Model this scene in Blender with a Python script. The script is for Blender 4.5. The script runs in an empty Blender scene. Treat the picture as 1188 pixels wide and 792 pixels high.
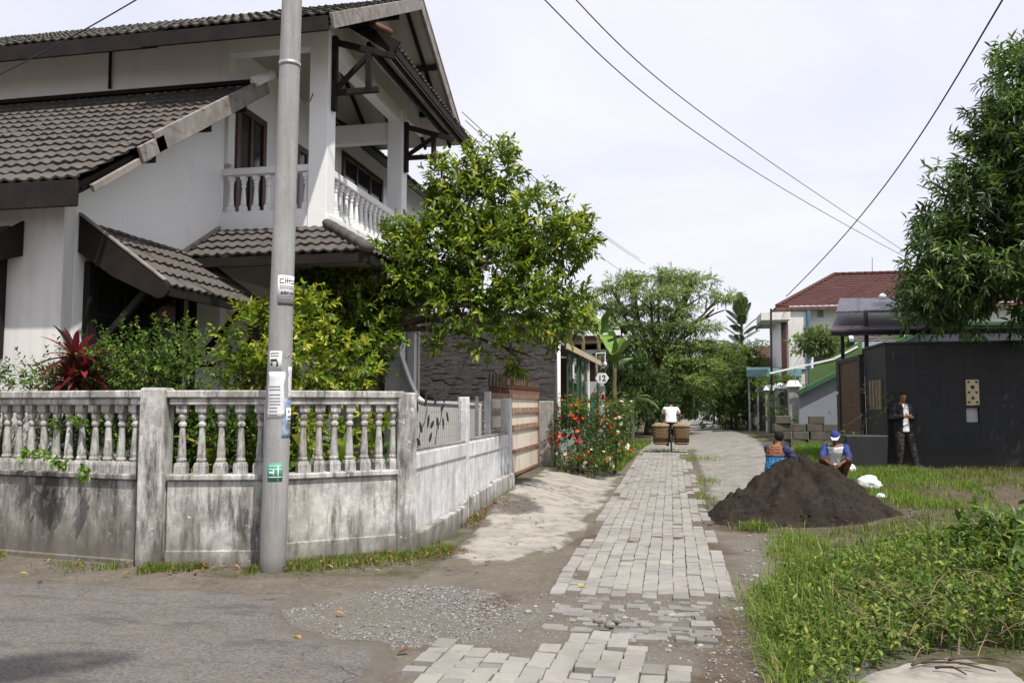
import bpy, bmesh, math, random
import numpy as np
from mathutils import Vector, Matrix, noise as mnoise

random.seed(7)
RG = np.random.default_rng(11)
S = bpy.context.scene
COL = S.collection
R = math.radians

# ------------------------------------------------------------------ camera model (used to survey the photograph)
FPX, CX, CY, EYE = 963.0, 594.0, 396.0, 1.6
YAW, PIT = R(11.2), math.atan(72 / 963)
_f = np.array([-math.sin(YAW) * math.cos(PIT), math.cos(YAW) * math.cos(PIT), math.sin(PIT)])
_r = np.array([math.cos(YAW), math.sin(YAW), 0.0])
_u = np.cross(_r, _f)
def ray(x, y): return _f + _r * (x - CX) / FPX + _u * (CY - y) / FPX
def onZ(x, y, z=0.0):
    d = ray(x, y); return np.array([0, 0, EYE]) + d * (z - EYE) / d[2]
def onX(x, y, X):
    d = ray(x, y); return np.array([0, 0, EYE]) + d * X / d[0]
def onY(x, y, Y):
    d = ray(x, y); return np.array([0, 0, EYE]) + d * Y / d[1]

# ------------------------------------------------------------------ objects
def tag(o, label=None, cat=None, group=None, kind=None):
    if label: o['label'] = label
    if cat: o['category'] = cat
    if group: o['group'] = group
    if kind: o['kind'] = kind
    return o
def empty(name, loc, label, cat, group=None):
    o = bpy.data.objects.new(name, None); COL.objects.link(o)
    o.empty_display_size = 0.2
    o.location = loc
    return tag(o, label, cat, group)
def wloc(o):
    v = Vector((0, 0, 0))
    while o: v = v + o.location; o = o.parent
    return v
def link(name, me, parent=None):
    o = bpy.data.objects.new(name, me); COL.objects.link(o)
    if parent is not None:
        w = wloc(parent)
        me.transform(Matrix.Translation(-w))
        o.parent = parent
    return o
def kids(o): return [c for c in bpy.data.objects if c.parent == o]
def copy_tree(o, parent=None):
    c = o.copy(); COL.objects.link(c)
    if parent is not None: c.parent = parent
    for ch in kids(o): copy_tree(ch, c)
    return c
def smooth(me, on=True):
    me.polygons.foreach_set('use_smooth', [on] * len(me.polygons))

class MB:
    """collects shapes into one mesh"""
    def __init__(s): s.v = []; s.f = []; s.m = []; s.cur = 0
    def add(s, vs, fs):
        n = len(s.v); s.v += [tuple(map(float, p)) for p in vs]
        for f in fs: s.f.append(tuple(n + i for i in f)); s.m.append(s.cur)
        return s
    def box(s, a, b, M=None):
        x0, y0, z0 = a; x1, y1, z1 = b
        vs = [(x0,y0,z0),(x1,y0,z0),(x1,y1,z0),(x0,y1,z0),(x0,y0,z1),(x1,y0,z1),(x1,y1,z1),(x0,y1,z1)]
        if M is not None: vs = [M @ Vector(p) for p in vs]
        return s.add(vs, [(0,3,2,1),(4,5,6,7),(0,1,5,4),(1,2,6,5),(2,3,7,6),(3,0,4,7)])
    def bar(s, p, q, w, h, up=(0,0,1)):
        """rectangular bar from p to q, w across, h along up"""
        p, q = Vector(p), Vector(q); d = (q - p).normalized(); up = Vector(up)
        sd = d.cross(up)
        if sd.length < 1e-4: sd = d.cross(Vector((1,0,0)))
        sd.normalize(); u = sd.cross(d).normalized()
        a, b = sd * w / 2, u * h / 2
        vs = [p-a-b, p+a-b, p+a+b, p-a+b, q-a-b, q+a-b, q+a+b, q-a+b]
        return s.add(vs, [(0,1,2,3),(7,6,5,4),(0,4,5,1),(1,5,6,2),(2,6,7,3),(3,7,4,0)])
    def tube(s, pts, rad, n=8, cap=True, flat=1.0):
        pts = [Vector(p) for p in pts]
        if not hasattr(rad, '__len__'): rad = [rad] * len(pts)
        base = len(s.v); fr = None
        for i, p in enumerate(pts):
            t = (pts[min(i+1, len(pts)-1)] - pts[max(i-1, 0)])
            t = t.normalized() if t.length > 1e-9 else Vector((0,0,1))
            if fr is None:
                a = Vector((0,0,1)) if abs(t.z) < .9 else Vector((1,0,0))
                fr = t.cross(a).normalized()
            else:
                fr = fr - t * fr.dot(t)
                fr = fr.normalized() if fr.length > 1e-6 else t.orthogonal().normalized()
            b = t.cross(fr)
            for k in range(n):
                an = 2 * math.pi * k / n
                q = p + fr * math.cos(an) * rad[i] + b * math.sin(an) * rad[i] * flat
                s.v.append(tuple(q))
        for i in range(len(pts) - 1):
            for k in range(n):
                a0 = base + i*n + k; a1 = base + i*n + (k+1) % n
                s.f.append((a0, a1, a1 + n, a0 + n)); s.m.append(s.cur)
        if cap:
            s.f.append(tuple(base + k for k in range(n))[::-1]); s.m.append(s.cur)
            e = base + (len(pts)-1)*n
            s.f.append(tuple(e + k for k in range(n))); s.m.append(s.cur)
        return s
    def lathe(s, prof, c, n=12, square=None):
        """profile [(r,z)] about the vertical through c; square = set of indices with a 4-cornered section"""
        base = len(s.v); c = Vector(c)
        for i, (r_, z) in enumerate(prof):
            for k in range(n):
                a = 2*math.pi*k/n + math.pi/4
                ca, sa = math.cos(a), math.sin(a)
                q = 1.0
                if square and i in square: q = 1.0 / max(abs(ca), abs(sa)) 
                s.v.append((c.x + r_*ca*q, c.y + r_*sa*q, c.z + z))
        for i in range(len(prof)-1):
            for k in range(n):
                a0 = base+i*n+k; a1 = base+i*n+(k+1)%n
                s.f.append((a0, a1, a1+n, a0+n)); s.m.append(s.cur)
        s.f.append(tuple(base+k for k in range(n))[::-1]); s.m.append(s.cur)
        e = base+(len(prof)-1)*n
        s.f.append(tuple(e+k for k in range(n))); s.m.append(s.cur)
        return s
    def prism(s, poly, d):
        """polygon (3-D points) swept by vector d"""
        n = len(poly); d = Vector(d)
        vs = [Vector(p) for p in poly] + [Vector(p) + d for p in poly]
        fs = [tuple(range(n))[::-1], tuple(range(n, 2*n))]
        fs += [(i, (i+1) % n, (i+1) % n + n, i + n) for i in range(n)]
        return s.add(vs, fs)
    def ell(s, c, rad, n=12, m=8, M=None):
        base = len(s.v); c = Vector(c)
        vs = []
        for i in range(1, m):
            th = math.pi * i / m
            for k in range(n):
                a = 2*math.pi*k/n
                vs.append(Vector((rad[0]*math.sin(th)*math.cos(a), rad[1]*math.sin(th)*math.sin(a), rad[2]*math.cos(th))))
        vs += [Vector((0,0,rad[2])), Vector((0,0,-rad[2]))]
        if M is not None: vs = [M @ v for v in vs]
        s.v += [tuple(c + v) for v in vs]
        for i in range(m-2):
            for k in range(n):
                a0 = base+i*n+k; a1 = base+i*n+(k+1)%n
                s.f.append((a0, a0+n, a1+n, a1)); s.m.append(s.cur)
        t = base+(m-1)*n
        for k in range(n):
            s.f.append((t, base+k, base+(k+1)%n)); s.m.append(s.cur)
            b = base+(m-2)*n
            s.f.append((t+1, b+(k+1)%n, b+k)); s.m.append(s.cur)
        return s
    def mesh(s, name, mats, sm=False):
        me = bpy.data.meshes.new(name)
        me.from_pydata(s.v, [], s.f)
        for m in (mats if isinstance(mats, (list, tuple)) else [mats]): me.materials.append(m)
        if isinstance(mats, (list, tuple)) and len(mats) > 1: me.polygons.foreach_set('material_index', s.m)
        bm = bmesh.new(); bm.from_mesh(me)
        bmesh.ops.recalc_face_normals(bm, faces=bm.faces); bm.to_mesh(me); bm.free()
        if sm: smooth(me)
        me.update(); return me
    def build(s, name, mats, parent=None, sm=False, bev=0.0, seg=1):
        o = link(name, s.mesh(name, mats, sm), parent)
        if bev:
            b = o.modifiers.new('bevel', 'BEVEL'); b.width = bev; b.segments = seg; b.limit_method = 'ANGLE'; b.angle_limit = R(40)
        return o

def tmpl_mesh(name, V, faces, mat, cols=None, parent=None, sm=True):
    """V (n,k,3): n copies of a k-vertex template with the same faces; cols (n,3)"""
    n, k, _ = V.shape
    me = bpy.data.meshes.new(name)
    fl = np.array([i for f in faces for i in f]); ft = np.array([len(f) for f in faces])
    me.vertices.add(n*k); me.vertices.foreach_set('co', V.reshape(-1).astype(np.float32))
    L = (fl[None, :] + (np.arange(n)*k)[:, None]).reshape(-1)
    me.loops.add(len(L)); me.loops.foreach_set('vertex_index', L.astype(np.int32))
    T = np.tile(ft, n); me.polygons.add(len(T))
    me.polygons.foreach_set('loop_start', np.concatenate([[0], np.cumsum(T)[:-1]]).astype(np.int32))
    me.polygons.foreach_set('loop_total', T.astype(np.int32))
    if cols is not None:
        a = me.attributes.new('col', 'FLOAT_COLOR', 'POINT')
        c = np.ones((n*k, 4), np.float32); c[:, :3] = np.repeat(cols, k, axis=0)
        a.data.foreach_set('color', c.reshape(-1))
    me.materials.append(mat); me.update(calc_edges=True); me.validate()
    smooth(me, sm is not None)
    return link(name, me, parent)
def nrm(a): return a / np.maximum(np.linalg.norm(a, axis=-1, keepdims=True), 1e-9)
def sstep(x, a, b):
    t = np.clip((np.asarray(x, float) - a) / (b - a), 0, 1); return t*t*(3-2*t)
# numpy value noise
_perm = RG.random((64, 64, 64)).astype(np.float32)
def vnoise(p):
    p = np.asarray(p, float); i = np.floor(p).astype(int); f = p - i; f = f*f*(3-2*f)
    def g(a, b, c): return _perm[(i[..., 0]+a) & 63, (i[..., 1]+b) & 63, (i[..., 2]+c) & 63]
    x, y, z = f[..., 0], f[..., 1], f[..., 2]
    c00 = g(0,0,0)*(1-x)+g(1,0,0)*x; c10 = g(0,1,0)*(1-x)+g(1,1,0)*x
    c01 = g(0,0,1)*(1-x)+g(1,0,1)*x; c11 = g(0,1,1)*(1-x)+g(1,1,1)*x
    return (c00*(1-y)+c10*y)*(1-z)+(c01*(1-y)+c11*y)*z
def fbm(p, o=4):
    p = np.asarray(p, float); s = 0; a = .5
    for k in range(o): s = s + a*vnoise(p*2**k + 17*k); a *= .5
    return s / (1-.5**o)
def fbm2(x, y, sc, o=4, seed=0.): return fbm(np.stack([x*sc, y*sc, np.full_like(x, seed)], -1), o)

# ------------------------------------------------------------------ materials
def _sock(nt, v, sock):
    if isinstance(v, bpy.types.NodeSocket): nt.links.new(v, sock)
    elif isinstance(v, (tuple, list)) and len(v) == 3 and sock.type == 'RGBA': sock.default_value = (*v, 1)
    else: sock.default_value = v
class Mat:
    def __init__(s, name):
        s.m = bpy.data.materials.new(name); s.m.use_nodes = True; s.nt = s.m.node_tree
        s.b = s.nt.nodes['Principled BSDF']; s.out = s.nt.nodes['Material Output']
        s.pos = s.nt.nodes.new('ShaderNodeNewGeometry').outputs['Position']
    def n(s, t, **kw):
        nd = s.nt.nodes.new(t)
        for k, v in kw.items():
            if k.startswith('_'): setattr(nd, k[1:], v)
            else: _sock(s.nt, v, nd.inputs[k.replace('9', ' ')])
        return nd
    def scale(s, sc, vec=None):
        return s.n('ShaderNodeVectorMath', _operation='MULTIPLY', **{'Vector': vec or s.pos}).outputs[0] if False else s._sc(sc, vec)
    def _sc(s, sc, vec):
        nd = s.nt.nodes.new('ShaderNodeVectorMath'); nd.operation = 'MULTIPLY'
        s.nt.links.new(vec or s.pos, nd.inputs[0]); nd.inputs[1].default_value = sc if hasattr(sc, '__len__') else (sc, sc, sc)
        return nd.outputs[0]
    def noise(s, sc, detail=4, rough=.55, vec=None):
        return s.n('ShaderNodeTexNoise', Vector=s._sc(sc, vec), Scale=1.0, Detail=detail, Roughness=rough).outputs['Fac']
    def vor(s, sc, feature='F1', vec=None, out='Distance'):
        return s.n('ShaderNodeTexVoronoi', _feature=feature, Vector=s._sc(sc, vec), Scale=1.0).outputs[out]
    def ramp(s, fac, a, b, ca=(0,0,0), cb=(1,1,1)):
        nd = s.n('ShaderNodeValToRGB', Fac=fac); e = nd.color_ramp.elements
        e[0].position = a; e[0].color = (*ca, 1); e[1].position = b; e[1].color = (*cb, 1)
        return nd.outputs[0]
    def mix(s, fac, a, b, mode='MIX'):
        nd = s.nt.nodes.new('ShaderNodeMix'); nd.data_type = 'RGBA'; nd.blend_type = mode
        _sock(s.nt, fac, nd.inputs[0]); _sock(s.nt, a, nd.inputs[6]); _sock(s.nt, b, nd.inputs[7])
        return nd.outputs[2]
    def math(s, op, a, b=0.0):
        nd = s.nt.nodes.new('ShaderNodeMath'); nd.operation = op
        _sock(s.nt, a, nd.inputs[0]); _sock(s.nt, b, nd.inputs[1]); return nd.outputs[0]
    def sep(s, vec=None):
        return s.n('ShaderNodeSeparateXYZ', Vector=vec or s.pos).outputs
    def attr(s, name):
        nd = s.nt.nodes.new('ShaderNodeAttribute'); nd.attribute_name = name; return nd
    def bump(s, h, strength=.3, dist=.02):
        nd = s.n('ShaderNodeBump', Height=h, Strength=strength, Distance=dist)
        s.nt.links.new(nd.outputs[0], s.b.inputs['Normal']); return nd
    def fin(s, col, rough=.8, spec=.3, metal=0.0):
        _sock(s.nt, col, s.b.inputs['Base Color']); _sock(s.nt, rough, s.b.inputs['Roughness'])
        s.b.inputs['Specular IOR Level'].default_value = spec; s.b.inputs['Metallic'].default_value = metal
        return s.m

def m_simple(name, c1, c2=None, sc=3., rough=.75, bsc=60., bst=.15, spec=.3, grime=None, gsc=(6,6,.7), ga=.5, gb=.75, metal=0.):
    k = Mat(name); c2 = c2 or tuple(x*.75 for x in c1)
    col = k.mix(k.ramp(k.noise(sc), .3, .7), c1, c2)
    if grime: col = k.mix(k.ramp(k.noise(gsc, 6, .65), ga, gb), col, grime)
    if bst: k.bump(k.noise(bsc, 5), bst, .01)
    return k.fin(col, rough, spec, metal)
def m_leaf(name, trans=.3, rough=.42, spec=.4):
    k = Mat(name); c = k.attr('col').outputs['Color']
    k.fin(c, rough, spec)
    t = k.n('ShaderNodeBsdfTranslucent', Color=k.mix(1.0, c, (1.5, 1.6, .9), 'MULTIPLY'))
    mx = k.n('ShaderNodeMixShader', Fac=trans)
    k.nt.links.new(k.b.outputs[0], mx.inputs[1]); k.nt.links.new(t.outputs[0], mx.inputs[2])
    k.nt.links.new(mx.outputs[0], k.out.inputs['Surface']); return k.m
def m_weathered(name, white=(.70,.70,.68), grey=(.30,.30,.29), dark=(.07,.07,.065), a=.5, b=.68, basez=.35, streak=(9,9,.8)):
    """old whitewash with mould streaks and splash dirt along the foot"""
    k = Mat(name)
    g = k.ramp(k.noise(2.6, 6, .7), .38, .68)
    col = k.mix(g, white, grey)
    st = k.ramp(k.noise(streak, 8, .72), a, b)
    bl = k.ramp(k.noise((5.5,5.5,3.2), 8, .78), .43, .62)
    col = k.mix(k.math('MULTIPLY', bl, .72), col, tuple(.55*g_+.45*d_ for g_, d_ in zip(grey, dark)))
    col = k.mix(k.math('MULTIPLY', st, .92), col, dark)
    wm_ = k.ramp(k.noise(1.7, 5, .6), .45, .7)
    col = k.mix(k.math('MULTIPLY', wm_, .5), col, (.36,.31,.235), 'MULTIPLY') if False else k.mix(k.math('MULTIPLY', wm_, .35), col, (.30,.265,.21))
    sp = k.ramp(k.noise(38, 4, .7), .62, .72)
    col = k.mix(k.math('MULTIPLY', sp, .55), col, dark)
    fl = k.ramp(k.noise(14, 3, .6), .66, .7)
    col = k.mix(k.math('MULTIPLY', fl, .6), col, tuple(min(1, x*1.12) for x in white))
    z = k.sep()[2]
    hz = k.math('ADD', z, k.math('MULTIPLY', k.noise(3.0, 5), .45))
    col = k.mix(k.math('MULTIPLY', k.ramp(hz, basez*.55, basez+.12, (1,1,1), (0,0,0)), .8), col, (.125,.112,.092))
    k.bump(k.noise(30, 6, .7), .35, .012)
    return k.fin(col, .88, .2)

M = {}
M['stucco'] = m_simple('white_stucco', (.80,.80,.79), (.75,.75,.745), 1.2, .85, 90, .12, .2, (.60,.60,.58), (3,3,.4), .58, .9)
M['stucco_shade'] = m_simple('shaded_cream_stucco', (.70,.69,.66), (.63,.62,.60), 1.2, .85, 90, .12, .2, (.42,.41,.39), (5,5,.4), .5, .85)  # darker stucco: shade painted into sheltered house walls; also plain pale walls
M['fence'] = m_weathered('old_whitewash', (.64,.63,.60), (.34,.33,.31), (.065,.06,.055), .455, .63, .42, (7,7,1.2))
M['fence_dirty'] = m_weathered('mouldy_whitewash', (.50,.485,.45), (.22,.21,.19), (.042,.039,.035), .40, .57, .62, (4.5,4.5,.9))
M['fence_clean'] = m_weathered('chalky_whitewash', (.76,.77,.78), (.56,.565,.57), (.15,.15,.15), .52, .74, .16, (9,9,.5))
M['baluster'] = m_weathered('baluster_whitewash', (.62,.61,.58), (.33,.325,.31), (.07,.065,.06), .46, .66, .1, (24,24,5))
kpl = Mat('spun_concrete'); cpl = kpl.mix(kpl.ramp(kpl.noise(2.2, 6, .7), .32, .68), (.35,.35,.345), (.265,.262,.255))
cpl = kpl.mix(kpl.math('MULTIPLY', kpl.ramp(kpl.noise((13,13,.7), 7, .75), .48, .68), .6), cpl, (.175,.168,.158))
cpl = kpl.mix(kpl.math('MULTIPLY', kpl.ramp(kpl.noise(45, 4, .7), .60, .68), .5), cpl, (.14,.135,.13))
cpl = kpl.mix(kpl.math('MULTIPLY', kpl.ramp(kpl.math('ADD', kpl.sep()[2], kpl.math('MULTIPLY', kpl.noise(6, 5, .7), .5)), .2, .75, (1,1,1), (0,0,0)), .6), cpl, (.17,.155,.13))
kpl.bump(kpl.noise(60, 6, .75), .4, .01); M['pole'] = kpl.fin(cpl, .88, .2)
M['tile'] = None
def m_tile(name, a, b, c, moss=(.09,.09,.06)):
    k = Mat(name)
    col = k.mix(k.ramp(k.noise(3.3, 5, .7), .32, .68), a, b)
    cell = k.vor((7, 7, 7), out='Color')
    col = k.mix(.28, col, k.mix(k.math('MULTIPLY', k.sep(cell)[0], 1.0), c, a))
    col = k.mix(k.math('MULTIPLY', k.ramp(k.noise(9, 6, .75), .55, .7), .7), col, moss)
    k.bump(k.noise(70, 5), .3, .008)
    return k.fin(col, .88, .2)
M['tile'] = m_tile('weathered_roof_tile', (.100,.088,.080), (.058,.053,.050), (.155,.135,.118))
M['tile_top'] = m_tile('mossy_roof_tile', (.085,.078,.068), (.05,.047,.042), (.11,.10,.08), (.06,.068,.03))
M['tile_red'] = m_tile('red_roof_tile', (.095,.042,.038), (.072,.034,.032), (.125,.055,.048), (.06,.035,.032))
M['tile_brown'] = m_tile('brown_roof_tile', (.10,.06,.045), (.07,.045,.036), (.13,.08,.06))
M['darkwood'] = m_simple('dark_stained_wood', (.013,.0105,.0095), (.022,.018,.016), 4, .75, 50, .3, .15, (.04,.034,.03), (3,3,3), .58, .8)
M['greywood'] = m_simple('weathered_wood', (.30,.275,.25), (.18,.16,.145), 5, .85, 60, .4, .2, (.07,.06,.055), (2,2,14), .58, .7)
M['paintwood'] = m_simple('pale_soffit', (.50,.48,.44), (.42,.40,.37), 2, .85, 40, .15, .2)
M['brownwood'] = m_simple('varnished_brown_wood', (.085,.035,.018), (.05,.022,.012), (3,3,.6), .45, 60, .15, .4)
M['glass'] = m_simple('dark_window_glass', (.012,.014,.015), (.02,.022,.024), 1, .08, 1, 0, .5)
M['white'] = m_simple('white_paint', (.74,.74,.73), (.68,.68,.66), 2, .6, 50, .1, .3)
M['black'] = m_simple('black_paint', (.015,.015,.016), (.022,.022,.023), 3, .5, 50, .1, .4)
M['steel'] = m_simple('galvanised_steel', (.42,.43,.44), (.34,.35,.36), 6, .45, 30, .1, .4, metal=.6)
M['cable'] = m_simple('black_cable', (.018,.018,.02), (.03,.03,.03), 3, .7, 20, 0)
M['rust'] = m_simple('red_rusty_iron', (.115,.055,.042), (.16,.085,.062), 8, .85, 60, .4, .2, (.07,.03,.02), (10,10,4), .55, .7)
M['bark'] = m_simple('brown_bark', (.10,.075,.055), (.06,.045,.035), 6, .9, 30, .6, .15)
M['greybark'] = m_simple('grey_bark', (.17,.15,.13), (.10,.09,.08), 6, .9, 30, .6, .15)
M['leaf'] = m_leaf('glossy_leaf', .34)
M['leaf_dull'] = m_leaf('soft_leaf', .3, .6, .25)
M['grassblade'] = m_leaf('grass_blade', .35, .6, .2)
M['flower'] = m_leaf('flower_petal', .25, .6, .2)
# ------------------------------------------------------------------ world, sun, camera
W = bpy.data.worlds.new("World"); S.world = W; W.use_nodes = True
SUN_EL, SUN_AZ = R(60), R(-48)                # azimuth measured from +X towards +Y
SD = Vector((math.cos(SUN_EL)*math.cos(SUN_AZ), math.cos(SUN_EL)*math.sin(SUN_AZ), math.sin(SUN_EL)))
nt = W.node_tree; bg = nt.nodes['Background']
sky = nt.nodes.new('ShaderNodeTexSky'); sky.sky_type = 'NISHITA'; sky.sun_disc = False
sky.sun_elevation = SUN_EL; sky.sun_rotation = math.atan2(SD.x, SD.y)
sky.air_density = 1.0; sky.dust_density = 2.5; sky.ozone_density = 1.0
tc = nt.nodes.new('ShaderNodeTexCoord')
sp = nt.nodes.new('ShaderNodeSeparateXYZ'); nt.links.new(tc.outputs['Generated'], sp.inputs[0])
def wm(op, a, b):
    n = nt.nodes.new('ShaderNodeMath'); n.operation = op
    for i, v in enumerate((a, b)):
        if isinstance(v, bpy.types.NodeSocket): nt.links.new(v, n.inputs[i])
        else: n.inputs[i].default_value = v
    return n.outputs[0]
zz = wm('ADD', wm('MAXIMUM', sp.outputs[2], 0.0), .16)
cv = nt.nodes.new('ShaderNodeCombineXYZ')
nt.links.new(wm('DIVIDE', sp.outputs[0], zz), cv.inputs[0]); nt.links.new(wm('DIVIDE', sp.outputs[1], zz), cv.inputs[1])
cn = nt.nodes.new('ShaderNodeTexNoise'); cn.inputs['Scale'].default_value = 1.05; cn.inputs['Detail'].default_value = 9; cn.inputs['Roughness'].default_value = .55
cn.inputs['Distortion'].default_value = .35
nt.links.new(cv.outputs[0], cn.inputs['Vector'])
cr = nt.nodes.new('ShaderNodeValToRGB'); cr.color_ramp.elements[0].position = .30; cr.color_ramp.elements[1].position = .60
cr.color_ramp.elements[0].color = (.74, .74, .74, 1); cr.color_ramp.elements[1].color = (.97, .97, .97, 1)
nt.links.new(cn.outputs['Fac'], cr.inputs[0])
mx = nt.nodes.new('ShaderNodeMix'); mx.data_type = 'RGBA'
nt.links.new(cr.outputs[0], mx.inputs[0]); nt.links.new(sky.outputs[0], mx.inputs[6]); mx.inputs[7].default_value = (5.6, 5.58, 6.2, 1)
nt.links.new(mx.outputs[2], bg.inputs['Color']); bg.inputs['Strength'].default_value = 0.145
sl = bpy.data.lights.new('sun', 'SUN'); sl.energy = 4.5; sl.angle = R(.8); sl.color = (1, .955, .88)
so = bpy.data.objects.new('sun', sl); COL.objects.link(so); so.rotation_euler = SD.to_track_quat('Z', 'Y').to_euler(); so.location = (6, -3, 14)
cam = bpy.data.cameras.new('camera'); co = bpy.data.objects.new('camera', cam); COL.objects.link(co)
cam.sensor_width = 36; cam.lens = FPX / 1188 * 36; cam.clip_end = 3000; cam.clip_start = .05
co.location = (0, 0, EYE)
co.rotation_euler = (math.pi/2 + PIT, 0, YAW)
S.camera = co
S.view_settings.view_transform = 'Standard'; S.view_settings.look = 'None'; S.view_settings.gamma = 1; S.view_settings.exposure = 0.27
S.cycles.max_bounces = 8; S.cycles.transparent_max_bounces = 8
S.cycles.use_denoising = True

# ------------------------------------------------------------------ the lie of the land
def Hg(x, y):
    x = np.asarray(x, float); y = np.asarray(y, float)
    z = .10*sstep(x, .9, 2.6)*sstep(y, 3, 9) + .08*sstep(x, 2.6, 4.6)*sstep(y, 15.5, 18.5)
    z = z - .40*np.exp(-((y-14.6)/.85)**2)*sstep(x, 3.5, 4.9)
    z = z + .10*sstep(x, 2.2, 3.6)*np.exp(-((y-9.0)/2.)**2)
    z = z + .22*sstep(-x, 1.25, 2.75)*sstep(y, 9.5, 14.)*(1-sstep(y, 19.5, 23)*(1-sstep(-x, 2.6, 3.2)))
    return z
def hg(x, y): return float(Hg(x, y))
def pip(px, py, poly):
    """signed distance to a polygon, positive inside (numpy)"""
    poly = np.asarray(poly, float); n = len(poly)
    d = np.full(px.shape, 1e9); ins = np.zeros(px.shape, bool)
    for i in range(n):
        a = poly[i]; b = poly[(i+1) % n]; e = b-a
        wx, wy = px-a[0], py-a[1]
        t = np.clip((wx*e[0]+wy*e[1])/max(e@e, 1e-9), 0, 1)
        d = np.minimum(d, np.hypot(wx-t*e[0], wy-t*e[1]))
        c = ((a[1] <= py) & (b[1] > py)) | ((b[1] <= py) & (a[1] > py))
        with np.errstate(divide='ignore', invalid='ignore'):
            xi = a[0] + (py-a[1])/(b[1]-a[1]+1e-12)*e[0]
        ins ^= c & (px < xi)
    return np.where(ins, d, -d)
def axis(segs):
    out = []
    for a, b, st in segs: out.append(np.arange(a, b, st))
    return np.concatenate(out + [[segs[-1][1]]])

# gravel/mud/moss zones (what the ground is made of there)
GRAVEL = [onZ(318,708)[:2], onZ(400,688)[:2], onZ(500,676)[:2], onZ(575,684)[:2], onZ(610,715)[:2], onZ(560,742)[:2], onZ(470,750)[:2], onZ(400,745)[:2]]
def ground_mat():
    k = Mat('packed_earth')
    z = k.attr('zone').outputs['Color']; zr = k.n('ShaderNodeSeparateColor', Color=z).outputs
    dirt = k.mix(k.ramp(k.noise(1.6, 7, .65), .32, .68), (.150,.130,.105), (.088,.074,.06))
    dirt = k.mix(k.ramp(k.noise(22, 5, .7), .5, .75), dirt, (.20,.18,.15))
    cell = k.vor(46, out='Color'); cd = k.vor(46)
    peb = k.mix(k.sep(cell)[0], (.10,.095,.088), (.31,.30,.28))
    pm = k.ramp(k.math('ADD', cd, k.math('MULTIPLY', k.noise(7, 3), .5)), .52, .60, (1,1,1), (0,0,0))
    gr = k.mix(pm, (.135,.122,.105), peb)
    col = k.mix(zr[0], dirt, gr)
    moss = k.mix(k.ramp(k.noise(30, 4), .4, .65), (.038,.046,.014), (.075,.075,.03))
    col = k.mix(k.math('MULTIPLY', zr[1], k.ramp(k.noise(5, 6, .7), .35, .6)), col, moss)
    mud = k.mix(k.ramp(k.noise(9, 5), .35, .7), (.075,.055,.042), (.115,.088,.066))
    col = k.mix(zr[2], col, mud)
    h = k.math('ADD', k.math('MULTIPLY', k.noise(34, 6, .7), 1.0), k.math('MULTIPLY', k.math('MULTIPLY', pm, zr[0]), .35))
    k.bump(h, .55, .02)
    return k.fin(col, .93, .15)
def asphalt_mat():
    k = Mat('worn_asphalt')
    base = k.mix(k.ramp(k.noise(.9, 6, .65), .3, .7), (.168,.150,.132), (.115,.103,.091))
    cell = k.vor(75, out='Color')
    base = k.mix(.5, base, k.mix(k.sep(cell)[0], (.06,.058,.055), (.235,.225,.215)))
    base = k.mix(k.math('MULTIPLY', k.ramp(k.noise((1.1,3.2,1), 7, .7), .53, .62), .55), base, (.07,.067,.064))
    base = k.mix(k.math('MULTIPLY', k.ramp(k.noise((2,5,3), 7, .75), .53, .68), .75), base, (.20,.172,.138))
    n2 = k.n('ShaderNodeVectorMath', _operation='ADD'); k.nt.links.new(k.pos, n2.inputs[0])
    nz = k.n('ShaderNodeTexNoise', Vector=k._sc(2.3, None), Scale=1.0, Detail=3)
    k.nt.links.new(nz.outputs['Color'], n2.inputs[1])
    cr_ = k.vor((.55,1.0,.5), 'DISTANCE_TO_EDGE', n2.outputs[0])
    cm = k.math('MULTIPLY', k.ramp(cr_, .001, .008, (1,1,1), (0,0,0)), k.ramp(k.noise(.8, 3), .47, .56))
    base = k.mix(k.math('MULTIPLY', cm, .75), base, (.045,.042,.038))
    eg = k.sep(k.attr('zone').outputs['Vector'])[0]
    ef = k.ramp(k.math('ADD', eg, k.math('MULTIPLY', k.math('SUBTRACT', k.noise(8, 6, .75), .5), 1.0)), .4, .8)
    base = k.mix(k.math('MULTIPLY', ef, .85), base, k.mix(k.noise(14, 4), (.16,.14,.115), (.10,.088,.07)))
    h = k.math('SUBTRACT', k.math('ADD', k.noise(90, 4, .75), k.math('MULTIPLY', k.noise(14, 4), 1.1)), k.math('MULTIPLY', cm, .8))
    k.bump(h, .7, .018)
    return k.fin(base, .9, .2)
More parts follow.
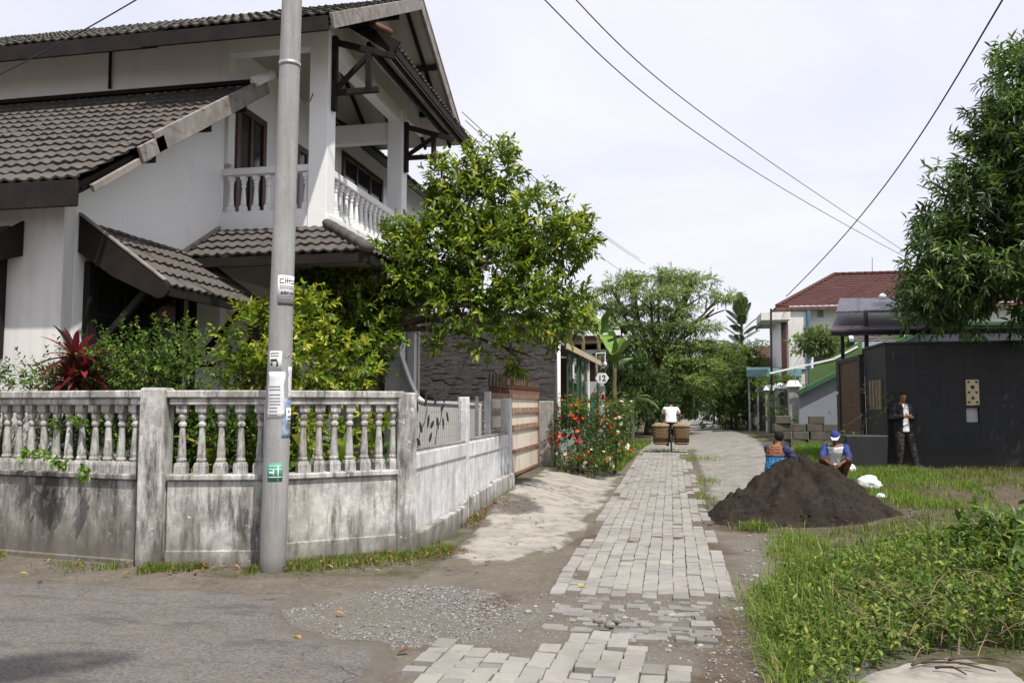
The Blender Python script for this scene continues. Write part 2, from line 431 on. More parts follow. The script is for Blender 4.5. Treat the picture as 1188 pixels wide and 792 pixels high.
def conc_mat(name, a, b, stain, ledge=(.6, .8), spot=None, bs=.4):
    k = Mat(name)
    col = k.mix(k.ramp(k.noise(1.1, 6, .65), .35, .7), a, b)
    col = k.mix(k.math('MULTIPLY', k.ramp(k.noise(3.4, 7, .72), *ledge), .7), col, stain)
    col = k.mix(k.math('MULTIPLY', k.ramp(k.noise(50, 4, .7), .58, .7), .4), col, tuple(x*.6 for x in a))
    nz = k.n('ShaderNodeTexNoise', Vector=k._sc(3.0, None), Scale=1.0, Detail=3)
    ad = k.n('ShaderNodeVectorMath', _operation='ADD'); k.nt.links.new(k.pos, ad.inputs[0]); k.nt.links.new(nz.outputs['Color'], ad.inputs[1])
    cm = k.math('MULTIPLY', k.ramp(k.vor(.6, 'DISTANCE_TO_EDGE', ad.outputs[0]), .003, .012, (1,1,1), (0,0,0)), k.ramp(k.noise(.9, 2), .5, .55))
    col = k.mix(cm, col, (.09,.08,.065))
    eg = k.sep(k.attr('zone').outputs['Vector'])[0]
    ef = k.ramp(k.math('ADD', eg, k.math('MULTIPLY', k.math('SUBTRACT', k.noise(9, 6, .75), .5), .9)), .35, .75)
    col = k.mix(k.math('MULTIPLY', ef, .9), col, k.mix(k.noise(12, 4), (.12,.105,.082), (.075,.068,.045)))
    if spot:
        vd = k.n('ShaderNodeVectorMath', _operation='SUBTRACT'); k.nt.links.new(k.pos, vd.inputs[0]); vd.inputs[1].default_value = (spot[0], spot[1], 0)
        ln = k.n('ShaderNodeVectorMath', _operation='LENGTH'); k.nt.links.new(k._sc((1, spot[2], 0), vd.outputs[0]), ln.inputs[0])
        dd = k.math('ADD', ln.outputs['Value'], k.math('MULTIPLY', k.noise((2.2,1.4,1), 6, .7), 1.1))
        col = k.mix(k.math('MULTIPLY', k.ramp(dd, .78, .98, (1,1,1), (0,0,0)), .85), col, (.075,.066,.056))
    k.bump(k.math('SUBTRACT', k.noise(40, 6, .7), cm), bs, .012)
    return k.fin(col, .9, .2)
def paver_mat():
    k = Mat('concrete_paver'); c = k.attr('col').outputs['Color']
    col = k.mix(k.math('MULTIPLY', k.ramp(k.noise(6, 6, .7), .50, .72), .45), c, (.17,.157,.137))
    col = k.mix(k.math('MULTIPLY', k.ramp(k.noise(1.3, 7, .72), .48, .68), .6), col, (.165,.15,.127))
    col = k.mix(k.math('MULTIPLY', k.ramp(k.noise(70, 4, .7), .56, .72), .35), col, (.16,.15,.135))
    k.bump(k.noise(80, 5, .7), .4, .01)
    return k.fin(col, .9, .2)

def grid_obj(name, xs, ys, zf, mat, keep=None, attr=None):
    X, Y = np.meshgrid(xs, ys); Z = zf(X, Y)
    nx, ny = len(xs), len(ys)
    V = np.stack([X, Y, Z], -1).reshape(-1, 3)
    i = np.arange(nx*ny).reshape(ny, nx)
    q = np.stack([i[:-1,:-1], i[:-1,1:], i[1:,1:], i[1:,:-1]], -1).reshape(-1, 4)
    if keep is not None:
        kp = keep(X, Y).reshape(-1); q = q[kp[q].any(1)]
        used = np.unique(q); mp = np.full(len(V), -1); mp[used] = np.arange(len(used)); V = V[used]; q = mp[q]
    me = bpy.data.meshes.new(name)
    me.vertices.add(len(V)); me.vertices.foreach_set('co', V.reshape(-1).astype(np.float32))
    me.loops.add(q.size); me.loops.foreach_set('vertex_index', q.reshape(-1).astype(np.int32))
    me.polygons.add(len(q)); me.polygons.foreach_set('loop_start', (np.arange(len(q))*4).astype(np.int32)); me.polygons.foreach_set('loop_total', np.full(len(q), 4, np.int32))
    if attr is not None:
        a = me.attributes.new('zone', 'FLOAT_COLOR', 'POINT'); a.data.foreach_set('color', attr(V[:,0], V[:,1]).astype(np.float32).reshape(-1))
    me.materials.append(mat); me.update(calc_edges=True); me.validate(); smooth(me)
    return link(name, me)
PILE_C = (1.66, 12.35)
def zones(x, y):
    w = fbm2(x, y, 1.7, 4, 3.3) - .5
    g = sstep(pip(x, y, GRAVEL) + w*.9, -.2, .15)
    g = np.maximum(g, .55*sstep(y, 4, 5)*(1-sstep(y, 6.9, 7.3))*sstep(x, -1.6, -1.)*(1-sstep(x, .9, 1.2))*sstep(w, -.12, .08))
    g = np.maximum(g, sstep(y, 3.2, 4)*(1-sstep(y, 9.5, 11))*sstep(x + w, .5, .8)*(1-sstep(x + w*1.2, 1.3, 1.8)))
    green = sstep(x + w*1.2 + .55*(1-sstep(y, 7, 10)), 1.2, 1.9)
    green = np.maximum(green, sstep(-x + w, 1.35, 1.7)*sstep(y, 19, 22))
    green = np.maximum(green, .8*sstep(y + .30*np.clip(x + 4, -4, 1.2) - .6*np.clip(x+4, 0, 1.2) + w*.5, 7.0, 7.25)*(x < -2.4)*.9)
    mud = sstep(fbm2(x, y, .8, 4, 9.1) - .5 + .35*np.exp(-((x+1.5)/.25)**2 - ((y-7)/1.)**2), .10, .2)*(1-green)*(x > -2.4)
    mud = np.maximum(mud, sstep(.55*np.exp(-((x-.35)/.28)**2 - ((y-5.7)/1.2)**2) + w*.5, .2, .4)*.9)
    bank = sstep(x + w, 3.6, 4.2)*sstep(y, 13.9, 14.5)*(1-sstep(y, 16, 16.6))
    mud = np.maximum(mud, bank); green = green*(1-bank*.8)
    mud = np.maximum(mud, sstep(w + .25*np.exp(-((x-4.0)/2.)**2 - ((y-12.4)/1.2)**2), .25, .35)*.8)
    mud = np.maximum(mud, .9*sstep(1.75 - np.hypot(x-PILE_C[0], (y-PILE_C[1])*1.1) + w*.6, 0, .35))
    return np.stack([g, green, mud, np.ones_like(g)], -1)
def ground_z(x, y):
    z = Hg(x, y)
    near = (np.abs(x) < 9) & (y > 1) & (y < 22)
    n = (fbm2(x, y, 2.2, 5, .7) - .5)*.035 + (fbm2(x, y, 9., 3, 2.2) - .5)*.022
    rub = sstep(pip(x, y, GRAVEL), -.1, .2)
    z = z + np.where(near, n*(1 + .8*sstep(x, 1., 1.8)), 0) - .012
    z = z + np.where(near, rub*(fbm2(x, y, 13., 2, 5.) - .5)*.03, 0)
    z = z + .018*sstep(.2-np.abs(x+.31)+.62, 0, .1)*sstep(y, 7.0, 7.2)*(1-sstep(y, 29, 31))
    return z
xs = axis([(-500,-60,40), (-60,-10,5), (-10,-6,.25), (-6,5,.05), (5,10,.2), (10,60,5), (60,500,40)])
ys = axis([(-60,-4,8), (-4,3.4,.4), (3.4,14,.05), (14,22,.16), (22,60,1), (60,120,6), (120,700,40)])
g = grid_obj('ground', xs, ys, ground_z, ground_mat(), attr=zones); tag(g, kind='structure')

def sheet(name, poly, h, cell, mat, warp=.18, wsc=1.6, edge=.05, seed=1.0, rough=.006, fade=.3):
    poly = np.array([p[:2] for p in poly], float)
    a, b = poly.min(0)-.3, poly.max(0)+.3
    xs = np.arange(a[0], b[0], cell[0]); ys = np.arange(a[1], b[1], cell[1])
    def sd(X, Y): return pip(X, Y, poly) + (fbm2(X, Y, wsc, 4, seed) - .5)*2*warp + (fbm2(X, Y, 11., 2, seed+4) - .5)*warp*.3
    def zf(X, Y): return Hg(X, Y) - .03 + (h+.03)*sstep(sd(X, Y), -edge*.3, edge) + (fbm2(X, Y, 6., 3, seed+2) - .5)*rough*2
    def ed(x, y):
        e = 1 - sstep(sd(x, y) + (fbm2(x, y, 4., 4, seed+7.)-.5)*fade*1.4, -.02, fade)
        return np.stack([e, e, e, np.ones_like(e)], -1)
    o = grid_obj(name, xs, ys, zf, mat, keep=lambda X, Y: sd(X, Y) > -.05, attr=ed)
    return tag(o, kind='structure')
road_poly = [(-14,7.2), onZ(0,672), onZ(150,682), onZ(290,690), onZ(398,687), onZ(322,706), onZ(335,722), onZ(385,742), onZ(450,746), onZ(462,768), (-1.75,3.6), (-1.9,1), (-14,1)]
sheet('road', road_poly, .022, (.035,.035), asphalt_mat(), .05, 1.5, .035, 2.0, .008)
drive = [onZ(505,655), onZ(545,615,.05), (-2.72,12.2), (-2.75,18.4), onZ(640,548,.2), onZ(700,549,.12), onZ(724,550,.03), onZ(712,578,.03), onZ(688,606,.02), onZ(640,646), onZ(570,655)]
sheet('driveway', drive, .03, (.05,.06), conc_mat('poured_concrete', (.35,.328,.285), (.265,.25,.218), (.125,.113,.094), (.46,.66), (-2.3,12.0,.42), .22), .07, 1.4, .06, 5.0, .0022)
lane2 = [(.42,12.9),(1.0,13.6),(1.5,15.5),(2.3,20),(2.95,28),(3.3,36),(3.0,60),(2.2,95),(-.7,95),(-1.1,60),(-1.25,30),(.45,29.5)]
sheet('lane', lane2, .02, (.09,.14), conc_mat('old_lane_concrete', (.265,.25,.225), (.20,.19,.17), (.105,.097,.082), (.44,.64)), .10, .9, .07, 8.0, .01)

# the paver strip: blocks of cast concrete, many sunk or chipped
def pavers():
    V, C = [], []
    bw, bl = .128, .215
    def block(x, y, w, l, z, tone):
        t = RG.normal(0, .0035, 2)
        ch = .0035
        gx_, gy_ = RG.uniform(.0008,.0042,2); x0, x1, y0, y1 = x+gx_, x+w-gx_, y+gy_, y+l-gy_
        j = RG.normal(0, .003, (4, 2))
        zt = z + np.array([-t[0]-t[1], t[0]-t[1], t[0]+t[1], -t[0]+t[1]])*.5
        cs = [(x0,y0),(x1,y0),(x1,y1),(x0,y1)]
        sg = [(1,1),(-1,1),(-1,-1),(1,-1)]
        lo = [(c[0]+j[i,0], c[1]+j[i,1], z-.09) for i, c in enumerate(cs)]
        mi = [(c[0]+j[i,0], c[1]+j[i,1], zt[i]-ch) for i, c in enumerate(cs)]
        to = [(c[0]+j[i,0]+sg[i][0]*ch, c[1]+j[i,1]+sg[i][1]*ch, zt[i]) for i, c in enumerate(cs)]
        V.append(lo+mi+to); C.append(tone)
    def tone(): return np.array((.275,.262,.24))*(1+RG.normal(0,.045))*(.75 if RG.random() < .06 else 1)*np.array([1,1+RG.normal(0,.01),1+RG.normal(0,.02)])
    cols = 12
    for y_ in np.arange(7.05, 31, bl):                       # the main strip
        for i in range(cols):
            x0 = -1.08 + i*bw; y = y_ + (bl/2 if i % 2 else 0)
            wob = (fbm2(np.array([x0]), np.array([y]), .6, 3, 4.)[0]-.5)*.05 - .006*(y-7)
            if y < 7.1 and i in (9, 10, 11): continue
            if i >= 10 and fbm2(np.array([x0]), np.array([y]), 1.6, 3, 1.)[0] > (.54 if i == 11 else .64): continue
            if i == 0 and fbm2(np.array([x0]), np.array([y]), 1.4, 3, 6.)[0] > .60: continue
            if RG.random() < .006: continue
            z = .022 + (fbm2(np.array([x0]), np.array([y]), .9, 3, 7.)[0]-.5)*.035 + RG.normal(0,.0022) - (.012 if RG.random() < .05 else 0)
            r = RG.random()
            if r < .18 and i < cols-1:
                block(x0+wob, y, bw, bl*.5, z, tone()); block(x0+wob, y+bl*.5, bw, bl*.5, z+RG.normal(0,.003), tone())
            else: block(x0+wob, y, bw, bl, z, tone())
    near = np.array([q[:2] for q in (onZ(462,800), onZ(480,770), onZ(520,745), onZ(560,752), onZ(610,752), onZ(640,738), onZ(700,732), onZ(745,758), onZ(800,770), onZ(850,800), (.2,3.2), (-1.6,3.2))])
    nw, nl_ = .140, .205
    for i in range(18):                                       # the patch at the photographer's feet
        x0 = -2.05 + i*nw + RG.normal(0,.003); y_ = 3.2 + RG.uniform(0, nl_)
        while y_ < 6.3:
            l_ = nl_ if RG.random() < .6 else nl_/2
            sd = pip(np.array([x0+nw/2]), np.array([y_+l_/2]), near)[0] + (fbm2(np.array([x0]), np.array([y_]), 3., 2, 8.)[0]-.5)*.35
            if sd > 0 and not (sd < .15 and RG.random() < .35) and RG.random() > .035:
                block(x0+.05*(y_-5), y_, nw, l_, .013+RG.normal(0,.0025) + (fbm2(np.array([x0]), np.array([y_]), 1.3, 2, 2.)[0]-.5)*.014, tone())
            y_ += l_
    for _ in range(95):                                       # broken, sunk pavers between the two
        x, y = RG.uniform(-1.0, .15), RG.uniform(5.75, 7.0)
        s_ = RG.uniform(.45, 1.0)
        block(x, y, bl*s_*RG.uniform(.5,1), bw*s_, -.002+RG.uniform(-.014,.008), tone()*RG.uniform(.6,.9))
    F = [(0,1,5,4),(1,2,6,5),(2,3,7,6),(3,0,4,7),(4,5,9,8),(5,6,10,9),(6,7,11,10),(7,4,8,11),(8,9,10,11)]
    o = tmpl_mesh('paving', np.array(V, float), F, paver_mat(), np.array(C), None, None)
    tag(o, kind='structure')
pavers()

# loose stones
ICO = [(0,0,-1),(.72,-.53,-.45),(-.28,-.85,-.45),(-.89,0,-.45),(-.28,.85,-.45),(.72,.53,-.45),(.28,-.85,.45),(-.72,-.53,.45),(-.72,.53,.45),(.28,.85,.45),(.89,0,.45),(0,0,1)]
ICF = [(0,1,2),(1,0,5),(0,2,3),(0,3,4),(0,4,5),(1,5,10),(2,1,6),(3,2,7),(4,3,8),(5,4,9),(1,10,6),(2,6,7),(3,7,8),(4,8,9),(5,9,10),(6,10,11),(7,6,11),(8,7,11),(9,8,11),(10,9,11)]
def stones(n, pts, smin, smax, cols, name, mat, sink=.3, flat=.6, zbase=None):
    V0 = np.array(ICO)
    s_ = smin*(smax/smin)**RG.random(n)**1.6 if False else smin + (smax-smin)*RG.random(n)**3
    sc = s_[:, None]*np.stack([RG.uniform(.7,1.3,n), RG.uniform(.7,1.3,n), RG.uniform(.5,.9,n)*flat/.7], -1)
    V = V0[None]*(1 + RG.normal(0, .16, (n, 12, 1)))*sc[:, None, :]
    a = RG.uniform(0, 6.28, n); c, s = np.cos(a)[:, None], np.sin(a)[:, None]
    V = np.stack([V[...,0]*c - V[...,1]*s, V[...,0]*s + V[...,1]*c, V[...,2]], -1)
    z = (ground_z(pts[:,0], pts[:,1]) if zbase is None else zbase) + s_*sink
    V = V + np.concatenate([pts, z[:, None]], 1)[:, None, :]
    return tmpl_mesh(name, V, ICF, mat, cols, None, None)
def scatter(poly, n, dens=None):
    poly = np.array([p[:2] for p in poly]); a, b = poly.min(0), poly.max(0); out = []
    while sum(map(len, out)) < n:
        p = RG.uniform(a, b, (n*3, 2)); p = p[pip(p[:,0], p[:,1], poly) > 0]
        if dens is not None: p = p[RG.random(len(p)) < dens(p[:,0], p[:,1])]
        out.append(p)
    return np.concatenate(out)[:n]
ks = Mat('stone_chips'); ks.fin(ks.attr('col').outputs['Color'], .9, .2); ks.bump(ks.noise(90, 3), .4, .01)
p = np.concatenate([scatter(GRAVEL, 6200, lambda x, y: np.clip(1.8*fbm2(x, y, 1.5, 3, 3.)-.35, 0.05, 1)), scatter([(-1.5,5.4),(1.1,5.4),(1.25,7.2),(-1.2,7.4)], 1500), scatter([(.2,4.2),(.7,4.2),(.75,6.8),(.1,6)], 1100)])
c = np.clip(RG.normal(.20, .065, (len(p), 1)), .07, .5)*np.array([1, .965, .91])
tag(stones(len(p), p, .0025, .0125, c, 'gravel', ks.m, .2), 'loose grey gravel and stone chips in the broken patch', 'gravel', kind='stuff')
p = np.concatenate([scatter([(-1.3,5.7),(1.0,5.6),(1.25,7.4),(.4,7.1),(-1.1,6.9)], 90), scatter([(.5,7),(.95,7),(1.35,11),(.8,11)], 110), scatter([(1.4,8),(3.2,8.4),(3.4,11),(1.8,10.6)], 60)])
c = np.clip(RG.normal(.24, .08, (len(p), 1)), .1, .5)*np.array([1, .96, .9])
tag(stones(len(p), p, .006, .042, c, 'rubble', ks.m, .1, .4), 'broken paver lumps and rubble beside the paved strip', 'rubble', kind='stuff')
# ------------------------------------------------------------------ roofs
def tile_roof(name, O, u, v, U, L, mat, parent, period=.17, course=.33, amp=.030, step=.036, clips=(), res=6, jit=.007):
    O, u, v = Vector(O), Vector(u).normalized(), Vector(v).normalized()
    n = u.cross(v)
    if n.z < 0: n = -n
    nu = max(2, int(U/period*res)); us = np.linspace(0, U, nu+1)
    prof = amp*(.5+.5*np.cos(us/period*2*math.pi))**1.3
    rows = []
    nc = max(1, int(math.ceil(L/course)))
    for j in range(nc):
        v0, v1 = j*course, min(L, (j+1)*course)
        jt = RG.normal(0, jit, nu//res+2)[(np.arange(nu+1)//res)]
        rows.append((v0 - .5*jt - .01, prof + step + jt*.8)); rows.append((np.full(nu+1, v1), prof*.9 + jt*.3))
    vs = []
    for vv, off in rows:
        vv = np.broadcast_to(vv, us.shape)
        for a, b, c in zip(us, vv, off): vs.append(O + u*float(a) + v*float(b) + n*float(c))
    m = nu+1; fs = []
    for r_ in range(len(rows)-1):
        for i in range(nu): fs.append((r_*m+i, r_*m+i+1, (r_+1)*m+i+1, (r_+1)*m+i))
    # front lip
    k = len(vs)
    for i in range(m): vs.append(vs[i] - n*.03)
    for i in range(nu): fs.append((i, k+i, k+i+1, i+1))
    mb = MB().add(vs, fs)
    me = bpy.data.meshes.new(name); me.from_pydata([tuple(x) for x in mb.v], [], mb.f); me.materials.append(mat)
    if clips:
        bm = bmesh.new(); bm.from_mesh(me)
        for co_, no in clips:
            bmesh.ops.bisect_plane(bm, geom=bm.verts[:]+bm.edges[:]+bm.faces[:], plane_co=co_, plane_no=no, clear_outer=True)
        bm.to_mesh(me); bm.free()
    smooth(me, False); me.update()
    return link(name, me, parent)
def slab_under(O, u, v, U, L, t, gap, mb):
    O, u, v = Vector(O), Vector(u).normalized(), Vector(v).normalized(); n = u.cross(v)
    if n.z < 0: n = -n
    p = [O, O+u*U, O+u*U+v*L, O+v*L]; p = [q - n*gap for q in p]
    mb.prism(p, -n*t); return mb
def ridge_tiles(name, p, q, r_, mat, parent, seg=.34):
    p, q = Vector(p), Vector(q); L = (q-p).length; d = (q-p)/L; mb = MB(); k = max(1, round(L/seg))
    for i in range(k):
        a, b = p + d*(i*L/k - .02), p + d*((i+1)*L/k)
        mb.tube([a, b], [r_*1.0, r_*.86], 10, True, .8)
    return mb.build(name, mat, parent, True)
def baluster_mesh(h, name, mat, w=.105):
    k = h/.7
    prof = [(w/2,0),(w/2,.085),(w/2*.86,.115),(.040,.125),(.050,.135),(.050,.150),(.041,.165),(.0435,.20),(.033,.36),(.027,.46),(.026,.475),(.040,.488),(.041,.510),(.030,.522),(.0275,.535),(.040,.56),(.045,.585),(.034,.605),(w/2*.86,.625),(w/2*.9,.64),(w/2*.9,.70)]
    prof = [(r_, z*k) for r_, z in prof]
    mb = MB().lathe(prof, (0,0,0), 16, {0,1,2,18,19,20})
    me = mb.mesh(name, mat); return me
def place_mesh(name, me, parent, loc, rz=0.0):
    o = bpy.data.objects.new(name, me); COL.objects.link(o); o.parent = parent
    o.location = Vector(loc) - wloc(parent); o.rotation_euler = (0,0,rz); return o

# ------------------------------------------------------------------ the white house
XB, YF, YU, XC, YC2, ZF = -7.35, 8.8, 12.4, -5.62, 16.1, 4.62
H = empty('house', (-9, 13, 0), 'large white two-storey house with dark tiled roofs and a corner balcony behind the balustrade fence', 'house')
def P(name, mb, mat, par=None, bev=.006, sm=False): return mb.build(name, mat, par or H, sm, bev)
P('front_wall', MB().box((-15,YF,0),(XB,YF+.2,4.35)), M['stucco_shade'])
zr = lambda y: 4.18 + (y-8.25)*.648
P('side_wall', MB().prism([(XB-.2,YF+.2,0),(XB-.2,YU+.0,0),(XB-.2,YU,zr(YU)-.16),(XB-.2,YF+.2,zr(YF+.2)-.16)], (.2,0,0)), M['stucco'])
P('upper_wall', MB().box((-16,YU+.003,5.6),(-7.29,YU+.2,8.02)), M['stucco'])
P('inner_wall', MB().box((XB-.2,YU+.2,0),(XB,24,7.75)).box((XB-.2,16.3,7.752),(XB,18.2,8.0)).box((XB-.2,18.2,7.752),(XB,19.2,7.95)), M['stucco'])
P('drain_pipe', MB().tube([(-7.25,18.35,7.75),(-7.25,18.35,8.15),(-7.25,18.5,8.25),(-7.25,18.5,8.7)], .05, 10), M['white'], None, 0, True)
P('drain_pipe', MB().tube([onY(129,33,YU-.04),onY(127,103,YU-.04)], .025, 8), M['darkwood'], None, 0, True)
# lower main roof
ro, ru, rv = (-15.0, 8.25, 4.18), (1,0,0), (0, 4.15, 2.69)
rl = math.hypot(4.15, 2.69)
RF = tile_roof('roof', ro, ru, rv, 8.32, rl, M['tile'], H)
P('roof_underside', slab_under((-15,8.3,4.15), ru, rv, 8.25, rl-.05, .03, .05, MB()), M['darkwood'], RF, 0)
P('fascia', MB().box((-15.0,8.22,3.86),(-6.72,8.26,4.17)), M['darkwood'], RF)
k = Vector(rv).normalized()
def onroof(y, dz=0, x=-6.66): return Vector((x, y, zr(y)+dz))
P('flashing', MB().bar((-15,12.36,6.93),(-6.62,12.36,6.93),.10,.07), M['darkwood'], RF)
for y0, y1, dz in ((9.55,12.5,-.02),(9.25,9.75,-.07)):
    mb = MB()
    mb.bar(onroof(y0,dz), onroof(y1,dz), .045, .27 if y0 > 9.5 else .2, (0,-.54,.84))
    P('barge_board', mb, M['greywood'], RF)
P('rafter', MB().bar(onroof(8.3,-.13,-6.80), onroof(12.35,-.13,-6.80), .07,.12,(0,-.54,.84)), M['darkwood'], RF)
P('rafter', MB().bar(onroof(8.45,-.19,-6.70), onroof(9.5,-.17,-6.70), .05,.09,(0,-.54,.84)), M['greywood'], RF)
for y in (9.6, 10.9, 11.9): P('purlin', MB().bar((-7.34,y,zr(y)-.24),(-6.70,y,zr(y)-.24),.08,.10), M['darkwood'], RF)
P('ridge_tile', MB().tube([(-6.64,12.05,6.80),(-6.58,12.5,7.10)], [.085,.075], 10), M['stucco'], RF, 0, True)
# dark windows and doors
def window(name, par, X=None, Y=None, a=0, b=1, z0=0, z1=1, frame=.09, mull=1, mat='darkwood', out=.05, transom=None):
    f_, g_ = MB(), MB()
    def bx(mb, p0, p1, z_0, z_1, d0, d1):
        if X is not None: mb.box((X+d0, p0, z_0), (X+d1, p1, z_1))
        else: mb.box((p0, Y-d1, z_0), (p1, Y-d0, z_1))
    bx(f_, a, a+frame, z0, z1, .002, out); bx(f_, b-frame, b, z0, z1, .002, out)
    bx(f_, a+frame, b-frame, z1-frame, z1, .002, out); bx(f_, a+frame, b-frame, z0, z0+frame, .002, out)
    for i in range(mull):
        c = a + (b-a)*(i+1)/(mull+1); bx(f_, c-frame*.35, c+frame*.35, z0+frame, z1-frame, .002, out-.01)
    if transom: bx(f_, a+frame, b-frame, transom-.03, transom+.03, .002, out-.014)
    w = f_.build(name, M[mat], par, False, .005)
    bx(g_, a+frame, b-frame, z0+frame, z1-frame, .003, .012); g_.build('pane', M['glass'], w)
    return w
window('window', H, X=XB, a=9.3, b=11.3, z0=1.05, z1=3.35, frame=.11, mull=2, transom=2.75)
window('window', H, Y=YF, a=onY(-60,300,YF)[0], b=onY(9,300,YF)[0], z0=2.15, z1=3.45, frame=.12, mull=1)
window('balcony_door', H, X=XB, a=12.72, b=13.75, z0=ZF, z1=6.75, frame=.12, mull=1, mat='brownwood')
window('balcony_door', H, X=XB, a=15.0, b=15.95, z0=ZF, z1=6.75, frame=.12, mull=1, mat='brownwood')
window('window', H, X=XB, a=17.3, b=19.9, z0=5.3, z1=7.3, frame=.12, mull=2, mat='brownwood')
window('porch_door', H, X=XB, a=13.3, b=15.2, z0=.3, z1=3.0, frame=.12, mull=1, mat='brownwood')
# window awnings
def awning(y0, y1):
    A = tile_roof('awning', (-6.14,y1,3.04), (0,-1,0), (-1.21,0,.86), y1-y0, math.hypot(1.21,.86), M['tile'], H)
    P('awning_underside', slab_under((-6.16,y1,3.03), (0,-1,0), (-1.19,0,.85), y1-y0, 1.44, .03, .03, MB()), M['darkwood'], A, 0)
    for y in (y0-.05, y1):
        mb = MB()
        pr = [(XB,y,3.96),(XB,y,3.50),(-6.85,y,3.17)]
        for t in range(7):
            an = math.pi*(-.75+t*.14); pr.append((-6.20+.10*math.cos(an)*1.3, y, 3.0+.12*math.sin(an)))
        pr.append((-6.10,y,3.08))
        mb.prism(pr, (0,.05,0))
        P('barge_board', mb, M['darkwood'], A)
    P('ridge_cap', MB().bar((-6.12,y0-.025,3.105),(XB,y0-.025,3.99),.07,.03,(.59,0,.8)), M['greywood'], A)
    for y in (y0+.12, y1-.12):
        mb = MB(); mb.box((XB+.002,y-.05,1.5),(XB+.09,y+.05,3.4)); mb.bar((XB+.05,y,2.15),(-6.45,y,3.05),.07,.08); mb.bar((XB+.05,y,2.2),(-6.9,y,2.2),.07,.08)
        P('bracket', mb, M['darkwood'], A)
    P('fascia', MB().box((-6.16,y0+.01,2.92),(-6.125,y1-.01,3.045)), M['darkwood'], A)
awning(9.1, 11.65)
xr = onY(29,258,YF)[0]
A2 = tile_roof('awning', (xr-2.4,8.15,3.36), (1,0,0), (0,.65,.42), 2.35, .77, M['tile'], H)
P('barge_board', MB().prism([(xr-.05,8.795,3.86),(xr-.05,8.795,3.42),(xr-.05,8.2,3.22),(xr-.05,8.1,3.30),(xr-.05,8.1,3.40)], (.05,0,0)), M['darkwood'], A2)
P('bracket', MB().box((xr-.32,YF-.1,2.2),(xr-.22,YF-.002,3.4)).bar((xr-.27,YF-.06,2.45),(xr-.27,8.2,3.2),.07,.08), M['darkwood'], A2)
P('fascia', MB().box((xr-2.4,8.12,3.22),(xr-.051,8.16,3.35)), M['darkwood'], A2)
# balcony
P('balcony_floor', MB().box((XB+.002,YU-.12,4.40),(-5.42,YC2+.22,ZF)), M['stucco'])
for y in (YU, YC2): P('column', MB().box((XC-.16,y-.14,0),(XC+.16,y+.18,7.66)), M['stucco'])
P('beam', MB().box((-7.28,YU-.10,7.42),(XC-.162,YU+.12,7.72)), M['stucco'])
P('beam', MB().box((XC-.11,YU+.183,7.40),(XC+.11,YC2-.143,7.70)), M['stucco'])
P('beam', MB().box((XB+.003,YC2-.06,7.02),(XC-.162,YC2+.14,7.42)), M['stucco'])
bal = baluster_mesh(.60, 'baluster', M['stucco'], .10)
rail = P('balcony_railing', MB().box((XB+.003,YU-.09,5.36),(XC-.163,YU+.07,5.47)).box((XC-.08,YU+.183,5.36),(XC+.08,YC2-.143,5.47)).box((XB+.004,YU-.07,ZF+.002),(XC-.164,YU+.05,ZF+.13)).box((XC-.06,YU+.184,ZF+.002),(XC+.06,YC2-.144,ZF+.13)), M['stucco'])
for i in range(7): place_mesh('baluster', bal, rail, (-7.20+i*.222, YU-.01, ZF+.13))
for i in range(15): place_mesh('baluster', bal, rail, (XC, YU+.36+i*.232, ZF+.13))
# skirt roof round the balcony
zt, zb, o_ = 4.42, 3.78, 1.12
C0 = Vector((-5.45, YU-.14, zt))                       # hip starts here
pn = Vector((1,1,0)).normalized()
sl_ = math.hypot(o_, zt-zb)
SK = tile_roof('skirt_roof', (XB+.003, YU-.14-o_, zb), (1,0,0), (0,o_,zt-zb), 1.9+o_+.05, sl_, M['tile'], H, clips=[(C0, Vector((1,1,0)))])
SK2 = tile_roof('skirt_roof', (-5.45+o_, 17.6, zb), (0,-1,0), (-o_,0,zt-zb), 17.6-(YU-.14-o_)+.02, sl_, M['tile'], H, clips=[(C0, Vector((-1,-1,0)))])
ridge_tiles('hip_tile', (-5.42+o_,YU-.17-o_,zb+.05), (-5.43,YU-.16,zt+.05), .10, M['tile'], SK)
P('fascia', MB().box((XB+.01,YU-.14-o_-.01,zb-.16),(-5.45+o_,YU-.14-o_+.03,zb-.01)).box((-5.45+o_-.04,YU-.10-o_,zb-.16),(-5.45+o_,17.6,zb-.012)), M['darkwood'], SK)
P('soffit', MB().box((XB+.01,YU-.1-o_,zb-.06),(-5.45+o_-.05,17.6,zb-.03)), M['paintwood'], SK, 0)
P('wall_plate', MB().bar((XB+.03,YU-.16-o_,zb+.03),(XB+.03,YU-.14,zt+.06),.05,.05), M['greywood'], SK)
# the big gable roof above
XV, YA, ZA, YE, ZE, YR, ZR = -4.85, 15.2, 9.57, 11.4, 7.46, 18.6, 7.72
fv, bv = Vector((0,YA-YE,ZA-ZE)), Vector((0,YA-YR,ZA-ZR))
UP = tile_roof('gable_roof', (-17,YE,ZE), (1,0,0), fv, 17+XV, fv.length, M['tile_top'], H)
tile_roof('rear_slope', (XV,YR,ZR), (-1,0,0), bv, 12, bv.length, M['tile_top'], UP)
tile_roof('porch_slope', (-7.95,YE-.42,ZE-.205), (1,0,0), fv, 7.95+XV+.02, .95, M['tile_top'], UP)
P('soffit', slab_under((-17,YE+.05,ZE), (1,0,0), fv, 17+XV-.06, fv.length-.06, .03, .05, MB()), M['paintwood'], UP, 0)
P('soffit', slab_under((XV-.06,YR-.05,ZR), (-1,0,0), bv, 12, bv.length-.06, .03, .05, MB()), M['paintwood'], UP, 0)
P('fascia', MB().box((-17,YE-.03,ZE-.26),(-7.96,YE+.012,ZE-.01)).box((-7.95,YE-.45,ZE-.45),(XV-.05,YE-.41,ZE-.225)), M['darkwood'], UP)
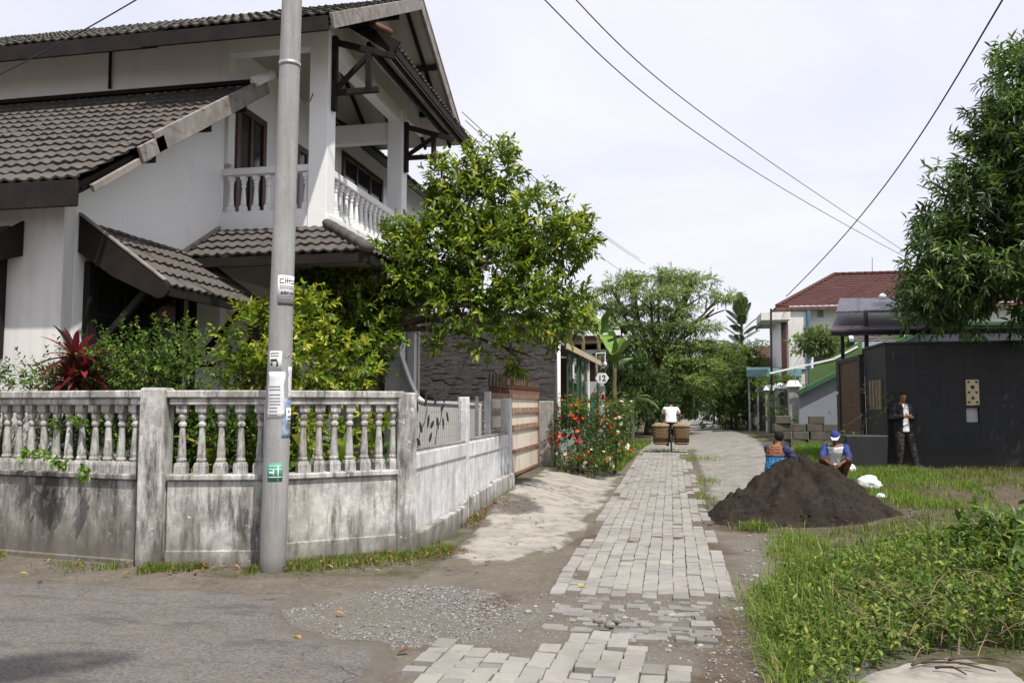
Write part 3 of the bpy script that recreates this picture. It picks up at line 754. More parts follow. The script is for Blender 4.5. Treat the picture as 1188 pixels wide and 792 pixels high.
P('porch_soffit', slab_under((-7.93,YE-.40,ZE-.215), (1,0,0), fv, 7.93+XV-.06, .5, .03, .04, MB()), M['darkwood'], UP, 0)
mb = MB()
nF, nB = Vector((0,-fv.z,fv.y)).normalized(), Vector((0,-bv.z,bv.y)).normalized()
mb.bar(Vector((XV,YE-.42,ZE-.30)), Vector((XV,YA,ZA-.10)), .05, .22, (0,-.5,.87))
P('barge_board', mb, M['greywood'], UP)
P('barge_board', MB().bar(Vector((XV+.002,YA,ZA-.10)), Vector((XV+.002,YR+.12,ZR-.14)), .05, .22, (0,.5,.87)), M['greywood'], UP)
P('verge_cap', MB().bar(Vector((XV-.03,YA-.01,ZA+.06)), Vector((XV-.03,YR+.1,ZR+.03)), .14, .05, (0,.5,.87)), M['greywood'], UP)
mb = MB()
for x in (-5.15, -5.75, -6.4, -7.0):
    mb.bar((x,YE-.2,ZE-.21),(x,YA,ZA-.16),.06,.11,(0,-.5,.87)); mb.bar((x,YR-.1,ZR-.1),(x,YA,ZA-.16),.06,.11,(0,.5,.87))
for y in (12.9, 14.0): mb.box((-5.6,y,ZE+(y-YE)*.555-.29),(XV-.03,y+.07,ZE+(y-YE)*.555-.18))
for y in (16.4, 17.5): mb.box((-5.6,y,ZA-(y-YA)*.544-.29),(XV-.03,y+.07,ZA-(y-YA)*.544-.18))
P('rafter', mb, M['darkwood'], UP)
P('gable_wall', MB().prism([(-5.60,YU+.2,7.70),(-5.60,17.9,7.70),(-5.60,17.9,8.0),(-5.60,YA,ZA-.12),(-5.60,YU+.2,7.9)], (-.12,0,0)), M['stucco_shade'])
# pent roof under the gable, over the balcony side
pv = Vector((-.92,0,.62))
PE = tile_roof('pent_roof', (-4.58,18.4,7.62), (0,-1,0), pv, 18.4-13.0, pv.length, M['tile'], H)
P('soffit', slab_under((-4.62,18.38,7.60), (0,-1,0), pv, 5.36, pv.length-.02, .03, .04, MB()), M['paintwood'], PE, 0)
P('fascia', MB().bar((-4.585,13.0,7.545),(-4.585,18.42,7.545),.035,.16), M['darkwood'], PE)
P('end_board', MB().bar((-4.55,12.98,7.58),(-5.58,12.98,8.27),.05,.24,(.56,0,.83)), M['darkwood'], PE)
P('rafter', MB().bar((-4.75,13.06,7.60),(-4.75,18.3,7.55),.07,.1).bar((-5.1,13.06,7.72),(-5.1,18.3,7.72),.07,.12), M['darkwood'], PE)
P('ridge_tile', MB().tube([(-4.95,12.85,7.98),(-4.60,12.8,7.78)], [.09,.075], 10, True, .7), M['rust'], PE, 0, True)
# timber brackets on the two columns
for y in (YU+.02, YC2):
    mb = MB(); x0 = XC+.165; ln = .80; zb_ = 6.66; lift = .95 if y < 13 else .75
    mb.bar((x0,y,zb_),(x0+ln,y,zb_),.08,.09); mb.box((x0-.002,y-.05,zb_-.3),(x0+.08,y+.05,zb_+lift)); mb.box((x0+ln-.22,y-.045,zb_-.18 if y > 13 else zb_),(x0+ln-.13,y+.045,zb_+lift-.28))
    mb.bar((x0+.05,y,zb_+.05),(x0+ln-.17,y,zb_+lift-.35),.06,.08); mb.bar((x0+.05,y,zb_+lift-.1),(x0+ln+.25,y,zb_+lift-.62+.2),.07,.1)
    P('bracket', mb, M['darkwood'])
# rear wing eave
rv2 = Vector((-.6,0,.42))
RW = tile_roof('rear_eave', (-6.72,24,7.42), (0,-1,0), rv2, 24-16.4, rv2.length, M['tile_top'], H)
P('fascia', MB().box((-6.76,16.4,7.22),(-6.715,24,7.40)), M['darkwood'], RW)
P('soffit', slab_under((-6.76,23.98,7.40), (0,-1,0), rv2, 7.5, .7, .03, .03, MB()), M['darkwood'], RW, 0)
P('porch_post', MB().box((-5.66,17.0,0),(-5.50,17.16,3.7)), M['stucco'])
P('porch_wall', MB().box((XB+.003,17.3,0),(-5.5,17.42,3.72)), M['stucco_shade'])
pw = MB()
for i in range(7): pw.box((-6.75+i*.13,17.22,.3),(-6.63+i*.13,17.295,3.1))
P('plank_door', pw, M['brownwood'])
# ------------------------------------------------------------------ the balustrade fence on the corner
F0, F1, F2, F3, F4 = [Vector((*p, 0)) for p in ((-11.0,8.45),(-5.19,7.58),(-4.02,7.86),(-2.90,8.80),(-2.78,13.75))]
FE = empty('fence', tuple(F1), 'mould-streaked white balustrade fence with turned balusters round the street corner', 'fence')
def seg_frame(a, b):
    d = (b-a).normalized(); n = Vector((d.y, -d.x, 0)); return d, n   # n points out to the road
def seg_box(mb, a, b, t0, t1, n0, n1, z0, z1):
    d, n = seg_frame(a, b)
    p = [a+d*t0+n*n0, a+d*t1+n*n0, a+d*t1+n*n1, a+d*t0+n*n1]
    mb.prism([q+Vector((0,0,z0)) for q in p], (0,0,z1-z0)); return mb
balF = baluster_mesh(.70, 'baluster', M['baluster'], .118)
def bal_seg(a, b, s0, s1, xs_, mat, plz):
    L = (b-a).length; d, n = seg_frame(a, b); rz = math.atan2(d.y, d.x)
    mb = MB(); seg_box(mb, a, b, s0, L-s1, -.10, .03, -.2, .83); seg_box(mb, a, b, s0+.002, L-s1-.002, -.12, .055, -.2, plz)
    mb.build('wall_panel', M[mat], FE, False, .012)
    seg_box(MB(), a, b, s0+.001, L-s1-.001, -.13, .07, .83, .89).build('ledge', M[mat], FE, False, .012)
    mb = seg_box(MB(), a, b, s0, L-s1, -.11, .05, 1.585, 1.655); seg_box(mb, a, b, s0-.02, L-s1+.02, -.14, .08, 1.657, 1.735)
    mb.build('rail', M['fence' if mat != 'fence_dirty' else 'fence'], FE, False, .012)
    for t in xs_:
        q = a + d*t + n*(-.03); place_mesh('baluster', balF, FE, (q.x, q.y, .887), rz + RG.normal(0,.03))
L01 = (F1-F0).length
bal_seg(F0, F1, 0, .16, [L01-.27-i*.178 for i in range(18)], 'fence_dirty', .04)
bal_seg(F1, F2, .15, .06, [.27+i*.197 for i in range(5)], 'fence', .14)
bal_seg(F2, F3, .10, .10, [.30+i*.165 for i in range(7)], 'fence', .20)
def pillar(p, w, z, mat, ang, cap=0):
    mb = MB(); Mx = Matrix.Translation(p) @ Matrix.Rotation(ang, 4, 'Z')
    mb.box((-w/2,-w/2,-.2),(w/2,w/2,z), Mx)
    if cap: mb.box((-w/2-.02,-w/2-.02,z),(w/2+.02,w/2+.02,z+cap), Mx)
    return mb
d_, n_ = seg_frame(F0, F1)
pillar(F1 - n_*.03, .255, 1.76, 'fence', math.atan2(.15, 1)).build('pillar', M['fence'], FE, False, .025, 2)
pillar(F2 - Vector((0,.0,0)), .20, 1.65, 'fence', .4).build('pillar', M['fence'], FE, False, .02)
pillar(F3 + Vector((-.02,-.02,0)), .21, 1.72, 'fence', .35).build('pillar', M['fence'], FE, False, .015)

# the side wall with wire mesh panels
SW = empty('side_wall', tuple(F3), 'chalky white low wall with wire mesh panels running along the driveway side', 'wall')
L = (F4-F3).length; d, n = seg_frame(F3, F4)
tp = [0.11, 2.22, L-.16]
def zw(t): return 1.07 + .05*t/L
for i in range(2):
    t0, t1 = tp[i]+(.0 if i == 0 else .10), tp[i+1]
    mb = MB(); p = lambda t, nn, z: F3 + d*t + n*nn + Vector((0,0,z))
    mb.prism([p(t0,-.08,-.2),p(t1,-.08,-.2),p(t1,-.08,zw(t1)),p(t0,-.08,zw(t0))], n*.10)
    mb.prism([p(t0,.022,.87),p(t1,.022,.89),p(t1,.022,zw(t1)-.03),p(t0,.022,zw(t0)-.03)], n*.016)
    mb.build('wall_panel', M['fence_clean'], SW, False, .006)
    mb = MB()
    e0, e1 = (t0, 1.15) if i == 0 else (t0, t1)
    if i == 0: mb.prism([p(t0,.024,-.2),p(1.9,.024,-.2),p(1.9,.024,.27),p(t0,.024,.20)], n*.10); mb.prism([p(1.902,.024,-.2),p(t1,.024,-.2),p(t1,.024,.33),p(1.902,.024,.29)], n*.045)
    else: mb.prism([p(t0,.024,-.2),p(t1-1.2,.024,-.2),p(t1-1.2,.024,.40),p(t0,.024,.34)], n*.05); mb.prism([p(t1-1.198,.024,-.2),p(t1+.1,.024,-.2),p(t1+.1,.024,.46),p(t1-1.198,.024,.44)], n*.10)
    mb.build('plinth', M['fence'], SW, False, .03, 2)
    seg_box(MB(), F3, F4, t0, t1, -.085, .026, zw(t0)+.002, zw(t0)+.03).build('coping', M['greywood'], SW, False, .006)
    me_ = MB(); nv = int((t1-t0)/.085)
    for j in range(nv+1):
        t = t0 + (t1-t0)*j/nv; a = F3+d*t-n*.03; me_.tube([a+Vector((0,0,zw(t)+.02)), a+Vector((0,0,1.64))], .0035, 5)
    for zz_ in (1.18, 1.34, 1.5, 1.63):
        me_.tube([F3+d*t0-n*.03+Vector((0,0,zz_)), F3+d*t1-n*.03+Vector((0,0,zz_))], .0035, 5)
    w = me_.build('wire_panel', M['steel'], SW)
    if i == 0:                                                # iron leaf ornaments on the wires
        lf = MB()
        for (tt, zz_, an) in ((.35,1.50,2.0),(.60,1.56,1.2),(.75,1.47,4.4),(.95,1.58,.9),(1.05,1.44,5.2),(1.2,1.52,.4),(1.3,1.44,4.9),(1.35,1.60,1.4),(.5,1.26,2.2),(.8,1.31,.5),(.45,1.12,2.6),(.75,1.14,.8),(.25,1.36,1.9),(1.45,1.5,5.3)):
            c = F3+d*tt-n*.02+Vector((0,0,zz_)); ax = d*math.cos(an)+Vector((0,0,1))*math.sin(an); sd = d*-math.sin(an)+Vector((0,0,1))*math.cos(an)
            q = [c, c+ax*.05+sd*.032, c+ax*.11+sd*.028, c+ax*.17, c+ax*.11-sd*.028, c+ax*.05-sd*.032]
            lf.prism(q, n*.006)
        for (ta, tb) in ((.35,.7),(1.0,1.3)):
            pts = [F3+d*(ta+(tb-ta)*s_)-n*.022+Vector((0,0,1.08+.5*s_+.06*math.sin(s_*6))) for s_ in np.linspace(0,1,8)]
            lf.tube(pts, .006, 6)
        lf.build('leaf_ornament', M['black'], w)
for i in (1, 2):
    t = tp[i]+.05 if i == 1 else L-.08
    q = F3+d*t-n*.02; pillar(q, .13 if i == 1 else .16, 1.69, '', math.atan2(d.y, d.x)).build('post', M['fence_clean'], SW, False, .008)

# ------------------------------------------------------------------ sliding gate, pillar, inner walls
XG = -3.05
GT = empty('gate', (XG,16,.24), 'rusty cream sheet metal sliding gate with reddish spiked top rail', 'gate')
gy0, gy1 = 13.45, 18.35
ksheet = Mat('rust_streaked_cream_paint')
c_ = ksheet.mix(ksheet.ramp(ksheet.noise((6,6,.8), 6, .7), .52, .75), (.66,.60,.50), (.40,.25,.14))
c_ = ksheet.mix(ksheet.ramp(ksheet.noise(9, 5, .7), .62, .74), c_, (.22,.10,.05)); ksheet.bump(ksheet.noise(8, 3), .2, .02)
M['gatesheet'] = ksheet.fin(c_, .65, .3)
MB().box((XG-.01,gy0+.05,.30),(XG+.01,gy1-.05,1.72)).build('sheet', M['gatesheet'], GT)
mb = MB()
for z, h in ((.27,.06),(.70,.07),(1.10,.05),(1.42,.05),(1.735,.09)): mb.box((XG-.035,gy0,z-h/2),(XG+.04,gy1,z+h/2))
for y in (gy0, gy1-.06): mb.box((XG-.033,y,.24),(XG+.037,y+.06,1.735))
M['rustpale'] = m_simple('faded_rusty_iron', (.25,.15,.11), (.17,.095,.07), 8, .85, 60, .4, .2, (.38,.30,.22), (10,10,4), .5, .7)
mb.build('frame', M['rustpale'], GT, False, .004)
mb = MB(); kx = int((gy1-gy0)/.27)
for i in range(kx+1):
    y = gy0+.03+i*(gy1-gy0-.06)/kx
    mb.tube([(XG,y,1.78),(XG,y+.03,1.86),(XG,y-.02,1.95),(XG,y,2.04),(XG,y,2.13)], [.022,.020,.020,.018,.003], 6)
    mb.tube([(XG,y+.135,1.78),(XG,y+.165,1.85),(XG,y+.135,1.92)], [.018,.016,.006], 6)
mb.box((XG-.012,gy0,1.90),(XG+.012,gy1,1.918)); mb.build('spike_rail', M['rust'], GT)
mb = MB()
for z in (1.16, 1.48):
    for i in range(kx*2):
        y = gy0+.04+i*(gy1-gy0-.08)/(kx*2); mb.tube([(XG+.03,y,z-.03),(XG+.05,y+.02,z+.04)], .012, 5)
mb.build('scroll_strip', M['rustpale'], GT)
mb = MB()
for y in (14.0, 17.8): mb.tube([(XG-.025,y,.245),(XG+.025,y,.245)], .055, 12)
mb.build('wheel', M['steel'], GT, True)
t_ = tag(MB().box((XG-.05,13.28,.2),(XG+.05,13.40,1.80)).box((XG-.20,13.26,.2),(XG-.14,13.32,1.72)).build('gate_post', M['fence_clean'], None, False, .01), 'pale steel gate guide post inside the side wall by the spiked gate', 'post')
kp_ = m_weathered('stained_concrete', (.50,.49,.47), (.30,.295,.28), (.10,.095,.09), .46, .66, .5, (10,10,1.2))
t_ = tag(MB().box((-3.05,18.42,-.1),(-2.72,18.85,1.66)).build('gate_pillar', kp_, None, False, .02), 'stained grey concrete pillar at the far end of the rusty gate', 'pillar')
t_ = tag(MB().tube([(-2.66,18.95,-.1),(-2.66,18.95,3.05)], .045, 10).build('pole', M['white'], None, True), 'slim white pole rising behind the stained pillar beside the porch', 'pole')
# curved garden wall
cw = [(-5.46,15.95,0),(-5.46,15.95,2.55)]
for i in range(9):
    t = i/8; cw.append((-5.46+.52*t, 15.95, 1.62+.93*(1-math.sin(t*math.pi/2))))
cw += [(-3.80,15.95,1.56),(-3.80,15.95,0)]
GW = tag(MB().prism(cw, (0,.14,0)).build('garden_wall', M['stucco_shade'], None, False, .01), 'pale low garden wall with a concave swept end against the house porch', 'wall')
mb = MB()
for a, b in zip(cw[1:11], cw[2:12]): mb.bar(Vector(a)+Vector((0,.07,.02)), Vector(b)+Vector((0,.07,.02)), .2, .045)
mb.build('coping', M['stucco'], GW, False, .004)
# stacked stone boundary wall
ks2 = Mat('stacked_grey_stone'); ks2.fin(ks2.mix(ks2.ramp(ks2.noise(14, 5, .7), .35, .7), ks2.attr('col').outputs['Color'], (.06,.058,.055)), .9, .2); ks2.bump(ks2.noise(40, 5, .7), .6, .015)
V = []; cc = []
z = 0.0
while z < 3.62:
    h = RG.uniform(.035, .062); x = -6.5 + RG.uniform(-.2, 0)
    while x < -2.70:
        w = RG.uniform(.12, .42); dpt = RG.uniform(0, .024); x1 = min(x+w, -2.68)
        V.append([(x+.002,18.6-dpt,z+.002),(x1-.002,18.6-dpt*RG.uniform(.5,1),z+.002),(x1-.002,18.8,z+.002),(x+.002,18.8,z+.002),(x+.002,18.6-dpt,z+h-.002),(x1-.002,18.6-dpt,z+h-.002),(x1-.002,18.8,z+h-.002),(x+.002,18.8,z+h-.002)])
        cc.append(np.array((.105,.10,.096))*RG.uniform(.75,1.2)); x += w
    z += h
SWL = tmpl_mesh('stone_wall', np.array(V), [(0,3,2,1),(4,5,6,7),(0,1,5,4),(1,2,6,5),(2,3,7,6),(3,0,4,7)], ks2.m, np.array(cc), None, None)
tag(SWL, 'tall dark grey wall of thin stacked stones behind the rusty gate', 'wall')
MB().box((-6.5,18.65,0),(-2.74,18.86,3.6)).build('backing', M['pole'], SWL)
MB().prism([(-6.05,18.52,3.62),(-5.25,18.52,3.62),(-5.65,18.52,3.95)], (0,.4,0)).build('cap_stone', M['stucco_shade'], SWL, False, .01)

# ------------------------------------------------------------------ the concrete pole with its stickers
PX, PY = -3.85, 7.55
UPole = empty('utility_pole', (PX,PY,0), 'tall grey concrete utility pole with torn paper notices and a green sticker', 'pole')
lean = Vector((.13,0,9.2))
def ppt(z): return Vector((PX,PY,0)) + lean*(z/9.2)
def prd(z): return .126 - .0048*z
zs_ = np.linspace(-.3, 9.2, 22)
MB().tube([ppt(z) for z in zs_], [prd(z) for z in zs_], 36).build('shaft', M['pole'], UPole, True)
def wrap(name, z0, z1, a0, a1, mat, lift=.003, parent=None, torn=0.0, nseg=10):
    """a sheet of paper bent round the shaft; angles in radians, 0 faces the camera, + to the picture's right"""
    fa = math.atan2(-PY, -PX)
    rows = 9 if torn else 2; vs = []
    for i in range(rows):
        z = z0+(z1-z0)*i/(rows-1)
        ja = RG.uniform(-torn, torn); jb = RG.uniform(-torn, torn)
        for k_ in range(nseg+1):
            a = fa + (a0+ja) + ((a1+jb)-(a0+ja))*k_/nseg; c = ppt(z); rr = prd(z)+lift
            vs.append((c.x+rr*math.cos(a), c.y+rr*math.sin(a), z))
    m = nseg+1; fs = [(r_*m+i, r_*m+i+1, (r_+1)*m+i+1, (r_+1)*m+i) for r_ in range(rows-1) for i in range(nseg)]
    me = bpy.data.meshes.new(name); me.from_pydata(vs, [], fs); me.materials.append(mat); smooth(me)
    o = link(name, me, parent or UPole); sm_ = o.modifiers.new('thickness', 'SOLIDIFY'); sm_.thickness = .0012; sm_.offset = -1; return o
for zb in (5.0, 5.95): MB().lathe([(prd(zb)+.001,-.02),(prd(zb)+.006,-.02),(prd(zb)+.006,.02),(prd(zb)+.001,.02)], ppt(zb), 32).build('band', M['steel'], UPole, True)
MB().tube([ppt(5.0)+Vector((-.02,.10,0)), ppt(5.0)+Vector((-.02,.20,.0))], .012, 8).build('cable_hook', M['steel'], UPole, True)
M['paper'] = m_simple('white_paper', (.72,.72,.72), (.60,.60,.62), 14, .8, 50, .1, .2, (.42,.42,.42), (12,12,4), .6, .75)
M['ink'] = m_simple('black_ink', (.05,.05,.055), (.08,.08,.085), 9, .7, 1, 0)
M['inkgrey'] = m_simple('grey_ink', (.24,.24,.25), (.3,.3,.3), 9, .7, 1, 0)
M['bluepaper'] = m_simple('torn_blue_paper', (.10,.20,.33), (.36,.44,.52), 16, .8, 50, .1, .2)
M['green'] = m_simple('green_sticker', (.06,.33,.20), (.05,.28,.17), 9, .6, 1, 0)
def zpx(y): return float(onY(320, y, PY-.12)[2])
def apx(x, y):
    z = zpx(y); c = ppt(z); X = float(onY(x, y, PY-.12)[0]); return math.asin(max(-.97, min(.97, (X-c.x)*.93/(prd(z)))))
def wr(name, x0, y0, x1, y1, mat, lift=.003, parent=None, torn=0.0):
    ym = (y0+y1)/2; return wrap(name, zpx(y1), zpx(y0), apx(x0, ym), apx(x1, ym), mat, lift, parent, torn)
nz_ = wr('notice', 315.5, 319, 335, 350, M['paper'])
wr('notice_lip', 316, 350, 334, 353, M['ink'], .006, nz_)
for a in ((318,323,319,328),(318,323,323,324),(318,327.5,323,328.5),(324,322,325,328),(324,324.5,329,325.2),(326,321,326.8,328),(328.5,322,329.3,328),(329,324,334,324.8),(330,327,334,328)): wr('lettering', *a, M['ink'], .005, nz_)
for y in (331, 333.2): wr('lettering', 318, y, 333, y+.9, M['inkgrey'], .005, nz_)
for a in ((319,338,322,341),(322.6,337.4,325,341),(325.6,338,327.5,340.6),(328.6,338.6,333,340)): wr('lettering', *a, M['ink'], .005, nz_)
wr('lettering', 317.5, 345, 333, 346, M['inkgrey'], .005, nz_)
n2_ = wr('notice', 306.5, 407, 320, 432, M['paper'])
for a in ((308,409,317,410.2),(308,412,317,413),(308,416,315,419),(314,419,316,425),(308,420,310,424)): wr('lettering', *a, M['ink'], .005, n2_)
n3_ = wr('notice', 304.8, 431, 323, 485, M['paper'], .0035, None, .07)
for y in (447.5, 451, 457, 461, 464.5, 468, 472, 476, 480): wr('lettering', 306.5, y, 318 if y < 470 else 315, y+1.3, M['inkgrey'], .006, n3_)
n4_ = wr('blue_scrap', 319, 462, 334.3, 508, M['bluepaper'], .0022, None, .16)
wr('paper_scrap', 327, 425, 332, 463, M['paper'], .0045, None, .05)
wr('paper_scrap', 333, 378, 336.5, 425, M['paper'], .003, None, .03)
wr('blue_scrap', 333.2, 426, 336.2, 455, M['bluepaper'], .003, None, .03)
n5_ = wr('notice', 324.6, 473, 335.4, 496, M['paper'], .0055)
for a in ((326.5,476,328,478.4),(329.5,475.5,334,477),(329.5,479,334,480),(326,482.5,334.6,484),(326,487.5,334.6,489),(326,492,333,493)): wr('lettering', *a, M['ink'], .0075, n5_)
wr('paper_scrap', 328.8, 511, 333.4, 541, M['paper'], .003, None, .03)
n6_ = wr('green_sticker', 304.5, 537, 320.5, 558.5, M['green'])
for a in ((305,540,320,541),(305,544,320,545),(305,553,320,554),(310,545,311.2,553),(315,541,316.2,558),(306,547,310,550)): wr('lettering', *a, M['paper'], .005, n6_)
for a in ((322.5,411,324.5,413.5),(322,409.5,325,410.5),(322.6,413.6,326,415),(327,410,328,414),(328,410.5,331,411.5),(330.5,411,331.4,415)): wr('painted_number', *a, M['inkgrey'], .0015)
# ------------------------------------------------------------------ foliage tools
LT_F = [(0,1,2),(0,2,3),(1,4,5,2),(2,5,6,3),(4,7,5),(5,7,6)]
def leaf_tmpl(n, fold=.25, droop=.25, w1=.42, w2=.36):
    """8-vertex folded leaf in (along, side, up); returns (n,8,3) unit leaves (length 1, side 1 = full width)"""
    T = np.array([(0,0,0),(.32,w1,fold*.35),(.32,0,0),(.32,-w1,fold*.35),(.7,w2,fold*.3),(.7,0,0),(.7,-w2,fold*.3),(1,0,0)])
    V = np.repeat(T[None], n, 0).copy()
    dr = droop*RG.uniform(.3, 1.6, n)
    V[:,:,2] -= dr[:,None]*V[:,:,0]**2
    return V
def place(T, P_, D, N, L_, W_):
    """orient templates: D along, N up-ish"""
    D = nrm(D); Sd = nrm(np.cross(N, D)); U_ = np.cross(D, Sd)
    return P_[:,None,:] + T[...,0:1]*L_[:,None,None]*D[:,None,:] + T[...,1:2]*W_[:,None,None]*Sd[:,None,:] + T[...,2:3]*L_[:,None,None]*U_[:,None,:]
def rdir(n):
    v = RG.normal(size=(n,3)); return nrm(v)
def palette(n, cols, wts, jit=.18):
    c = np.array(cols)[RG.choice(len(cols), n, p=np.array(wts)/sum(wts))]
    return np.clip(c*(1+RG.normal(0, jit, (n,1)))*(1+RG.normal(0, .06, (n,3))), .004, .9)
def twig_leaves(base, tdir, k, tl, L0, W0, spread=.9, droopg=.15, up=.3):
    """k leaves in a spiral on each twig -> P, D, N, L, W, twig index"""
    n = len(base)
    tdir = nrm(tdir); a = nrm(np.cross(tdir, rdir(n))); b = np.cross(tdir, a)
    ti = np.repeat(np.arange(n), k); j = np.tile(np.arange(k), n)
    ph = j*2.4 + np.repeat(RG.uniform(0, 6.28, n), k) + RG.normal(0, .3, n*k)
    f = (j+.6)/k
    Pp = base[ti] + tdir[ti]*(f*tl)[:,None]*RG.uniform(.8,1.2,(n*k,1))
    sp_ = spread*(1-.55*f)
    D = tdir[ti] + (a[ti]*np.cos(ph)[:,None] + b[ti]*np.sin(ph)[:,None])*sp_[:,None]*1.4
    D[:,2] -= droopg; D = nrm(D + RG.normal(0,.12,D.shape))
    N = np.array([0,0,1.0])[None]*(.5+up) + tdir[ti]*.3 + RG.normal(0,.35,D.shape)
    Ls = L0*RG.uniform(.65,1.2,n*k)*(1-.25*f)
    return Pp, D, N, Ls, Ls*W0, ti
def crown_twigs(lobes, dens, shell=.55, gap=.36, gsc=1.3, upb=.45, low=-1.0):
    """lobes [(c, r)]: twig bases spread through each lobe, denser near its surface, with gaps"""
    B, D = [], []
    for c, r_ in lobes:
        c = np.array(c, float); r_ = np.array(r_ if hasattr(r_, '__len__') else (r_,)*3, float)
        n = int(dens*(r_[0]*r_[1]*r_[2])**(2/3))
        d = rdir(n); d = d[d[:,2] > low]; n = len(d)
        fr = 1 - shell*RG.random(n)**1.4
        p = c + d*r_*fr[:,None]
        p += (vnoise(p*2.1)[:,None]-.5)*.35*r_.min()
        kp = vnoise(p*gsc + 5.) > gap*RG.uniform(.75, 1.1, n)
        p, d = p[kp], d[kp]
        t = nrm(d/r_*r_.mean() + np.array([0,0,upb]) + RG.normal(0,.45,d.shape))
        B.append(p); D.append(t)
    return np.concatenate(B), np.concatenate(D)
def leaves_obj(name, base, td, k, tl, L0, W0, mat, parent, cols, wts, young=None, **kw):
    fold, droop = kw.pop('fold', .25), kw.pop('droop', .25)
    Pp, D, N, Ls, Ws, ti = twig_leaves(base, td, k, tl, L0, W0, **kw)
    c = palette(len(Pp), cols, wts)
    tw = RG.normal(0, .22, len(base)); c = np.clip(c*(1+tw[ti])[:,None], .004, .9)
    if young is not None:                       # flushes of pale new leaves at some shoot tips
        fl = (RG.random(len(base)) < young[1])[ti] & (np.tile(np.arange(k), len(base)) >= k//3)
        c[fl] = palette(int(fl.sum()), [young[0]], [1], .15)
    T = leaf_tmpl(len(Pp), fold, droop)
    return tmpl_mesh(name, place(T, Pp, D, N, Ls, Ws), LT_F, mat, c, parent)
def limb(mb, pts, r0, r1, n=8, wob=.08, k=7):
    pts = [np.array(p, float) for p in pts]; out = []
    seg = len(pts)-1
    for i in range(seg):
        for t in np.linspace(0, 1, k, endpoint=(i == seg-1)):
            out.append(pts[i]*(1-t) + pts[i+1]*t)
    out = np.array(out); w = np.stack([fbm(out*1.3 + s_*9., 3)-.5 for s_ in range(3)], -1)*wob*2
    w[0] = 0; out = out + w
    mb.tube([Vector(p) for p in out], list(np.linspace(r0, r1, len(out))), n)
def tree(name, label, cat, base, lobes, dens, k, tl, L0, W0, cols, wts, trunk, mat='leaf', bark='bark', group=None, young=None, tr=(.12,.03), nlimb=None, gap=.36, gsc=1.3, shell=.55, upb=.45, low=-1.0, **kw):
    T = empty(name, base, label, cat, group)
    mb = MB(); limb(mb, trunk, tr[0], tr[0]*.6, 10, .06)
    top = np.array(trunk[-1])
    ls = lobes if nlimb is None else lobes[:nlimb]
    for c, r_ in ls:
        rr = np.array(r_ if hasattr(r_, '__len__') else (r_,)*3)
        s_ = np.array(trunk[-1])*.75 + np.array(trunk[-2])*.25 if len(trunk) > 1 else top
        mid = (s_+np.array(c))/2 + np.array([0,0,.15]) + RG.normal(0,.1,3)
        limb(mb, [s_, mid, np.array(c)], tr[0]*.45, tr[1]*.6, 7, .12)
        for q in range(3):
            e = np.array(c) + rdir(1)[0]*rr*.75; limb(mb, [np.array(c)*.6+mid*.4, e], tr[1]*.7, tr[1]*.2, 5, .1, 5)
    mb.build('trunk', M[bark], T, True)
    fl_ = kw.pop('flat', None)
    B, D = crown_twigs(lobes, dens, shell, gap, gsc, upb, low)
    if fl_ is not None: D = nrm(D*np.array([1,1,fl_]) + np.array([0,0,-.04]))
    leaves_obj('crown', B, D, k, tl, L0, W0, M[mat], T, cols, wts, young, **kw)
    return T
def px_lobes(rows):
    """(px, py, Y, radius) surveyed -> world lobes"""
    return [(onY(a, b, y), r_) for a, b, y, r_ in rows]

# ------------------------------------------------------------------ trees and shrubs of the front yard
gl = px_lobes([(392,372,12.3,(.60,.6,.55)),(378,318,12.5,(.36,.5,.40)),(365,345,12.2,(.34,.5,.36)),(424,340,12.5,(.50,.7,.50)),(472,288,12.9,(.42,.6,.40)),(490,318,12.6,(.68,.8,.52)),(512,292,12.8,(.64,.8,.56)),
 (545,238,13.0,(.62,.7,.55)),(572,196,13.1,(.42,.5,.36)),(520,212,13.0,(.30,.4,.26)),(570,300,12.7,(.8,.8,.6)),(612,262,13.1,(.66,.7,.55)),(648,282,13.2,(.44,.6,.42)),(668,272,13.4,(.22,.4,.22)),
 (604,352,12.6,(.56,.7,.42)),(540,352,12.3,(.44,.5,.30)),(614,408,13.4,(.34,.5,.24)),(645,366,13.2,(.42,.6,.38)),(425,388,11.9,(.28,.35,.32)),(352,372,11.6,(.3,.35,.3)),(565,395,12.4,(.26,.4,.20)),(412,420,12.3,(.36,.5,.42)),(445,365,12.5,(.30,.5,.28)),(522,395,12.3,(.14,.3,.22)),(665,355,13.6,(.24,.3,.22)),(598,418,13.2,(.18,.3,.14))])
GC = [(.062,.108,.013),(.10,.152,.017),(.145,.20,.024),(.21,.245,.035)]
tb = onY(432, 470, 12.2); tb[2] = .22
t1 = tree('garden_tree', 'bushy yellow-green tree with glossy leaves spilling over the side wall and gate', 'tree', tuple(tb), gl, 520, 9, .26, .16, .44, GC, [3,3,2,.8],
     [tb, tb+np.array([-.02,.05,1.7]), tb+np.array([.15,.1,2.8])], young=((.32,.36,.05), .18), tr=(.10,.03), nlimb=18, gap=.30, gsc=1.7, spread=.95)
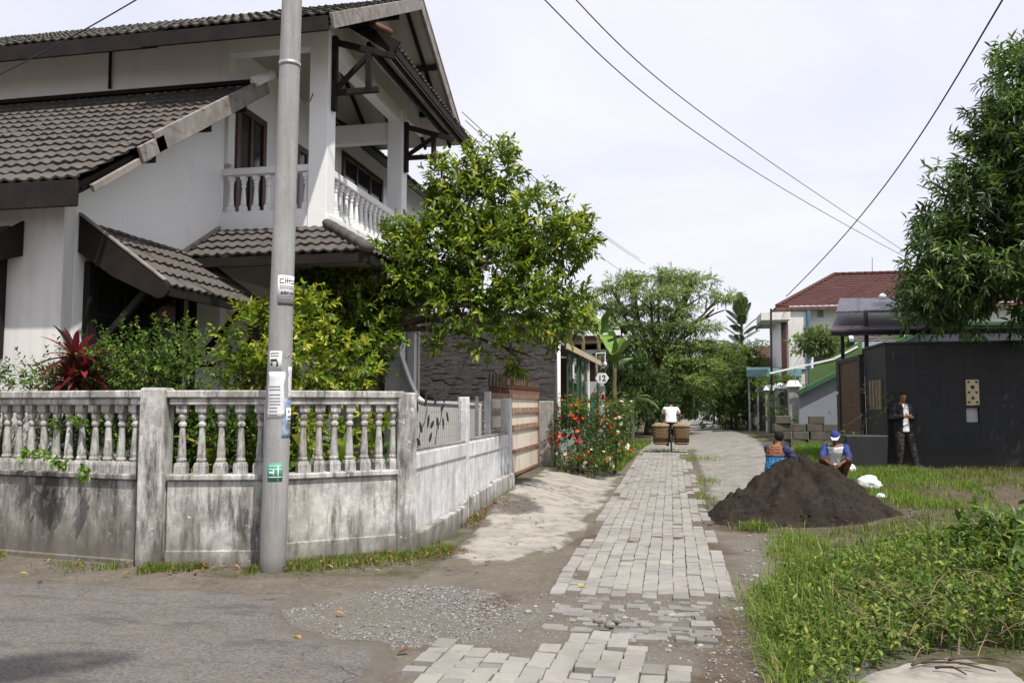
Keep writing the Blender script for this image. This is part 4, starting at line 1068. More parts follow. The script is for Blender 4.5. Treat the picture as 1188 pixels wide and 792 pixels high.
# brownish hanging dead leaves above the gate
yl = [(onY(300,400,9.9),(.42,.4,.52)),(onY(340,420,9.9),(.42,.4,.42)),(onY(375,420,10.4),(.5,.4,.48)),(onY(285,430,9.6),(.24,.3,.26)),(onY(355,370,10.5),(.34,.4,.36)),(onY(405,440,10.6),(.35,.3,.3)),(onY(330,365,10.3),(.25,.3,.26)),(onY(330,500,9.6),(.6,.3,.5)),(onY(400,500,10.2),(.6,.3,.5))]
b_ = np.array(onY(345,520,10.0)); b_[2] = .15
tree('yellow_shrub', 'lime yellow-leaved shrub rising behind the pole and the balustrade', 'shrub', tuple(b_), yl, 560, 8, .20, .125, .48, [(.13,.19,.018),(.21,.26,.025),(.09,.145,.014),(.29,.31,.035)], [3,2,2,1],
     [b_, b_+np.array([0,0,.8])], young=((.38,.40,.05), .22), tr=(.05,.02), gap=.28)
def hedge(label, px0, px1, ytop, Y, n, cols, wts, L0=.06, W0=.5, k=9, tl=.16, name='shrub', dens=620, young=None, mat='leaf_dull', zlow=.35, group='front garden shrubs'):
    lob = []
    for i in range(n):
        x = px0 + (px1-px0)*(i+.5)/n; t = onY(x, ytop(x), Y); r_ = RG.uniform(.28,.42)
        lob.append((t - np.array([0,0,r_*.85]), (r_*1.1, .3, r_)))
        lob.append((np.array([t[0], t[1], (t[2]+zlow)/2-.1]), (.42,.32,max(.25,(t[2]-zlow)/2))))
    b = onY((px0+px1)/2, 500, Y); b[2] = .1
    return tree(name, label, 'shrub', tuple(b), lob, dens, k, tl, L0, W0, cols, wts, [b, b+np.array([0,0,.5])], mat=mat, tr=(.035,.015), group=group, young=young, gap=.22, nlimb=4)
HC = [(.05,.10,.015),(.075,.135,.02),(.11,.17,.03),(.16,.21,.04)]
hedge('dense small-leaved green bush below the awning behind the balustrade', 118, 250, lambda x: 386+8*math.sin(x*.09), 8.45, 4, HC, [3,3,2,.7], young=((.22,.27,.06), .12))
hedge('straggly green bush at the left of the red cordyline', -40, 70, lambda x: 428-.1*x, 8.35, 4, HC, [3,3,2,.5])
hedge('dark green bush filling the gap behind the cordyline stems', 70, 125, lambda x: 408, 8.55, 2, HC, [4,3,1,.3], L0=.07)
hedge('low green undergrowth bush behind the balusters beside the pole', 190, 300, lambda x: 470, 8.6, 4, HC, [4,3,1,.3], L0=.08)
# cordyline with red strap leaves
def strap_leaves(name, parent, base, n, L0, W0, cols, wts, mat, el=(.2,1.4), droop=.5, seg=6, tilt=None):
    V = []; fs = []
    az = np.arange(n)*2.4 + RG.normal(0,.2,n); e = el[0] + (el[1]-el[0])*np.arange(n)/max(1,n-1)
    for i in range(n):
        D0 = np.array([math.cos(az[i])*math.cos(e[i]), math.sin(az[i])*math.cos(e[i]), math.sin(e[i])]); sd = nrm(np.cross(D0, [0,0,1])+1e-6); L_ = L0*RG.uniform(.75,1.15)
        rows = []
        for j in range(seg+1):
            t = j/seg; c = base[i % len(base)] + D0*L_*t + np.array([0,0,-1])*droop*L_*t*t
            w = W0*math.sin(math.pi*min(1,(.12+.88*t)))**.7*(1 if t < 1 else 0) + .001
            up_ = nrm(np.cross(sd, D0)); rows += [c+sd*w+up_*w*.35, c, c-sd*w+up_*w*.35]
        V.append(rows)
    for j in range(seg): fs += [(3*j,3*j+3,3*j+4,3*j+1),(3*j+1,3*j+4,3*j+5,3*j+2)]
    return tmpl_mesh(name, np.array(V), fs, mat, palette(n, cols, wts), parent, True)
cb = onY(86, 470, 8.25); cb[2] = .15
CD = empty('cordyline', tuple(cb), 'red-leaved cordyline standing in front of the white wall corner', 'plant')
mb = MB()
tips = []
for dx, z in ((0,2.12),(-.07,1.85),(.10,1.95)):
    p_ = cb+np.array([dx,RG.uniform(-.04,.04),z-cb[2]]); limb(mb, [cb+np.array([dx*.3,0,0]), p_], .022, .016, 7, .02); tips.append(p_)
mb.build('stem', M['bark'], CD, True)
for i, t in enumerate(tips): strap_leaves('leaf_head', CD, [t], 20, .52 if i == 0 else .42, .036, [(.13,.014,.022),(.07,.010,.016),(.24,.025,.04),(.05,.022,.018)], [3,3,1.2,1], M['leaf'], (-.35,1.45), .28)
strap_leaves('old_leaves', CD, [tips[0]-np.array([0,0,.3])], 14, .34, .026, [(.16,.06,.03),(.09,.02,.015),(.22,.12,.06)], [1,1,1], M['leaf_dull'], (-.7,.6), .5)
# broad-leaved plants seen between the balusters
def broad_plant(px, py, Y, label, n=9, L0=.42, cols=((.10,.16,.02),(.05,.10,.015),(.22,.24,.04))):
    b = onY(px, py, Y); b[2] = .15
    E_ = empty('broadleaf_plant', tuple(b), label, 'plant', 'broad leaved plants behind the balusters')
    strap_leaves('leaves', E_, [b+np.array([0,0,z]) for z in (.35,.55,.75,.9)], n, L0, .075, list(cols), [2,2,1], M['leaf'], (.1,1.35), .35)
    MB().tube([tuple(b), tuple(b+np.array([.02,0,.95]))], [.02,.012], 7).build('stem', M['bark'], E_, True)
broad_plant(243, 560, 8.35, 'yellow-striped broad-leaved plant behind the four spaced balusters left of the pole', 14, .5, ((.24,.27,.04),(.06,.12,.02),(.36,.34,.10)))
broad_plant(210, 560, 8.5, 'deep green broad-leaved plant next to the thick fence pillar', 10)
broad_plant(352, 560, 8.9, 'green broad-leaved plant just right of the pole behind the balusters', 11)
broad_plant(400, 560, 9.1, 'lime broad-leaved plant poking its leaves out between the balusters', 13, .5, ((.22,.27,.03),(.14,.2,.03),(.3,.33,.05)))
broad_plant(440, 560, 9.4, 'dark broad-leaved plant behind the last balusters at the corner post', 9)
# creepers hanging through the balusters
def creeper(pts, label, n=26):
    q = onY(pts[0][0], pts[0][1], pts[0][2]); E_ = empty('creeper', tuple(q), label, 'creeper', 'creepers on the fence')
    P3 = np.array([onY(*p) for p in pts]); mb = MB(); limb(mb, list(P3), .006, .003, 5, .03, 5); mb.build('stem', M['bark'], E_, True)
    t = RG.random(n)*(len(P3)-1.001); i = t.astype(int); f = (t-i)[:,None]
    B = P3[i]*(1-f)+P3[i+1]*f
    leaves_obj('leaves', B, nrm(RG.normal(0,.5,(n,3))+np.array([0,-.8,.2])), 3, .05, .085, .62, M['leaf'], E_, [(.12,.22,.03),(.20,.30,.04),(.07,.14,.02)], [2,2,1], None, droop=.3)
creeper([(28,530,7.75),(40,522,7.6),(58,532,7.55),(80,540,7.55)], 'bright green creeper sprig draped over the fence ledge', 34)
creeper([(60,505,7.95),(70,488,7.8),(92,486,7.75),(100,495,7.7)], 'leafy creeper tip curling between the mouldy balusters')
creeper([(98,556,7.55),(104,548,7.5),(100,540,7.6)], 'small creeper tuft on the ledge near the thick pillar', 14)
creeper([(458,395,12.0),(468,385,11.9),(475,400,11.9)], 'small climbing sprig against the white porch column', 12)

# ------------------------------------------------------------------ the mango tree on the right
ml = px_lobes([(1100,338,20.0,(.95,1.3,.9)),(1150,318,19.8,(1.2,1.4,1.0)),(1195,328,19.6,(1.3,1.3,1.1)),(1120,290,20.2,(1.1,1.2,.9)),(1165,265,19.8,(1.2,1.3,1.0)),(1128,235,20.3,(.85,1,.65)),(1090,262,20.8,(.5,.8,.4)),(1175,205,20.0,(1.1,1.2,.8)),
 (1105,212,20.6,(.62,.8,.38)),(1078,212,21,(.34,.5,.2)),(1140,180,20.6,(.7,.9,.5)),(1185,150,20.2,(.9,1.1,.6)),(1150,118,20.8,(.5,.7,.45)),(1180,85,20.6,(.5,.7,.4)),(1215,110,20,(1,1.2,.9)),(1230,200,20,(1.5,1.4,1.2)),(1235,290,19.4,(1.5,1.4,1.2)),(1175,66,20.8,(.35,.5,.22)),(1290,250,20.4,(1.8,1.6,1.8)),(1290,140,20.8,(1.6,1.6,1.4)),(1078,335,20.4,(.4,.7,.55)),(1150,372,20.2,(.7,.9,.28))])
mb_ = np.array([10.2, 22.0, .1])
tree('mango_tree', 'big dark green tree with long drooping leaves behind the black wall', 'tree', tuple(mb_), ml, 205, 10, .32, .28, .27, [(.045,.082,.022),(.064,.112,.028),(.09,.14,.04),(.125,.17,.06)], [3,3,2,1],
     [mb_, mb_+np.array([-.1,-.2,2.6]), mb_+np.array([-.3,-.8,4.2])], bark='greybark', tr=(.22,.05), gap=.37, gsc=1.15, nlimb=14, spread=1.15, droopg=.35, droop=.35, shell=.6)

# ------------------------------------------------------------------ the umbrella tree down the lane
YT = 43.0
ul = []
for (a, b, rx, rz, yy) in [(765,320,1.7,.13,43),(733,325,1.2,.12,42),(803,326,1.3,.12,44),(710,336,.8,.10,43),(755,340,1.5,.14,41.5),(800,341,1.4,.14,43.5),(836,344,.9,.10,44),(700,352,.8,.10,42.5),
                       (735,360,1.4,.15,43),(785,362,1.7,.16,43.5),(828,360,1.0,.12,44.5),(716,376,1.0,.14,42),(760,381,1.5,.18,43),(808,379,1.2,.16,43),(735,398,1.3,.25,42.5),(785,402,1.7,.28,43.5),(820,400,.9,.2,44),
                       (760,420,1.7,.4,43),(810,424,1.2,.4,43.5),(738,438,1.3,.4,42.5),(790,442,1.4,.45,43)]:
    ul.append((onY(a, b, yy), (rx, rx*1.05, rz)))
ub = np.array(onZ(752, 499)); ub = np.array([ub[0]*43/ub[1], 43., 0])
tree('umbrella_tree', 'tall feathery tree with flat tiered crown at the bend of the lane', 'tree', tuple(ub), ul, 560, 10, .50, .20, .30, [(.175,.24,.075),(.135,.20,.06),(.21,.265,.09),(.25,.29,.12)], [3,3,2,1],
     [ub, ub+np.array([.2,0,2.2]), ub+np.array([.4,0,3.6])], mat='leaf_dull', bark='bark', tr=(.24,.09), gap=.33, gsc=.8, upb=.15, shell=.95, spread=.55, droopg=.04, flat=.10)
def bush(label, px, py, Y, rad, cols, wts, group='bushes along the lane', name='bush', dens=120, L0=.22, W0=.4, extra=(), k=8, tl=.35, cat='bush', bark='bark', young=None, mat='leaf_dull', gap=.3):
    c = onY(px, py, Y); lob = [(c, rad)]
    for dx, dz, f_ in extra: lob.append((c+np.array([dx*rad[0], RG.uniform(-.3,.3)*rad[1], dz*rad[2]]), tuple(np.array(rad)*f_)))
    b = np.array([c[0], c[1], hg(c[0], c[1])])
    return tree(name, label, cat, tuple(b), lob, dens, k, tl, L0, W0, cols, wts, [b, b*.4+c*.6, c], mat=mat, bark=bark, tr=(.09,.03), group=group, gap=gap, young=young)
DG = [(.028,.055,.014),(.04,.075,.018),(.06,.10,.024),(.09,.13,.035)]
E3 = ((-.8,-.3,.7),(.8,-.25,.7),(.1,.6,.65),(-.5,.4,.6),(.5,.45,.55))
bush('dark tangled bush left of the umbrella tree trunk', 722, 462, 40, (1.7,1.4,1.5), DG, [4,3,1,.4], extra=E3)
bush('dense dark bush behind the umbrella tree trunk', 765, 455, 46, (2.0,1.4,1.3), DG, [2,3,2,1], extra=E3)
bush('light green bush closing the far end of the lane', 795, 462, 88, (4.5,2.5,2.6), [(.10,.16,.03),(.07,.12,.025),(.14,.19,.05)], [2,2,1], extra=E3, L0=.4, dens=60, tl=.6)
bush('tall hedge bush along the right edge of the lane before the far gate', 848, 462, 50, (1.3,2.4,1.7), DG+[(.14,.17,.04)], [2,3,3,1,1], extra=E3)
bush('round green bush above the white wall at the bend', 828, 448, 62, (2.0,2.0,2.0), [(.05,.09,.02),(.08,.13,.03),(.11,.16,.04)], [2,2,1], extra=E3, L0=.3)
bush('yellow-green bush next to the teal canopy posts', 852, 432, 54, (1.6,1.6,1.5), [(.10,.15,.03),(.14,.18,.04),(.07,.11,.02)], [2,2,1], extra=E3, L0=.26)
bush('dark shrubbery clump behind the house number plate', 722, 450, 36, (1.4,1.2,1.3), DG, [4,3,1,.4], extra=E3)
bush('dark leafy tree behind the banana plants', 690, 446, 46, (1.6,1.4,1.5), DG, [4,3,1,.3], extra=E3, name='tree', cat='tree', L0=.3)
bush('distant pale tree rising behind the far roofs', 868, 428, 95, (4,3,2.2), [(.08,.12,.035),(.06,.10,.03)], [1,1], extra=E3, L0=.45, dens=45, tl=.8, name='tree', cat='tree')
bush('distant green tree left of the umbrella tree', 690, 448, 75, (4,3,2.6), [(.06,.10,.025),(.045,.08,.02)], [1,1], extra=E3, L0=.5, dens=45, tl=.8, name='tree', cat='tree')
bush('pale-leaved frangipani tree in front of the green house', 950, 398, 36.5, (.72,.7,.42), [(.14,.19,.07),(.10,.15,.05),(.19,.23,.10)], [2,2,1], 'green house garden', 'frangipani_tree', 170, .26, .36, E3, 9, .3, 'tree', 'greybark')
bush('bushy plant on the wall above the white-capped pillars', 900, 448, 44, (.9,.6,.45), [(.14,.19,.04),(.20,.22,.05),(.08,.13,.03)], [2,1,2], 'green house garden', 'bush', 150, .18, .4, E3)
# distant belt of trees that shuts off the horizon
B = []
for x in np.arange(-120, 190, 5.0): B.append(((x, 135+RG.uniform(-8,8), RG.uniform(1.5,3.5)), (RG.uniform(4,6.5), 4, RG.uniform(3.0,5.0))))
p, t = crown_twigs(B, 24, .5, .2, .3)
tag(leaves_obj('far_trees', p, t, 6, 1.3, .95, .5, M['leaf_dull'], None, [(.05,.085,.025),(.07,.11,.03)], [1,1]), 'far belt of trees behind all the houses', 'trees', kind='stuff')

# ------------------------------------------------------------------ bananas and palms
def big_leaf(mb, base, az, el, L_, W_, droop, seg=14, curl=.3):
    D0 = Vector((math.cos(az)*math.cos(el), math.sin(az)*math.cos(el), math.sin(el))); sd = D0.cross(Vector((0,0,1))).normalized()
    rows = []
    for j in range(seg+1):
        t = j/seg; c = Vector(base) + D0*L_*t - Vector((0,0,1))*droop*L_*t*t
        w = W_*max(.04, min(1, (t-.12)*5))*(1-max(0,(t-.6)/.4)**2*.92) if t > .12 else .018
        up_ = sd.cross(D0).normalized(); e1, e2 = RG.uniform(.8,1.08,2)
        rows.append((c+sd*w*e1+up_*w*curl, c, c-sd*w*e2+up_*w*curl))
    n0 = len(mb.v)
    for r_ in rows: mb.v += [tuple(q) for q in r_]
    for j in range(seg):
        for s_ in (0, 1):
            if j > 2 and RG.random() < .12: continue
            a = n0+3*j+s_; mb.f.append((a,a+3,a+4,a+1)); mb.m.append(0)
M['banana'] = m_simple('banana_leaf', (.13,.215,.035), (.095,.165,.028), 3, .45, 20, .1, .4, (.16,.19,.05), (5,5,5), .6, .75)
M['banana_stem'] = m_simple('banana_stem', (.14,.15,.06), (.10,.08,.04), 5, .6, 20, .2)
def banana(px, py, Y, h, n, label, L0=1.7):
    b = onY(px, py, Y); b = np.array([b[0], Y, hg(b[0], Y)])
    E_ = empty('banana_plant', tuple(b), label, 'banana plant', 'banana plants beside the porch')
    mb = MB(); limb(mb, [b, b+np.array([.05,0,h])], .12, .07, 10, .05); mb.build('stem', M['banana_stem'], E_, True)
    for i in range(n):
        m = MB(); big_leaf(m, b+np.array([.05,0,h-.05*i]), i*2.4+RG.uniform(-.4,.4)+.7, RG.uniform(.35,1.35), L0*RG.uniform(.8,1.15), .30, RG.uniform(.25,.7))
        me = bpy.data.meshes.new('leaf'); me.from_pydata(m.v, [], m.f); me.materials.append(M['banana']); smooth(me); link('leaf', me, E_)
banana(694, 470, 33.5, 4.2, 9, 'tall banana plant with broad torn leaves above the porch roof', 2.5)
banana(712, 470, 32.5, 3.3, 9, 'banana plant with arching leaves beside the house number plate', 2.3)
banana(676, 470, 33, 4.4, 8, 'banana plant half hidden behind the garden tree', 2.4)
def frond(mb, base, az, el, L_, droop, nl=22, ll=.5, lw=.025, vee=.5):
    D0 = Vector((math.cos(az)*math.cos(el), math.sin(az)*math.cos(el), math.sin(el))); sd = D0.cross(Vector((0,0,1))).normalized()
    def pt(t): return Vector(base) + D0*L_*t - Vector((0,0,1))*droop*L_*t*t
    mb.tube([pt(t) for t in np.linspace(0,1,9)], list(np.linspace(.02,.004,9)), 5)
    for j in range(nl):
        t = .14+.86*(j+.5)/nl; c = pt(t); tg = (pt(min(1,t+.02))-pt(t-.02)).normalized(); l_ = ll*math.sin(math.pi*(.18+.75*t))
        for s_ in (-1, 1):
            d = (sd*s_*(1.1-.5*t) + tg*.75 + Vector((0,0,1))*vee*.4).normalized(); w = tg*lw; e = c+d*l_-Vector((0,0,.28*l_)); m_ = c+d*l_*.5
            n0 = len(mb.v); mb.v += [tuple(c-w*.4), tuple(c+w*.4), tuple(m_+w), tuple(e), tuple(m_-w)]; mb.f += [(n0,n0+1,n0+2,n0+4),(n0+4,n0+2,n0+3)]; mb.m += [0,0]
M['palmleaf'] = m_simple('palm_leaf', (.06,.105,.022), (.085,.13,.03), 3, .5, 20, .05, .35, (.15,.15,.05), (3,3,3), .62, .8)
def palm(b, top, n, label, L0, group=None, r_=(.14,.10), droop=(.3,.8), el=(.0,1.3), nl=20, ll=.5, lean_=(0,0), tiers=1, tier_h=0., name='palm_tree', lw=.025):
    b = np.array(b, float); E_ = empty(name, tuple(b), label, 'palm tree', group)
    tp_ = b+np.array([lean_[0], lean_[1], top]); mb = MB(); limb(mb, [b, (b+tp_)/2, tp_], r_[0], r_[1], 10, .08); mb.build('trunk', M['greybark'], E_, True)
    for i in range(n):
        m = MB(); f_ = i/max(1,n-1); bs = tp_ - np.array([0,0,tier_h*(1-f_)])
        frond(m, bs, i*2.4+RG.uniform(-.3,.3), el[0]+(el[1]-el[0])*f_+RG.uniform(-.12,.12), L0*RG.uniform(.85,1.1)*(1-.25*f_), RG.uniform(*droop)*(1-.5*f_), nl, ll, lw)
        me = bpy.data.meshes.new('frond'); me.from_pydata(m.v, [], m.f); me.materials.append(M['palmleaf']); link('frond', me, E_)
q = onY(862, 470, 60.); palm((q[0], 60, 0), 8.2, 34, 'slender shaggy palm with short upswept fronds left of the red roofed house', 2.0, el=(-.1,1.35), tier_h=4.4, nl=26, ll=.62, droop=(.1,.4), lw=.035)
q = onY(733, 470, 32.); palm((q[0], 32, 0), 1.7, 13, 'short palm with feathery arching fronds under the umbrella tree', 1.3, el=(-.1,1.2), nl=18, ll=.36, r_=(.09,.07), droop=(.5,.9))
palm((.5, -1.6, 0), 9.4, 12, 'tall palm standing behind the photographer whose shadow reaches the road', 1.8, el=(-.2,1.2), nl=30, ll=.5, droop=(.4,.8), lean_=(-1.38,1.32))
# ------------------------------------------------------------------ grass, weeds, flowers, litter
BL_F = [(0,1,3,2),(2,3,4)]
def blades(pts, hmin, hmax, w, cols, wts, name, lean=.5, parent=None, z=None):
    n = len(pts); h = RG.uniform(hmin, hmax, n); a = RG.uniform(0, 6.28, n); ln = np.abs(RG.normal(0, lean, n))
    d = np.stack([np.cos(a), np.sin(a), np.zeros(n)], -1); s_ = np.stack([-np.sin(a), np.cos(a), np.zeros(n)], -1)
    zz_ = ground_z(pts[:,0], pts[:,1]) if z is None else z
    b = np.concatenate([pts, zz_[:,None]-.01], 1); wv = (w*RG.uniform(.6,1.3,n))[:,None]
    m = b + d*(h*ln*.35)[:,None] + np.array([0,0,1])*(h*.6)[:,None]; t = b + d*(h*ln*1.1)[:,None] + np.array([0,0,1])*(h*(1-.25*ln))[:,None]
    V = np.stack([b-s_*wv, b+s_*wv, m-s_*wv*.7, m+s_*wv*.7, t], 1)
    return tmpl_mesh(name, V, BL_F, M['grassblade'], palette(n, cols, wts, .22), parent)
GG = [(.085,.125,.025),(.125,.16,.035),(.18,.19,.055),(.26,.21,.10)]
def dn(sc, th, seed=3.): return lambda x, y: np.clip((fbm2(x, y, sc, 3, seed)-th)*5, 0, 1)
# right verge: short grass
pr = [(1.1,8.5),(3,7.6),(9,8),(12,12),(12,19.8),(5.0,19.9),(3.2,19.8),(2.6,16.5),(2.1,13.6),(3.3,12.6),(2.9,11.6),(2.0,10.9),(1.3,10.2)]
p = scatter(pr, 52000, lambda x, y: np.clip((fbm2(x, y, .9, 4, 3.)-.36)*5, .22, 1)*(1-.6*np.exp(-((x-4.)/1.8)**2-((y-12.4)/1.0)**2))*(1-.75*sstep(x,3.8,4.5)*sstep(y,13.9,14.4)*(1-sstep(y,15.8,16.4))))
tag(blades(p, .03, .15, .005, GG, [3,3,2,1.3], 'grass'), 'short grass on the raised right verge', 'grass', kind='stuff')
p = scatter([(2.35,14.2),(3.2,12.9),(5.5,13.2),(5.0,19.9),(3.0,19.6),(2.4,17)], 14000, dn(1.1,.33,7.))
tag(blades(p, .04, .15, .006, [(.12,.20,.03),(.17,.25,.045),(.09,.14,.025)], [3,3,1], 'grass', .5), 'bright green grass behind the soil heap', 'grass', kind='stuff')
p = scatter([(3.1,20),(3.5,27),(4.4,33),(5.3,33),(4.55,25),(4.5,20.4)], 6000, dn(.8,.3,2.))
tag(blades(p, .08, .26, .01, [(.12,.20,.03),(.16,.24,.045),(.10,.15,.03)], [3,3,1], 'grass', .5), 'green grass along the foot of the dark gate', 'grass', kind='stuff')
# tufts by the paving edge
tf = np.concatenate([RG.normal(c, s_, (n, 2)) for c, s_, n in (((1.32,9.9),(.14,.35),1500),((1.2,9.2),(.14,.3),900),((.95,11.15),(.10,.07),420),((1.05,8.1),(.13,.4),700),((.66,6.5),(.09,.40),800),((.64,5.4),(.08,.4),800),((.80,7.3),(.12,.35),700),((-.42,29),(.5,.5),400),((.6,24.5),(.35,.7),700),((.62,17.5),(.12,.6),300),((.45,14.6),(.1,.3),160),((.62,13.5),(.15,.12),160))])
tag(blades(tf, .04, .19, .0045, [(.12,.19,.03),(.17,.23,.045),(.09,.14,.025),(.30,.25,.12)], [3,3,1.5,1.], 'grass', 1.0), 'longer grass tufts at the edge of the paving', 'grass', kind='stuff')
# left: under the fence and by the flower bed
def near_fence(a, b, n, out, sd=.1, th=.42):
    t = RG.random(n*3); q = np.array(a)[None,:2]*(1-t[:,None]) + np.array(b)[None,:2]*t[:,None]; d, nn = seg_frame(a, b)
    q = q + np.array(nn)[None,:2]*(.10+np.abs(RG.normal(0, out, n*3)))[:,None]
    k_ = RG.random(n*3) < np.clip((fbm2(q[:,0], q[:,1], 2.1, 3, 1.)-th)*6, 0, 1); return q[k_][:n]
p = np.concatenate([near_fence(F0, F1, 4500, .22, th=.38), near_fence(F1, F2, 2600, .16, th=.35), near_fence(F2, F3+Vector((.3,.4,0)), 7500, .22, th=.2), near_fence(F3, F4, 500, .05)])
tag(blades(p, .02, .10, .0035, [(.12,.18,.03),(.15,.19,.04),(.07,.10,.02),(.22,.19,.09)], [3,2,1,1.2], 'grass', .6), 'thin grass and moss along the foot of the fence', 'grass', kind='stuff')
p = scatter([(-2.5,20),(-1.35,19.5),(-1.25,27),(-1.0,36),(-2.6,36)], 11000, dn(.8,.28,5.))
tag(blades(p, .06, .24, .011, [(.11,.17,.025),(.16,.22,.04),(.20,.22,.06)], [3,3,1], 'grass', .5), 'grass strip behind the flower bushes', 'grass', kind='stuff')
# tangled weeds in the front right corner
wl = [(.68,4.5),(.64,6.2),(.74,7.2),(1.15,8.4),(2.0,9.2),(3.0,9.9),(5.5,10.4),(6.5,6),(2.7,5.6),(2.0,5.95),(1.45,5.8),(1.0,5.35),(.92,4.5)]
def weed_h(x, y): return .10 + .34*sstep(x, .6, 2.5)*sstep(y, 5.0, 6.4)*(1-sstep(y, 7.9, 9.9)) + .20*(fbm2(x, y, 1.9, 4, 4.)-.5)*2*sstep(x,.7,1.4)
p = scatter(wl, 8200, lambda x, y: np.clip((fbm2(x, y, 1.7, 4, 12.)-.38)*6, .03, 1))
n = len(p); h = np.maximum(.05, weed_h(p[:,0], p[:,1]))*RG.uniform(.25,1.2,n)
base = np.concatenate([p, (ground_z(p[:,0], p[:,1])+h*.55)[:,None]], 1)
wo = leaves_obj('weeds', base, nrm(RG.normal(0,.45,(n,3))+np.array([0,0,.9])), 4, .12, .066, .48, M['leaf_dull'], None, [(.055,.10,.016),(.09,.145,.024),(.135,.19,.034),(.19,.22,.05)], [2.5,3,2.5,1.3], ((.26,.29,.07), .12), droop=.35, droopg=.2)
p2 = scatter([(2.1,6.4),(2.4,8.2),(3.4,9.2),(6,9.4),(6.4,6.4),(3,5.9)], 1700, lambda x, y: np.clip((fbm2(x, y, 1.5, 4, 31.)-.42)*7, .02, 1)); n2 = len(p2)
h2 = weed_h(p2[:,0], p2[:,1])*RG.uniform(.7,1.35,n2)
b2 = np.concatenate([p2, (ground_z(p2[:,0], p2[:,1])+h2*.75)[:,None]], 1)
w2 = leaves_obj('weeds', b2, nrm(RG.normal(0,.4,(n2,3))+np.array([0,0,1.])), 4, .14, .125, .42, M['leaf'], None, [(.045,.09,.014),(.075,.13,.02),(.11,.17,.03)], [2,3,2], ((.20,.25,.05), .1), droop=.5, droopg=.25)
tag(w2, 'taller darker weeds with long leaves at the right of the near corner', 'weeds', kind='stuff')
tag(wo, 'tangled broad-leaved weeds in the near corner of the verge', 'weeds', kind='stuff')
p = scatter(wl, 7000, lambda x, y: np.clip((fbm2(x, y, 1.1, 3, 22.)-.34)*4, .08, 1))
tag(blades(p, .12, .42, .005, [(.08,.14,.022),(.13,.18,.035),(.22,.21,.08)], [3,3,.8], 'grass', .75), 'long grass blades growing through the weeds', 'grass', kind='stuff')
# dry stalks lying over the weeds
mb = MB()
for i in range(170):
    x, y = (RG.normal(1.55,.45), RG.normal(6.1,.3)) if i < 120 else (RG.uniform(1.2,4.5), RG.uniform(6,9))
    z = hg(x, y)+weed_h(np.array(x), np.array(y))*RG.uniform(.1,1.0); a = RG.uniform(0,6.28); l_ = RG.uniform(.1,.36); e = RG.uniform(-.2,.8)
    d = Vector((math.cos(a)*math.cos(e), math.sin(a)*math.cos(e), math.sin(e))); q = Vector((x,y,float(z)))
    mb.tube([q, q+d*l_*.5+Vector((0,0,.02)), q+d*l_], [.003,.0026,.0014], 5)
M['straw'] = m_simple('dry_straw', (.26,.20,.115), (.17,.125,.07), 9, .8, 30, .1)
tag(mb.build('straw', M['straw'], None), 'dry pale stalks tangled in the weeds', 'straw', kind='stuff')
# the slab and the twigs lying on it
sl_pts = [onZ(992,786,.08), onZ(1040,767,.08), onZ(1110,760,.08), onZ(1172,772,.08), onZ(1200,790,.08), onZ(1190,830,.08), onZ(1000,830,.08)]
ksl = conc_mat('cast_slab', (.34,.315,.275), (.24,.225,.195), (.11,.10,.08), (.46,.66))
sl_out = []
for q0, q1 in zip(sl_pts, sl_pts[1:]+sl_pts[:1]):
    for t in np.linspace(0, 1, 9)[:-1]:
        q = q0*(1-t)+q1*t; sl_out.append(Vector((q[0]+(fbm(q*5.+1.,4)-.5)*.13, q[1]+(fbm(q*5.+9.,4)-.5)*.13, -.03)))
mb = MB().prism(sl_out, (0,0,.105))
tag(mb.build('concrete_slab', ksl, None, False, .02, 2), 'cracked pale concrete slab lying at the edge of the weeds', 'slab')
for i, (x0, y0, x1, y1, lb) in enumerate([(1068,768,1155,779,'long bent twig lying across the concrete slab'),(1085,774,1120,782,'short dark twig beside the long one on the slab'),(1100,765,1172,768,'thin straight twig along the back edge of the slab'),(1058,771,1098,766,'forked twig at the weed side of the slab')]):
    a, b = onZ(x0,y0,.098), onZ(x1,y1,.10); m = MB(); limb(m, [a, (a+b)/2+np.array([.02,.03,.012]), b], .009, .004, 6, .02, 4)
    mid = (a+b)/2+np.array([.02,.03,.012]); limb(m, [mid, mid+np.array([.09,-.03,.01])], .005, .002, 5, .01, 3)
    tag(m.build('twig', M['bark'], None, True), lb, 'twig', 'twigs on the slab')
